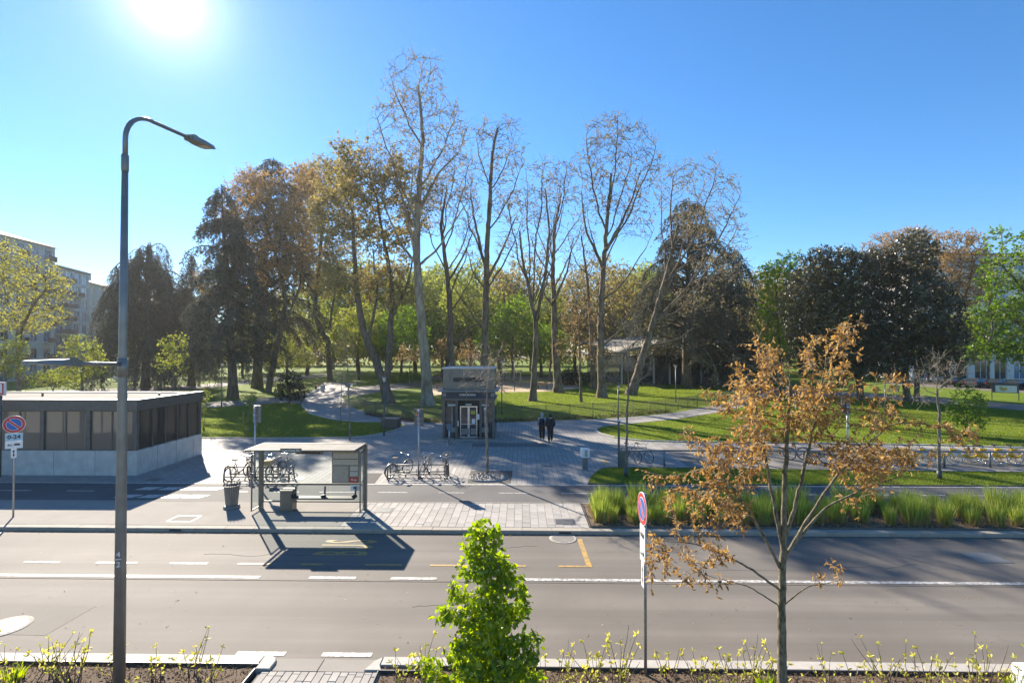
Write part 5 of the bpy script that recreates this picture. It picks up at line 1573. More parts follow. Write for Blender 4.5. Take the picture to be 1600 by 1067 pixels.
bench('wooden bench far behind the dark bush on left path', 500, 607, R(170), 'wood')
bench('bench beside sand area behind the kiosk', 690, 608, R(20), 'wood')
bench('bench under the magnolia trees beside the far path', 1395, 612, R(185), 'wood')
bench('bench right of the slim plane by the playground', 848, 607, R(160), 'wood')
q = G(504, 612)
t = thing('litter_bin', 'pale concrete litter bin beside path behind dark bush', 'litter bin', (q.x, q.y, 0))
MB().box(-0.22, 0.22, -0.22, 0.22, -0.02, 0.85).build('body', MT['concrete'], t, 0.02); MB().box(-0.26, 0.26, -0.26, 0.26, 0.852, 0.93).build('lid', MT['concrete'], t, 0.02)

# playground frame and fence pieces
q = G(797, 605)
t = thing('swing_frame', 'timber swing frame standing on the playground sand', 'swing', (q.x, q.y, 0), R(10))
for x in (-1.7, 1.7):
    for s in (-1, 1): MB().tube([(x, s*0.9, -0.05), (x, s*0.08, 2.6)], 0.07, 8).build('leg', MT['wood'], t)
MB().tube([(-1.95, 0, 2.6), (1.95, 0, 2.6)], 0.075, 8).build('cross_beam', MT['wood'], t)
for x in (-0.8, 0.8):
    so = MB().box(x-0.22, x+0.22, -0.1, 0.1, 0.5, 0.54).build('swing_seat', MT['black'], t)
    for s in (-0.2, 0.2): MB().tube([(x+s, 0, 0.54), (x+s, 0, 2.56)], 0.012, 4).build('chain', MT['galv'], so)
q = G(784, 612)
t = thing('pushchair', 'dark pushchair with blue seat right of the kiosk', 'pushchair', (q.x, q.y, 0), R(200))
for x in (-0.3, 0.35):
    for y in (-0.25, 0.25): MB().tube([(x+0.11*math.cos(2*PI*k/14), y, 0.13+0.11*math.sin(2*PI*k/14)) for k in range(14)], 0.022, 5, True).build('wheel', MT['black'], t)
for y in (-0.25, 0.25): MB().tube([(-0.3, y, 0.13), (0.1, y, 0.55), (0.5, y, 1.05)], 0.016, 6).tube([(0.35, y, 0.13), (-0.05, y, 0.6)], 0.016, 6).build('frame', MT['mid_metal'], t)
MB().tube([(0.5, -0.25, 1.05), (0.5, 0.25, 1.05)], 0.02, 6).build('handle', MT['black'], t)
MB().at((0, 0, 0)).add([(-0.3, -0.2, 0.45), (-0.3, 0.2, 0.45), (0.05, 0.2, 0.42), (0.05, -0.2, 0.42), (0.3, 0.2, 0.95), (0.3, -0.2, 0.95)], [(0, 3, 2, 1), (3, 5, 4, 2)]).build('seat', MT['lightblue'], t).modifiers.new('solid', 'SOLIDIFY').thickness = 0.05
hd = MB(); hd.lathe([(0.02, 0.28), (0.17, 0.22), (0.26, 0.05), (0.26, 0.0)], 12, (0.12, 0, 0.85), caps=False); hd.build('hood', MT['cloth_black'], t)

# map board at right
q0, q1 = G(1550, 624), G(1592, 626)
t = thing('map_board', 'white park map board on two posts at right edge', 'notice board', (q0.x, q0.y, 0), math.atan2(q1.y-q0.y, q1.x-q0.x))
L = (q1-q0).length
for x in (0, L): MB().box(x-0.04, x+0.04, -0.04, 0.04, -0.05, 2.0).build('post', MT['dark_metal'], t)
MB().box(0.05, L-0.05, -0.05, 0.05, 0.85, 1.95).build('frame', MT['dark_metal'], t)
MB().box(0.3, L-0.15, -0.056, -0.051, 0.92, 1.72).build('map_sheet', MT['white'], t)
MB().at((L*0.42, -0.058, 1.32)).add([(-0.35, 0, 0.15), (-0.2, 0, -0.22), (0.2, 0, -0.25), (0.42, 0, -0.02), (0.3, 0, 0.2), (0.05, 0, 0.12), (-0.15, 0, 0.28)], [(0, 1, 2, 3, 4, 5, 6)]).build('map_print', mat('ochre map print', (0.6, 0.45, 0.12), 0.6), t)

# white block at the lower right corner
q = G(1579, 1033, 0.45)
t = tag(MB().box(0.0, 1.3, -1.4, 0.0, -0.05, 0.45).build('concrete_block', MT['white'], None, 0.02, (q.x, q.y, 0)), 'pale concrete block cut by lower right corner', 'block')

# ------------------------------------------------------------------ parked cars
def car(label, paint, loc, rz, group='cars parked along the far street'):
    t = thing('parked_car', label, 'car', loc, rz, group)
    sec = [(-2.1, 0.42, 0.72, 0.78), (-2.05, 0.30, 0.92, 0.86), (-1.5, 0.28, 0.98, 0.90), (-0.5, 0.24, 0.97, 0.91), (0.9, 0.24, 0.95, 0.91), (1.5, 0.27, 0.86, 0.88), (2.0, 0.3, 0.74, 0.82), (2.12, 0.4, 0.6, 0.72)]
    mb = MB(); vs = []; fs = []
    for x, zb, zt, w in sec: vs += [(x, -w, zb), (x, w, zb), (x, w*1.0, (zb+zt)/2), (x, w*0.94, zt), (x, -w*0.94, zt), (x, -w, (zb+zt)/2)]
    for i in range(len(sec)-1):
        for k in range(6):
            l = (k+1) % 6; fs.append((i*6+k, i*6+l, (i+1)*6+l, (i+1)*6+k))
    fs += [tuple(range(6)), tuple(range(len(sec)*6-1, len(sec)*6-7, -1))]
    mb.add(vs, fs, False); mb.build('body', MT[paint], t, 0.04)
    g = MB(); g.taper((-1.95, 0.95, -0.82, 0.82), 0.95, (-1.4, 0.15, -0.62, 0.62), 1.43); g.build('windows', MT['dark_glass'], t, 0.03)
    r = MB(); r.taper((-1.42, 0.17, -0.63, 0.63), 1.425, (-1.25, 0.0, -0.5, 0.5), 1.48)
    for s in (-1, 1):
        r.bar((-1.93, s*0.8, 0.96), (-1.4, s*0.63, 1.43), 0.05, 0.05).bar((0.93, s*0.8, 0.96), (0.15, s*0.63, 1.43), 0.05, 0.05).bar((-0.45, s*0.815, 0.96), (-0.5, s*0.63, 1.43), 0.04, 0.05)
    r.build('roof', MT[paint], t)
    for x in (-1.3, 1.32):
        for s in (-1, 1):
            wo = MB().lathe([(0.2, -0.1), (0.32, -0.1), (0.33, 0.0), (0.32, 0.1), (0.2, 0.1)], 18).build('wheel', MT['black'], t)
            wo.matrix_local = Matrix.Translation((x, s*0.82, 0.33)) @ Matrix.Rotation(PI/2, 4, 'X')
            MB().lathe([(0.2, -0.095), (0.05, -0.105)], 10).build('rim', MT['chrome'], wo)
            
    for s in (-1, 1):
        MB().box(2.02, 2.1, s*0.6-0.15, s*0.6+0.15, 0.58, 0.7).build('headlight', MT['lens'], t)
        MB().box(-2.11, -2.03, s*0.66-0.12, s*0.66+0.12, 0.72, 0.86).build('tail_light', MT['lens_red'], t)
        MB().box(0.55, 0.72, s*0.95-0.1, s*0.95+0.1, 0.95, 1.07).build('mirror', MT[paint], t)
    return t
cars = [(1492, 84, 'car_black', 20, 'black parked car nearest the thin dark trunk at right'), (1527, 82, 'car_grey', 24, 'grey parked car in middle of the right hand row'), (1560, 80, 'car_black', 24, 'black parked car third along the right hand row'),
        (1590, 78, 'car_black', 24, 'black parked car behind the map board'), (1470, 95, 'car_white', 0, 'white car in the street before the shop fronts'), (1625, 77, 'car_grey', 24, 'grey parked car cut by right frame edge'),
        (200, 95, 'car_white', 60, 'white parked car far left beyond the weeping cedar'), (60, 90, 'car_grey', 60, 'grey parked car far left under the yellow tree')]
for px, Y, pm_, an, lab in cars:
    p = T(px, 545, Y); car(lab, pm_, (p.x, p.y, 0.0), R(an))
struct('far_street', MB().prism([tuple(T0(1380, 90)), tuple(T0(1380, 101)), tuple(T0(1800, 101)), tuple(T0(1800, 66)), tuple(T0(1640, 70)), tuple(T0(1500, 78))], -0.1, -0.008), MT['asphalt'])

# ------------------------------------------------------------------ two walkers
def skin_mesh(name, V, E, Rr, m, parent, root=0, sub=2):
    me = bpy.data.meshes.new(name); me.from_pydata(V, E, [])
    me.materials.append(m)
    o = bpy.data.objects.new(name, me); link(o, parent)
    o.modifiers.new('skin', 'SKIN')
    bpy.context.view_layer.objects.active = o
    sv = me.skin_vertices[0].data if me.skin_vertices else None
    if sv is None:
        bm = bmesh.new(); bm.from_mesh(me); bm.verts.layers.skin.verify(); bm.to_mesh(me); bm.free(); sv = me.skin_vertices[0].data
    for i, r in enumerate(Rr):
        sv[i].radius = (r, r) if not isinstance(r, tuple) else r
        sv[i].use_root = (i == root)
    s = o.modifiers.new('sub', 'SUBSURF'); s.levels = sub; s.render_levels = sub
    return o
def walker(label, loc, rz, H, top, hairm, legm, stride, pockets=True, hood=False):
    """x right, +y forward (walking away)"""
    t = thing('person', label, 'person', loc, rz); k = H/1.75
    def S(p): return tuple(c*k for c in p)
    st = stride
    V = [(0, 0, 0.95), (0, 0.01, 1.15), (0, 0.02, 1.38), (0, 0.03, 1.50), (0, 0.045, 1.60), (0, 0.045, 1.70),
         (-0.1, 0, 0.92), (-0.1, 0.05+st*0.5, 0.5), (-0.1, st*0.9, 0.09), (-0.1, st*0.9+0.14, 0.035),
         (0.1, 0, 0.92), (0.1, 0.03-st*0.3, 0.5), (0.1, -st*0.9, 0.12), (0.1, -st*0.9+0.13, 0.035),
         (-0.19, 0.01, 1.42), (-0.25, -0.06, 1.15), (-0.19, 0.08, 0.95), (0.19, 0.01, 1.42), (0.25, -0.06, 1.15), (0.19, 0.08, 0.95)]
    E = [(0,1),(1,2),(2,3),(3,4),(4,5),(0,6),(6,7),(7,8),(8,9),(0,10),(10,11),(11,12),(12,13),(2,14),(14,15),(15,16),(2,17),(17,18),(18,19)]
    Rr = [.13,.13,.15,.055,.085,.075,.085,.06,.045,.035,.085,.06,.045,.035,.06,.045,.035,.06,.045,.035]
    V = [S(p) for p in V]; Rr = [r*k for r in Rr]
    skin_mesh('body', V, E, Rr, MT['skin'], t)
    # jacket, trousers, shoes, hair as clothing over the body
    jv = [V[0], V[1], V[2], S((0, 0.03, 1.46)), V[14], V[15], V[16], V[17], V[18], V[19]]
    jv[0] = S((0, 0, 0.84))
    skin_mesh('jacket', jv, [(0,1),(1,2),(2,3),(2,4),(4,5),(5,6),(2,7),(7,8),(8,9)], [r*k for r in (.2,.195,.2,.09,.1,.085,.07,.1,.085,.07)], MT[top], t)
    skin_mesh('trousers', [S((0, 0, 0.92)), V[6], V[7], V[8], V[10], V[11], V[12]], [(0,1),(1,2),(2,3),(0,4),(4,5),(5,6)], [r*k for r in (.15,.125,.095,.085,.125,.095,.085)], MT[legm], t)
    for a, b in ((8, 9), (12, 13)):
        p, q_ = Vector(V[a]), Vector(V[b])
        skin_mesh('shoe', [tuple(p+Vector((0, -0.05, -0.03))), tuple(q_+Vector((0, 0, 0.012)))], [(0, 1)], [0.055*k, 0.045*k], MT['ink'] if not hood else MT['cream_rubber'], t)
    # fingers
    for si in (16, 19):
        p = Vector(V[si]); s = -1 if si == 16 else 1
        for f in range(5):
            dx = (-0.03+f*0.015)*k if f < 4 else 0
            a = p+Vector((dx, 0.0, -0.06*k)) if f < 4 else p+Vector((-s*0.03*k, 0.02*k, -0.03*k))
            L = (0.075, 0.085, 0.08, 0.06, 0.05)[f]*k
            skin_mesh('finger', [tuple(p), tuple(a), tuple(a+Vector((0, 0.015*k, -L*0.5))), tuple(a+Vector((0, 0.035*k, -L)))], [(0,1),(1,2),(2,3)], [0.02*k, 0.01*k, 0.009*k, 0.008*k], MT['skin'], t, 0, 1)
    hm = MB(); hm.ball(S((0, 0.03, 1.655)), 0.115*k, 14, 9, 1.12); hm.build('hood' if hood else 'hair', MT[hairm], t)
    if hood: skin_mesh('hood_collar', [S((0, 0, 1.45)), S((0, 0.0, 1.54))], [(0, 1)], [0.13*k, 0.1*k], MT[hairm], t)
    # face
    MB().ball(S((0, 0.135, 1.625)), 0.018*k, 6, 4).build('nose', MT['skin'], t)
    for s in (-1, 1):
        MB().ball(S((s*0.035, 0.122, 1.655)), 0.012*k, 6, 4).build('eye', MT['ink'], t)
        MB().ball(S((s*0.088, 0.05, 1.635)), 0.022*k, 6, 4, 1.5).build('ear', MT['skin'], t)
    MB().cbox(S((0, 0.125, 1.585)), (0.045*k, 0.012, 0.01)).build('mouth', MT['red'], t)
    return t
pA_, pB_ = G(847, 688), G(860, 690.5)
walker('person in grey hood and dark trousers walking beside companion in black', (pA_.x, pA_.y, 0), R(-6), 1.78, 'cloth_grey', 'cloth_grey', 'cloth_black', 0.2, hood=True)
walker('person in black jacket and black trousers walking on the plaza', (pB_.x, pB_.y, 0), R(4), 1.8, 'cloth_black', 'hair', 'cloth_black', -0.17)
t = thing('backpack', 'black backpack on the back of the grey hooded walker', 'backpack', (pA_.x-0.02, pA_.y-0.21, 1.0), R(-6))
MB().taper((-0.17, 0.17, -0.13, 0.03), 0, (-0.15, 0.15, -0.1, 0.03), 0.46).build('bag', MT['cloth_black'], t, 0.04)
MB().taper((-0.12, 0.12, -0.18, -0.131), 0.05, (-0.11, 0.11, -0.15, -0.12), 0.25).build('front_pocket', MT['cloth_black'], t, 0.02)
for s in (-1, 1): MB().tube([(s*0.1, 0.03, 0.42), (s*0.1, 0.12, 0.5), (s*0.1, 0.36, 0.46), (s*0.12, 0.42, 0.3)], 0.02, 6).build('strap', MT['cloth_black'], t)
# ------------------------------------------------------------------ trees of the park
def tree_px(name, label, base, trunk_pts, blobs, r0, r1, seed, extra=(), Y=None, wob=0.25, **kw):
    rs = np.random.RandomState(seed+500)
    if Y is None: Y = G(*base).y
    if G(*base).y > 0 and abs(G(*base).y-Y) > 0.5: pass
    tr = [ptrunk([base]+list(trunk_pts), Y, r0, r1, rs, wob)]
    for pts, a, b in extra:
        p = ptrunk(pts, Y, a, b, rs, wob)
        p[0][0, 2] = T(*pts[0], Y).z if pts[0] != base else -0.1
        tr.append(p)
    bl = [pblob(*b[:4], Y, *(b[4:])) for b in blobs] if blobs is not None else BRB
    return broadleaf(name, label, tr, bl, seed=seed, **kw)
GP = 'tall plane trees in the park'
pk_ = dict(limbs=7, group=GP, step=0.62, infl=7.0, kill=1.15, rt=0.022, twl=1.2, ntw=2, nleaf=5, LL=0.2, LW=0.13, clump=0.27, voids=0.9, jit=0.2, up=0.3, twr=0.013, hi=0.05, flare=1.5)
tree_px('plane_tree', 'tallest plane tree with pale straight trunk behind the lift kiosk', (668, 633), [(663,560),(654,460),(650,380),(654,300),(660,210),(652,130)],
        [(650,135,48,50,1.2),(632,200,55,65),(690,225,50,65),(650,285,75,55,.8),(715,290,28,50,.7),(600,260,35,45,.7)], 0.62, 0.12, 11, bark='bark_pale', nA=900, extra=[([(654,420),(635,330),(612,250)],.2,.07),([(654,330),(685,270),(715,240)],.2,.06)], **pk_)
tree_px('plane_tree', 'dark trunked plane tree just left of the kiosk roof', (706, 622), [(704,540),(703,470),(697,410),(690,350),(700,300)],
        [(695,310,40,60),(725,330,30,50),(672,340,25,40,.6),(720,265,30,30,.7),(735,400,25,25,.4)], 0.5, 0.12, 12, bark='bark_dark', twig='twig_dark', nA=600, extra=[([(700,440),(725,400),(738,360)],.16,.06),([(706,540),(740,505),(765,512)],.13,.05)], **pk_)
tree_px('plane_tree', 'plane tree with upright forked crown directly above the kiosk', (757, 626), [(757,560),(759,470),(761,390),(766,300),(770,240),(778,205)],
        [(785,215,40,30),(755,205,22,22,.6),(798,250,32,25,.6),(735,295,28,30,.6),(800,330,32,30,.7),(770,280,30,40,.7),(735,360,22,30,.4)], 0.52, 0.13, 13, nA=560, extra=[([(759,420),(742,350),(735,300)],.2,.07),([(760,440),(785,390),(805,340)],.2,.06),([(757,520),(730,480),(705,445)],.12,.05)], **pk_)
tree_px('plane_tree', 'slim plane tree with curved forked trunk right of the kiosk', (832, 626), [(836,560),(838,510),(826,450),(815,400),(812,360)],
        [(815,330,32,45),(850,290,35,40),(800,390,28,30,.5),(838,350,28,50,.6)], 0.4, 0.1, 14, nA=520, extra=[([(838,500),(852,430),(858,360),(852,300)],.22,.08)], **pk_)
tree_px('plane_tree', 'thick trunked plane tree between the forked slim plane and the seed laden plane', (873, 613), [(869,560),(866,480),(864,420),(868,350),(878,300)],
        [(880,290,28,40),(862,330,30,45),(900,340,22,40,.6),(850,400,28,25,.5)], 0.6, 0.11, 15, nA=480, extra=[([(866,470),(888,420),(897,370)],.2,.06),([(865,440),(840,400),(828,370)],.15,.05)], **pk_)
tree_px('plane_tree', 'plane tree with rounded seed laden crown right of centre', (941, 621), [(939,560),(940,480),(945,400),(950,330),(956,270)],
        [(962,220,52,36,1.3),(918,255,28,38),(1000,255,36,45),(958,300,55,40,.8),(990,345,35,30,.5),(925,340,25,40,.5)], 0.55, 0.14, 16, nA=820, extra=[([(943,420),(915,360),(908,300)],.2,.06),([(948,390),(985,320),(1000,270)],.22,.06),([(941,540),(985,505),(1010,500)],.14,.05)], **{**pk_, 'nleaf': 6, 'clump': 0.22})
tree_px('plane_tree', 'twin stem plane close behind left of the seed laden plane', (927, 608), [(926,560),(922,490),(915,420),(908,370)],
        [(905,390,28,40),(925,440,26,40,.7),(890,440,22,30,.5)], 0.42, 0.1, 17, nA=380, **pk_)
tree_px('plane_tree', 'leaning plane tree with pale branches tilted to the right', (986, 617), [(1003,565),(1020,510),(1036,455),(1050,400),(1060,350)],
        [(1055,300,32,45),(1090,270,38,30),(1115,310,42,45),(1090,350,45,40),(1140,370,32,45,.7),(1120,420,45,30,.6),(1085,470,40,25,.4)], 0.62, 0.14, 18, nA=850, bark='bark_plane', twig='twig',
        extra=[([(1028,500),(1065,465),(1100,445)],.16,.05),([(1040,440),(1080,405),(1125,380)],.16,.05),([(1016,540),(1060,530),(1085,512)],.15,.06),([(1052,390),(1045,330),(1050,280)],.16,.05)], **pk_)
tree_px('young_tree', 'thin straight young tree with rusty buds between two plane trunks', (908, 628), [(907,580),(906,530),(905,490)], [(905,500,30,40),(890,540,22,25,.6),(920,545,22,25,.6)], 0.2, 0.05, 19, nA=380, step=0.45, infl=5, kill=0.8, rt=0.015, twl=0.7, ntw=2, nleaf=3, LL=0.14, LW=0.09, leaf='leaf_rust')

# left hand mass
ol = dict(dens=3.8, clump=0.1, voids=0.7, step=0.65, infl=7, kill=1.2, rt=0.02, twl=1.4, ntw=3, nleaf=11, LL=0.29, LW=0.18, bark='bark_dark', twig='twig_dark', leaf='leaf_olive', jit=0.22, group='olive leaved trees left of centre')
tree_px('lime_tree', 'old gnarled multi stem tree with olive young leaves left of tallest plane', (607, 630), [(600,600),(585,565),(570,525),(560,470),(555,400),(552,330)],
        [(555,270,55,45),(600,300,45,60),(530,330,40,50),(590,390,45,50,.7),(640,330,30,60,.6),(560,440,45,40,.5),(620,450,30,40,.4)], 0.55, 0.13, 21, nA=1100, extra=[([(602,610),(606,560),(610,500),(612,440),(598,370),(590,310)],.42,.12),([(610,500),(635,450),(645,400)],.22,.08),([(575,530),(590,460),(583,390)],.2,.07)], flare=1.6, **ol)
tree_px('lime_tree', 'olive leaved tree with dark leaning trunk in the left middle', (516, 594), [(512,550),(505,520),(490,490),(500,420),(505,350)],
        [(510,300,45,50),(480,360,40,50),(530,370,35,50),(500,430,40,40,.7)], 0.55, 0.14, 22, nA=850, extra=[([(510,545),(520,490),(530,420)],.3,.1)], **{**ol, 'LL': 0.3, 'LW': 0.19})
tree_px('lime_tree', 'tan budded tree with leaning trunk in front of the cedars', (419, 613), [(425,570),(437,520),(445,470),(430,400),(415,350)],
        [(400,310,45,40),(440,330,50,50),(370,330,35,30),(450,400,45,50),(400,400,45,45),(345,440,35,22,.6),(470,300,35,40)], 0.45, 0.12, 23, nA=1100, extra=[([(437,520),(470,450),(475,380)],.2,.07),([(430,440),(385,400),(360,360)],.16,.06)], **{**ol, 'leaf': 'leaf_rust', 'nleaf': 9, 'LL': 0.26, 'LW': 0.16})
# cedars
def cpx(label, base, top_px, hwpx, Y, **kw):
    b = G(*base) if Y is None else T(base[0], 545, Y)
    Y = b.y; tp = T(*top_px, Y)
    return conifer('cedar_tree', label, (b.x, b.y, 0), tp.z, hwpx*Y/FPX, lean=(tp.x-b.x, 0), **kw)
cpx('weeping blue cedar with arching curtains behind metro entrance', (228, 600), (232, 388), 98, 78, seed=31, nb=95, z0=0.2, droop=0.75, arch=0.4, flat_top=True, hang=1.7, tw=2.8, ntw=90, nl=13, LL=0.5, LW=0.1, rb=0.6, needle='needle_grey')
cpx('tall dark cedar at left edge of the tree group', (364, 622), (340, 288), 92, None, seed=32, nb=130, z0=0.14, droop=0.28, rb=0.55, hang=0.9, tw=1.6, ntw=34, nl=14, LL=0.42, LW=0.11, shape=0.6)
cpx('tallest dark cedar behind the tan budded tree', (402, 606), (428, 246), 118, None, seed=33, nb=150, z0=0.16, droop=0.25, rb=0.7, hang=0.6, tw=1.7, ntw=36, nl=13, LL=0.46, LW=0.12, shape=0.55)
cpx('grey green cedar leaning at the left of the cedar group', (300, 606), (300, 395), 80, 84, seed=34, nb=100, z0=0.12, droop=0.5, hang=1.4, tw=2.4, ntw=55, nl=13, LL=0.4, LW=0.1, rb=0.5, needle='needle_grey')
cpx('broad dark cedar behind the leaning plane tree', (1073, 606), (1078, 310), 112, None, seed=35, nb=150, z0=0.1, droop=0.22, rb=0.75, hang=0.6, tw=1.9, ntw=38, nl=14, LL=0.46, LW=0.12, shape=0.5)
cpx('second lower cedar to the right of the broad cedar', (1130, 603), (1150, 388), 88, None, seed=36, nb=110, z0=0.08, droop=0.3, rb=0.6, hang=0.9, tw=1.9, ntw=34, nl=14, LL=0.46, LW=0.12, shape=0.5)
# evergreen magnolias at right
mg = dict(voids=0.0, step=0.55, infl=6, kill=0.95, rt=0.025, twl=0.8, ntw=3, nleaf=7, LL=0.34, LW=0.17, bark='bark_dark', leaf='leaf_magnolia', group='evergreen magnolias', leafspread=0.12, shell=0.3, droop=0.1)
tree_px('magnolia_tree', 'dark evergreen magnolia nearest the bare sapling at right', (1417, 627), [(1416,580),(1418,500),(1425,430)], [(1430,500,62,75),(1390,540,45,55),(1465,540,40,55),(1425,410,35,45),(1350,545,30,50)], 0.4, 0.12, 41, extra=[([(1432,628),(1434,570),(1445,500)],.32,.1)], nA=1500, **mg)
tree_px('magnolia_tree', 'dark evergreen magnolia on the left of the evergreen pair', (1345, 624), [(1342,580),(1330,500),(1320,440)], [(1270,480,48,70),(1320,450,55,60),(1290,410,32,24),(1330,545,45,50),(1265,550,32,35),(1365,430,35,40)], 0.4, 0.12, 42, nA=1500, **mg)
lm = dict(step=0.55, infl=6, kill=1.0, rt=0.018, twl=0.8, ntw=3, nleaf=4, LL=0.26, LW=0.18, bark='bark_dark', twig='twig_dark')
tree_px('maple_tree', 'bright green tree showing left of the dark magnolias', (1222, 616), [(1220,570),(1214,510)], [(1210,470,27,50),(1203,440,20,28),(1218,530,26,32),(1232,420,20,25,.6),(1196,500,18,30)], 0.3, 0.1, 43, nA=900, leaf='leaf_bright', dens=3.2, **{**lm, 'nleaf': 7})
tree_px('plane_tree', 'rust brown crowned tree behind the right magnolia', (1400, 598), [(1400,520),(1398,440)], [(1385,395,35,28),(1420,385,38,28),(1400,420,45,30)], 0.4, 0.12, 44, nA=750, leaf='leaf_rust', dens=3.2, **{**lm, 'LL': 0.24, 'LW': 0.14, 'nleaf': 6})
tree_px('plane_tree', 'rust brown crowned tree with dark trunk right of the magnolias', (1497, 604), [(1495,530),(1492,460),(1498,410)], [(1495,390,38,30),(1520,420,30,35),(1470,420,28,30),(1500,455,38,28,.7)], 0.4, 0.12, 45, nA=750, leaf='leaf_rust', extra=[([(1494,500),(1515,450),(1525,410)],.2,.06)], dens=3.2, **{**lm, 'LL': 0.24, 'LW': 0.14, 'nleaf': 6})
tree_px('maple_tree', 'fresh green maple reaching in from the right edge', (1640, 650), [(1636,580),(1625,500),(1605,440)], [(1590,400,42,40),(1565,440,28,35),(1560,500,38,38),(1610,480,50,60),(1545,545,28,22),(1600,545,45,25),(1575,370,25,15,.5)], 0.38, 0.1, 46, nA=1150, leaf='leaf_green', dens=3.4, extra=[([(1630,540),(1590,500),(1560,490)],.16,.05),([(1615,470),(1580,430),(1560,410)],.16,.05)], **lm)
tree_px('young_tree', 'yellow green tree with dark limbs at left edge in front of the blocks', (30, 616), [(30,570),(28,525),(20,490)], [(40,440,55,40),(80,450,28,30),(15,410,35,35),(30,500,50,25),(85,490,22,20,.5)], 0.3, 0.1, 47, nA=850, leaf='leaf_yellow', extra=[([(28,530),(55,480),(75,450)],.15,.05)], **{**lm, 'LL': 0.22, 'LW': 0.16, 'nleaf': 3})
sg = dict(step=0.4, infl=5, kill=0.7, rt=0.012, twl=0.6, ntw=3, nleaf=4, LL=0.2, LW=0.14, bark='bark_dark', twig='twig_dark', leaf='leaf_lime', group='young green maples beyond the metro entrance')
tree_px('young_tree', 'lime green maple above the metro sign at left edge', (14, 634), [(14,600),(14,570)], [(14,552,28,26),(0,575,25,18),(26,580,14,14)], 0.14, 0.05, 48, nA=420, **sg)
tree_px('young_tree', 'lime green maple behind the lower lantern of the lamp post', (129, 634), [(129,600),(130,570)], [(128,550,26,24),(140,575,26,20),(110,580,18,16)], 0.14, 0.05, 49, nA=420, **sg)
tree_px('young_tree', 'round lime green maple right of the lamp post', (269, 634), [(269,600),(270,570)], [(272,552,22,30),(258,565,14,18),(285,575,12,14)], 0.14, 0.05, 50, nA=420, **sg)
tree_px('young_tree', 'low spreading lime green maple behind metro roof middle', (84, 632), [(84,610)], [(85,594,34,12),(60,598,18,8),(110,600,20,8)], 0.1, 0.05, 51, nA=300, **sg)
tree_px('young_tree', 'staked young tree with green top on the left lawn', (391, 674), [(390,655),(389,635)], [(390,628,9,16),(388,645,8,8,.5)], 0.05, 0.02, 52, nA=160, step=0.22, infl=3, kill=0.35, rt=0.008, twl=0.35, ntw=3, nleaf=4, LL=0.12, LW=0.08, bark='bark_grey', leaf='leaf_green')
q = G(391, 674)
for dx, dy, lab in ((-0.55, 0.1, 'left'), (0.45, 0.1, 'right')):
    tag(MB().tube([(0, 0, -0.05), (0, 0, 1.5)], 0.045, 8).build('tree_stake', MT['wood'], None, 0, (q.x+dx, q.y+dy, 0)), '%s timber stake of the young tree on left lawn' % lab, 'stake')

# light green trees deeper in the park
bgd = [(448, 92, 40, 'leaf_lime', 560, 545), (560, 100, 48, 'leaf_lime', 520, 560), (628, 96, 46, 'leaf_green', 520, 530), (650, 120, 60, 'leaf_lime', 480, 500), (735, 105, 52, 'leaf_lime', 470, 480),
       (800, 92, 48, 'leaf_green', 510, 500), (845, 110, 50, 'leaf_lime', 500, 520), (900, 118, 50, 'leaf_olive', 480, 470), (975, 110, 55, 'leaf_olive', 470, 470), (1010, 125, 50, 'leaf_lime', 470, 490),
       (480, 118, 55, 'leaf_lime', 500, 500), (1180, 120, 50, 'leaf_olive', 480, 480), (560, 130, 60, 'leaf_lime', 460, 470), (700, 135, 60, 'leaf_lime', 470, 450), (330, 112, 45, 'leaf_lime', 560, 540), (1250, 125, 60, 'leaf_olive', 470, 500), (780, 130, 60, 'leaf_olive', 480, 460), (860, 95, 34, 'leaf_green', 540, 540),
       (420, 140, 55, 'leaf_olive', 490, 0), (520, 150, 60, 'leaf_lime', 470, 0), (610, 145, 55, 'leaf_olive', 465, 0), (670, 150, 55, 'leaf_lime', 470, 0), (760, 150, 60, 'leaf_lime', 465, 0), (830, 140, 55, 'leaf_olive', 460, 0), (930, 145, 60, 'leaf_olive', 465, 0), (1000, 150, 60, 'leaf_lime', 470, 0), (1060, 140, 55, 'leaf_olive', 480, 0), (1130, 150, 55, 'leaf_lime', 480, 0), (1210, 145, 60, 'leaf_olive', 480, 0), (1300, 150, 60, 'leaf_lime', 480, 0), (280, 140, 55, 'leaf_olive', 520, 0), (200, 135, 50, 'leaf_lime', 540, 0), (380, 105, 40, 'leaf_lime', 540, 0), (590, 108, 40, 'leaf_lime', 530, 0), (690, 112, 42, 'leaf_green', 520, 0), (1500, 90, 34, 'leaf_lime', 520, 0), (1545, 88, 34, 'leaf_green', 500, 0), (1450, 92, 34, 'leaf_green', 530, 0)]
protos = {}
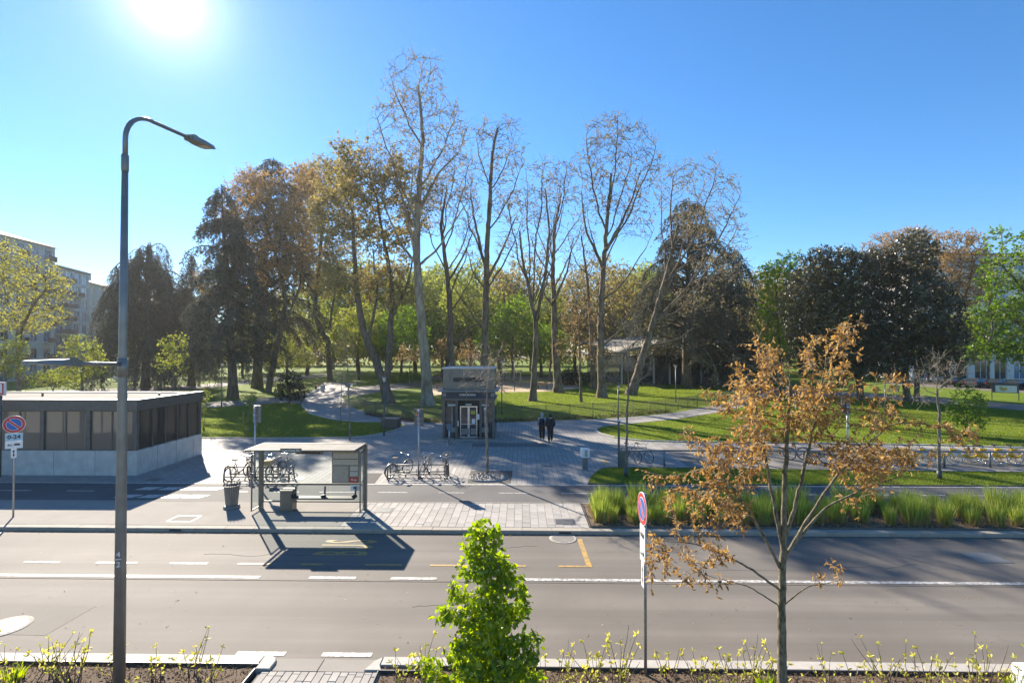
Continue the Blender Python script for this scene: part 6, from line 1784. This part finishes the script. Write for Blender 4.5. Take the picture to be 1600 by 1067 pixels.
for i, (px, Y, rr, lf, cy, _) in enumerate(bgd):
    key = (lf, i % 2)
    if key not in protos:
        Y0 = 100.0
        rs_ = np.random.RandomState(60+i)
        tr = [(np.array([(0, 0, -0.1), (0.2, 0, 2.5), (-0.1, 0.1, 5), (0.3, 0, 8)]), 0.28, 0.12)]
        bl = [((0, 0, 9), (4.6, 4.6, 4.5)), ((2.5, 0, 7), (3.4, 3.4, 3)), ((-2.6, 1, 6.8), (3.2, 3.4, 3)), ((0.5, -1, 12), (3, 3, 2.5))]
        protos[key] = broadleaf('background_tree', 'x', tr, bl, nA=700, step=0.6, infl=6, kill=1.1, seed=60+i, rt=0.02, twl=1.1, ntw=3, nleaf=4, LL=0.34, LW=0.22, bark='bark_dark', twig='twig_dark', leaf=lf, origin=(0, 0, 0), droop=0.25, group='leafy trees deep in the park')
        o = protos[key]
    else:
        o = copy_tree(protos[key])
    p = T(px, 545, Y); zt = T(px, cy-rr*0.9, Y).z
    near_ = [(0, 'behind the metro entrance'), (300, 'behind the left cedars'), (440, 'behind the dark bush'), (540, 'behind the old gnarled tree'), (640, 'behind the tallest plane'), (700, 'above the lift kiosk'), (790, 'behind the forked slim plane'), (870, 'behind the centre right planes'), (960, 'behind the leaning plane'), (1100, 'behind the broad cedar'), (1190, 'left of the magnolias'), (1420, 'before the white building')]
    wh_ = [n2 for p2, n2 in near_ if p2 <= px][-1]
    lab_ = '%s leafy tree in %s park %s' % ({'leaf_lime': 'lime green', 'leaf_green': 'mid green', 'leaf_olive': 'olive brown'}[lf], 'middle' if Y < 104 else ('deep' if Y < 128 else 'farthest'), wh_)
    seen_ = globals().setdefault('SEEN_', {}); seen_[lab_] = seen_.get(lab_, 0)+1
    o['label'] = lab_ if seen_[lab_] == 1 else lab_.replace('leafy tree', 'leafy tree (%s one)' % ('right hand', 'rightmost')[min(1, seen_[lab_]-2)])
    s = zt/14.0; o.location = (p.x, p.y, 0); o.scale = (rr*Y/FPX/5.0, rr*Y/FPX/5.0, s); o.rotation_euler = (0, 0, i*1.3)
# small rusty trees by the playground
for i, (px, py, cy) in enumerate(((690, 600, 545), (733, 600, 548), (640, 603, 550))):
    tree_px('young_tree', ('small rust leaved tree right of the tallest plane trunk', 'small orange leaved tree just above the kiosk', 'small dark rusty tree between old tree and tallest plane')[i], (px, py), [(px, 575), (px+1, cy+10)], [(px, cy, 15, 17), (px-8, cy+10, 10, 8), (px+9, cy+8, 10, 8)], 0.14, 0.05, 80+i, nA=260, step=0.45, infl=5, kill=0.8, rt=0.015, twl=0.7, ntw=3, nleaf=4, LL=0.2, LW=0.12, bark='bark_dark', leaf='leaf_rust', clump=0.3, group='rusty young trees')
# wind blown litter on road and lawns
def specks(name, label, x0, x1, y0, y1, n, z, L, W, m, seed):
    rs = np.random.RandomState(seed)
    V, Q, rn = leaves(np.stack([rs.uniform(x0, x1, n), rs.uniform(y0, y1, n), np.full(n, z)+rs.uniform(0.004, 0.012, n)], 1), rs.normal(0, 1, (n, 3))*[1, 1, 0.08], L, W, rs, 4.0)
    return tag(np_obj(name, np_mesh(name, V, Q, rnd=rn), MT[m]), label, 'litter', None, 'stuff')
specks('road_litter', 'small pale bits of litter scattered over the road', -16, 16, 10.3, 16.9, 420, ZR, 0.045, 0.03, 'straw', 71)
specks('kerb_litter', 'dry leaves gathered in the gutter of the far kerb', -22, 22, 16.85, 17.02, 900, ZR, 0.06, 0.035, 'leaf_rust', 72)
specks('fallen_leaves', 'fallen leaves on the right park lawn', 6, 50, 33, 60, 1600, -0.015, 0.12, 0.08, 'straw', 73)
specks('fallen_leaves', 'fallen leaves on the fenced lawn under planes', -12, 20, 46, 70, 2200, -0.01, 0.14, 0.1, 'leaf_rust', 74)
specks('fallen_leaves', 'fallen leaves on the left park lawn', -34, -8, 33, 52, 1600, -0.012, 0.12, 0.08, 'leaf_rust', 75)
specks('fallen_leaves', 'fallen leaves blown over the plaza paving', -18, 4, 23, 36, 500, 0.0, 0.06, 0.04, 'leaf_rust', 76)
# far wood that closes the view
rs_ = np.random.RandomState(5)
n_ = 40000
X_ = rs_.uniform(-190, 190, n_); Y_ = rs_.uniform(178, 196, n_); Hm = 14+3.5*np.sin(X_*0.11)+2.5*np.sin(X_*0.31+1)
Z_ = Hm*rs_.uniform(0, 1, n_)**0.7
V, Q, rn = leaves(np.stack([X_, Y_, Z_], 1), rs_.normal(0, 1, (n_, 3)), 1.5, 0.9, rs_)
tag(np_obj('far_wood', np_mesh('far_wood', V, Q, rnd=rn), MT['leaf_olive']), 'distant line of trees closing the park', 'trees', None, 'stuff')

# bare saplings
sp = dict(dens=1.2, step=0.2, infl=3, kill=0.34, rt=0.006, twl=0.5, ntw=2, nleaf=0, bark='bark_grey', twig='twig', crownleaf=False, twr=0.0045, hi=0.012, jit=0.14, up=0.25, group='bare street saplings')
tree_px('bare_sapling', 'bare sapling growing from the gravel pit in the plaza', (762, 745), [(761,700),(760,640),(762,600)], [(763,580,40,30),(790,600,25,18),(735,600,20,20),(765,555,25,20)], 0.07, 0.035, 91, nA=380, wob=0.03, extra=[([(758,640),(775,650),(786,668)],.015,.006)], **sp)
tree_px('bare_sapling', 'bare fan shaped sapling on the lawn strip beside the terminal', (978, 745), [(979,690),(980,640),(982,600)], [(990,560,35,30),(965,550,26,28),(1010,590,22,25),(955,590,20,22),(985,520,24,22)], 0.07, 0.04, 92, nA=420, wob=0.03, **sp)
tree_px('bare_sapling', 'bare grey sapling on lawn strip in front of yellow bicycles', (1468, 749), [(1467,700),(1468,650),(1464,610)], [(1462,580,28,28),(1490,585,22,22),(1440,600,20,18),(1460,560,16,18),(1450,625,25,12)], 0.085, 0.045, 93, nA=380, wob=0.03, **sp)
tree_px('bare_sapling', 'bare sapling rising behind the bus shelter roof', (547, 688), [(546,650),(544,600),(543,560)], [(542,550,18,40),(555,600,14,25),(530,585,14,25)], 0.06, 0.03, 94, nA=320, wob=0.03, **sp)
tree_px('bare_sapling', 'thin bare sapling left of the one behind the shelter roof', (533, 672), [(533,640),(534,600)], [(535,590,10,25),(528,610,8,15)], 0.04, 0.02, 95, nA=160, wob=0.03, **sp)
# dark trunk guards
for px, py, lab in ((1468, 749, 'dark guard round foot of the sapling before yellow bicycles'), (978, 745, 'dark guard round foot of the sapling beside the terminal')):
    q = G(px, py)
    tag(MB().lathe([(0.1, -0.02), (0.105, 0.42), (0.095, 0.42)], 12).build('trunk_guard', MT['dark_metal'], None, 0, (q.x, q.y, 0)), lab, 'trunk guard')
# gravel mound in the pit
rs_ = np.random.RandomState(3); q = G(764, 746); n_ = 900
a = rs_.uniform(0, 2*np.pi, n_); r_ = np.sqrt(rs_.uniform(0, 1, n_))
V, Q, rn = leaves(np.stack([q.x+r_*np.cos(a)*0.85, q.y+r_*np.sin(a)*0.75, 0.12*(1-r_**2)+0.01], 1), rs_.normal(0, 1, (n_, 3)), 0.09, 0.07, rs_)
md = MB().lathe([(0.95, 0.0), (0.7, 0.06), (0.35, 0.11), (0.02, 0.13)], 24, (q.x, q.y, 0.004)).build('gravel_mound', MT['gravel']); tag(md, 'low gravel mound round foot of the plaza sapling', 'gravel', None, 'stuff')
go_ = np_obj('pebbles', np_mesh('pebbles', V, Q, rnd=rn), MT['gravel'], md)

# ------------------------------------------------------------------ bushes
def bush(name, label, px, py, blobs, leaf, seed, nA=400, LL=0.12, LW=0.07, nleaf=5, step=0.25, Y=None, spread=0.05, **kw):
    Yb = G(px, py).y
    st = [([(px, py), (px+dx, py-dy)], 0.03, 0.012) for dx, dy in ((-6, 14), (6, 14), (3, 20), (-3, 18))]
    return tree_px(name, label, (px, py), [(px, py-18)], blobs, 0.04, 0.015, seed, extra=st, nA=nA, step=step, infl=4, kill=step*1.7, rt=0.007, twl=0.35, ntw=3, nleaf=nleaf, LL=LL, LW=LW, bark='bark_dark', leaf=leaf, wob=0.05, leafspread=spread, cat='bush', **kw)
bush('green_bush', 'bushy green shrub on the right lawn', 1510, 681, [(1512,640,24,30),(1505,618,14,18),(1525,655,18,16),(1495,655,16,14)], 'leaf_green', 101, 620, 0.13, 0.09)
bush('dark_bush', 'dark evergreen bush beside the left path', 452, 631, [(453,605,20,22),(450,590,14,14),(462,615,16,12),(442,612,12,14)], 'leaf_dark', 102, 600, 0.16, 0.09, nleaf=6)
bush('green_bush', 'sunlit shrub at the corner of metro entrance', 318, 672, [(318,640,8,20),(316,655,9,14),(322,622,7,10)], 'leaf_lime', 103, 260, 0.1, 0.07)
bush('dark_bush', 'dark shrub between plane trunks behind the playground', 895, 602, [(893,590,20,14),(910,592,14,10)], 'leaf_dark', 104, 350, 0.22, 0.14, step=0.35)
bush('dark_bush', 'low dark shrub at foot of the old tree', 645, 600, [(640,590,20,9),(655,592,14,7)], 'leaf_green', 105, 260, 0.2, 0.13, step=0.35)
# brushwood heap near the old tree
rs_ = np.random.RandomState(12); q = G(553, 634); n_ = 420
A_ = np.stack([q.x+rs_.normal(0, 1.1, n_), q.y+rs_.normal(0, 0.9, n_), np.abs(rs_.normal(0, 0.35, n_))], 1)
D_ = _unit(rs_.normal(0, 1, (n_, 3))*[1, 1, 0.6]+[0, 0, 0.4])*rs_.uniform(0.4, 1.3, (n_, 1))
V, Q = frusta(A_, A_+D_, np.full(n_, 0.012), np.full(n_, 0.005), 3)
tag(np_obj('brushwood', np_mesh('brushwood', V, Q), MT['twig']), 'tangled bare brushwood by the bend of left path', 'brushwood', None, 'stuff')

# ------------------------------------------------------------------ lawns and ground cover
R1 = [tuple(G(*p)[:2]) for p in [(1700,704),(1500,698),(1350,695.5),(1200,693.5),(1060,692),(1000,690),(962,685.5),(940,679),(931,672),(940,667),(1000,661),(1060,655),(1140,642),(1190,628),(1300,621),(1420,628),(1600,643),(1750,655)]]
L1 = [tuple(G(*p)[:2]) for p in [(300,685),(420,685),(540,684.5),(572,682),(602,677),(622,671),(634,665.5),(604,659.5),(560,659.5),(520,656),(484,647),(472,635),(445,629),(400,633),(320,638)]]
grass_field('lawn_grass', 'mown grass of the lawn strip beside the cycle lane', [(p[0], p[1]) for p in l2poly if True][:-3]+[(30, l2[-1].y), (30, 22.9), (l2[0].x, 22.9)], 0.03, 420, 0.07, 1)
grass_field('lawn_grass', 'mown grass of the right park lawn', R1, -0.02, 150, 0.08, 2, 0.016)
grass_field('lawn_grass', 'shaded grass of the left park lawn', L1, -0.02, 190, 0.08, 3, 0.015)
FL = [tuple(G(*p)[:2]) for p in [(776,657),(860,654),(940,651),(1000,646.5),(1050,641.5),(1128,627),(1150,620),(1140,607),(1000,598),(905,608),(850,613),(776,614)]]
grass_field('lawn_grass', 'fenced lawn under the plane trees', FL, -0.02, 70, 0.1, 4, 0.022)
def litter(name, label, pts, n, z, L, W, m, seed, h=0.02):
    rs = np.random.RandomState(seed)
    xs = [p[0] for p in pts]; ys = [p[1] for p in pts]
    X = rs.uniform(min(xs), max(xs), n*3); Y = rs.uniform(min(ys), max(ys), n*3); k = inside(pts, X, Y); X, Y = X[k][:n], Y[k][:n]
    V, Q, rn = leaves(np.stack([X, Y, z+h*rs.uniform(0, 1, len(X))], 1), rs.normal(0, 1, (len(X), 3))*[1, 1, 0.35], L, W, rs, 3.0)
    return tag(np_obj(name, np_mesh(name, V, Q, rnd=rn), MT[m]), label, 'ground cover', None, 'stuff')
MC = leafmat('bark chip', (0.06, 0.038, 0.022), (0.20, 0.135, 0.085), 0.1, 0.7, 0.0)
MT['chip'] = MC
litter('bark_chips', 'bark chip mulch in near right bed', rect(-2.6, 12, 7.5, 9.7), 15000, 0.0, 0.055, 0.022, 'chip', 21, 0.03)
litter('bark_chips', 'bark chip mulch in near left bed', rect(-12, -5.02, 7.5, 9.7), 7000, 0.0, 0.055, 0.022, 'chip', 22, 0.03)
litter('dry_leaves', 'dry straw and leaves under the tall grass', rect(2.4, 24, 17.42, 19.9), 9000, 0.03, 0.12, 0.03, 'straw', 23, 0.06)
fb = [G(*p) for p in [(776,659.5),(860,656.5),(940,653.5),(1000,649),(1050,644)]]
st_ = [(p.x, p.y-0.15) for p in fb]+[(p.x, p.y+1.1) for p in fb[::-1]]
litter('ivy', 'brown ground cover along foot of right fence', st_, 5000, 0.0, 0.14, 0.1, 'leaf_ivy', 24, 0.22)
fb = [G(*p) for p in [(570,648),(600,653),(640,658.5),(691,661)]]
litter('ivy', 'brown ground cover along foot of left fence', [(p.x, p.y-0.15) for p in fb]+[(p.x, p.y+1.1) for p in fb[::-1]], 3500, 0.0, 0.14, 0.1, 'leaf_ivy', 25, 0.25)

# ------------------------------------------------------------------ tall ornamental grass, one object per tuft
rg = random.Random(9)
tm_ = []
for k_ in range(4):
    rs = np.random.RandomState(200+k_)
    a_ = tuft_mesh('blades', 230, 1.12, 0.46, 0.02, rs, 0.34); a_.materials.append(MT['reed'])
    b_ = tuft_mesh('dead_blades', 150, 0.5, 0.6, 0.012, rs, 0.9); b_.materials.append(MT['straw'])
    tm_.append((a_, b_))
idx = 0
for row, (yy, x0, x1, dx) in enumerate(((17.95, 2.75, 19.5, 1.02), (18.75, 2.75, 20.5, 0.93), (19.5, 2.75, 21.5, 0.95))):
    x = x0
    while x < x1:
        t = thing('grass_tuft', 'upright tuft of tall green ornamental grass in the planted strip', 'ornamental grass', (x+rg.uniform(-.18, .18), yy+rg.uniform(-.16, .16), 0.02), rg.uniform(0, 6), 'tall ornamental grass tufts along the cycle lane')
        a_, b_ = tm_[idx % 4]; s = rg.uniform(0.62, 1.0); t.scale = (s*rg.uniform(.95, 1.5), s*rg.uniform(.95, 1.5), s)
        link(bpy.data.objects.new('blades', a_), t)['kind'] = 'stuff'; link(bpy.data.objects.new('dead_blades', b_), t)['kind'] = 'stuff'
        idx += 1; x += dx*(0.5 if x < 7.5 else 0.72)*rg.uniform(0.85, 1.15)

# ------------------------------------------------------------------ near shrubs with yellow green buds
def shrub_meshes(seed, n, h):
    rs = np.random.RandomState(seed)
    parts = []; P = []; AX = []
    for i in range(n):
        a = rs.uniform(0, 2*np.pi); p0 = np.array([0.12*np.cos(a), 0.12*np.sin(a), -0.05])*rs.uniform(0.2, 1)
        d = np.array([np.cos(a)*rs.uniform(0.05, 0.5), np.sin(a)*rs.uniform(0.05, 0.5), 1.0]); L = h*rs.uniform(0.45, 1.15)
        pts = [p0]
        for k in range(4):
            d = d+rs.normal(0, 0.12, 3)*[1, 1, 0.2]; pts.append(pts[-1]+d/np.linalg.norm(d)*L/4)
        pts = np.array(pts); parts.append(frusta(pts[:-1], pts[1:], np.array([.009, .008, .006, .005])*0.9, np.array([.008, .006, .005, .003])*0.9, 5))
        if rs.uniform() < 0.22: continue
        for k in range(2, 5):
            for _ in range(rs.randint(1, 5) if k < 4 else 5):
                f = rs.uniform(0, 1); P.append(pts[k-1]*(1-f)+pts[k]*f if k < 4 else pts[4]); AX.append(rs.normal(0, 0.6, 3)+[0, 0, 0.6])
    V, Q = join(parts); st = np_mesh('stems', V, Q, smooth=True); st.materials.append(MT['twig_dark'])
    V, Q, rn = leaves(np.array(P), np.array(AX), 0.075, 0.032, rs, 0, True); lf = np_mesh('leaves', V, Q, rnd=rn); lf.materials.append(MT['leaf_shrub'])
    return st, lf
shr = [shrub_meshes(300+k, n, h) for k, (n, h) in enumerate(((9, 0.75), (7, 0.6), (11, 0.85), (6, 0.5)))]
sx = [(-10.6, 9.3), (-10.0, 9.45), (-9.35, 9.2), (-8.9, 9.5), (-8.45, 9.3), (-7.95, 9.1), (-7.5, 9.4), (-6.65, 9.3), (-6.1, 9.45), (-5.7, 9.2), (-9.0, 8.75), (-6.6, 8.8),
      (-2.2, 9.1), (-1.75, 9.35), (-1.2, 9.5), (-0.6, 9.3), (0.9, 9.3), (1.25, 9.5), (1.75, 9.35), (2.75, 9.5), (3.1, 9.3), (3.7, 9.2), (4.15, 9.5), (4.6, 9.3), (5.5, 9.45), (6.0, 9.25), (6.55, 9.5), (6.95, 9.3), (7.5, 9.5), (8.0, 9.3), (8.5, 9.5), (9.0, 9.3), (9.4, 9.5),
      (3.3, 8.9), (5.1, 8.85), (7.2, 8.9), (8.6, 8.9), (1.4, 8.85), (9.3, 8.8), (0.5, 8.9)]
for i, (x, y) in enumerate(sx):
    side_ = 'left' if x < -4 else 'right'
    t = thing('budding_shrub', 'thin stemmed shrub with yellow green buds in the near %s bed' % side_, 'shrub', (x+rg.uniform(-.1, .1), y, 0.0), rg.uniform(0, 6), 'budding shrubs in the near %s bed' % side_)
    s = rg.uniform(0.72, 1.05); t.scale = (s*1.15, s*1.15, s)
    st, lf = shr[rg.randrange(4)]
    link(bpy.data.objects.new('stems', st), t)['kind'] = 'stuff'; link(bpy.data.objects.new('leaves', lf), t)['kind'] = 'stuff'
# low green clumps between them
for x, y, lab in ((-9.3, 9.25, 'low green clump of leaves in near left bed'), (4.35, 9.2, 'low green clump right of the brown tree trunk'), (3.35, 8.95, 'low green clump left of the brown tree trunk'), (8.7, 9.2, 'low green clump near the concrete block')):
    rs = np.random.RandomState(int(abs(x)*100))
    o = np_obj('green_clump', tuft_mesh('green_clump', 60, 0.25, 0.4, 0.03, rs, 0.8), MT['leaf_hornbeam']); o.location = (x, y, 0); tag(o, lab, 'plant')

# ------------------------------------------------------------------ two near trees
def near_tree(name, label, Y, base_px, trunk, blobs, **kw):
    return tree_px(name, label, base_px, trunk, blobs, kw.pop('r0'), kw.pop('r1'), kw.pop('seed'), Y=Y, **kw)
near_tree('columnar_tree', 'bright green columnar young tree in near bed', 8.3, (768, 1135), [(767,1050),(763,950),(758,880),(756,840)],
    [(765,1090,66,50,1.0),(770,1020,58,50,1.0),(772,950,50,45,1.0),(764,900,42,36,.9),(756,862,30,28,.8),(752,832,24,18,.6),(790,960,34,30,.5),(725,930,26,26,.4),(735,985,30,24,.4),(832,1010,22,22,.5),(700,1050,30,28,.5),(660,1030,16,14,.3),(815,1060,32,32,.6),(700,960,18,16,.35),(790,900,24,26,.5)],
    r0=0.05, r1=0.012, seed=111, wob=0.02, voids=2.2, dens=1.15, nA=1500, step=0.08, infl=0.9, kill=0.10, rt=0.0035, twl=0.16, ntw=3, nleaf=4, LL=0.088, LW=0.056, bark='bark_grey', twig='twig_dark', leaf='leaf_hornbeam', droop=0.45, fold=True, twr=0.0018, hi=0.006, up=0.05, cap=7000, shell=0.0)
BRB = []
_rb = random.Random(8)
for (x0, y0), (x1, y1), r_ in (((1230,800),(1283,505),17),((1240,760),(1335,525),15),((1225,780),(1225,540),17),((1215,790),(1180,570),17),((1205,790),(1115,600),16),((1200,800),(1070,680),16),((1195,820),(1045,745),15),
        ((1190,850),(1000,850),10),((1180,905),(1060,892),8),((1235,800),(1355,595),15),((1250,780),(1395,640),15),((1260,780),(1440,662),16),((1270,770),(1425,712),17),((1280,790),(1400,750),14),((1250,912),(1338,905),9),
        ((1200,760),(1130,700),20),((1210,740),(1150,630),17),((1180,830),(1080,800),17),((1255,720),(1310,600),15),((1225,700),(1200,620),18),((1230,680),(1255,560),16),((1200,820),(1110,770),20),((1290,740),(1350,690),18),((1160,800),(1120,740),18)):
    n_ = max(3, int(math.hypot(x1-x0, y1-y0)/26))
    for k_ in range(n_):
        f_ = 0.38+0.62*k_/(n_-1)
        dd = _rb.uniform(-45, 45)
        b_ = pblob(x0+(x1-x0)*f_+_rb.uniform(-9, 9), y0+(y1-y0)*f_+_rb.uniform(-9, 9), r_*_rb.uniform(.7, 1.2), r_*_rb.uniform(.7, 1.2), 8.55)
        ph = (len(BRB)*0.0+hash((x1, y1)) % 7-3)/3.0
        BRB.append(((b_[0][0], b_[0][1]+ph*1.1*f_, b_[0][2]), b_[1], 1.0))
near_tree('brown_tree', 'young tree with dry brown leaves in near right bed', 8.55, (1223, 1108), [(1222,1040),(1220,960),(1221,900),(1224,850),(1226,760),(1230,680),(1235,600)],
    None,
    r0=0.085, r1=0.02, seed=112, wob=0.02, dens=1.5, nA=1700, step=0.1, infl=1.2, kill=0.15, rt=0.0042, twl=0.2, ntw=2, nleaf=5, LL=0.078, LW=0.031, bark='bark_fore', twig='twig', leaf='leaf_brown', droop=0.35, fold=True, twr=0.003, hi=0.008, up=0.1, cap=7000, jit=0.16,
    extra=[([(1221,890),(1190,830),(1150,770),(1110,720)],.03,.012),([(1222,880),(1260,810),(1310,740),(1360,690)],.035,.012),([(1223,860),(1205,760),(1190,680),(1180,620)],.035,.012),([(1224,850),(1250,760),(1275,650),(1290,570)],.035,.012),
           ([(1218,920),(1160,880),(1090,850),(1030,845)],.022,.006),([(1217,945),(1170,915),(1110,900)],.014,.004),([(1225,945),(1260,915),(1310,908)],.014,.004),([(1222,870),(1290,790),(1350,760),(1400,745)],.028,.008)])

# ------------------------------------------------------------------ thin haze added to lift distant shadows and veil the sunward side
hm_ = bpy.data.materials.new('haze'); hm_.use_nodes = True
hn = hm_.node_tree; hn.nodes.clear()
pv = hn.nodes.new('ShaderNodeVolumePrincipled'); pv.inputs['Color'].default_value = (0.95, 0.95, 0.95, 1)
pv.inputs['Density'].default_value = 0.00019; pv.inputs['Anisotropy'].default_value = 0.5
ho = hn.nodes.new('ShaderNodeOutputMaterial'); hn.links.new(pv.outputs[0], ho.inputs['Volume'])
hz = MB().box(-320, 320, -45, 350, -1.7, 46).build('haze', hm_)
hz['kind'] = 'stuff'; hz['label'] = 'thin haze added to lift the shadows over the park'
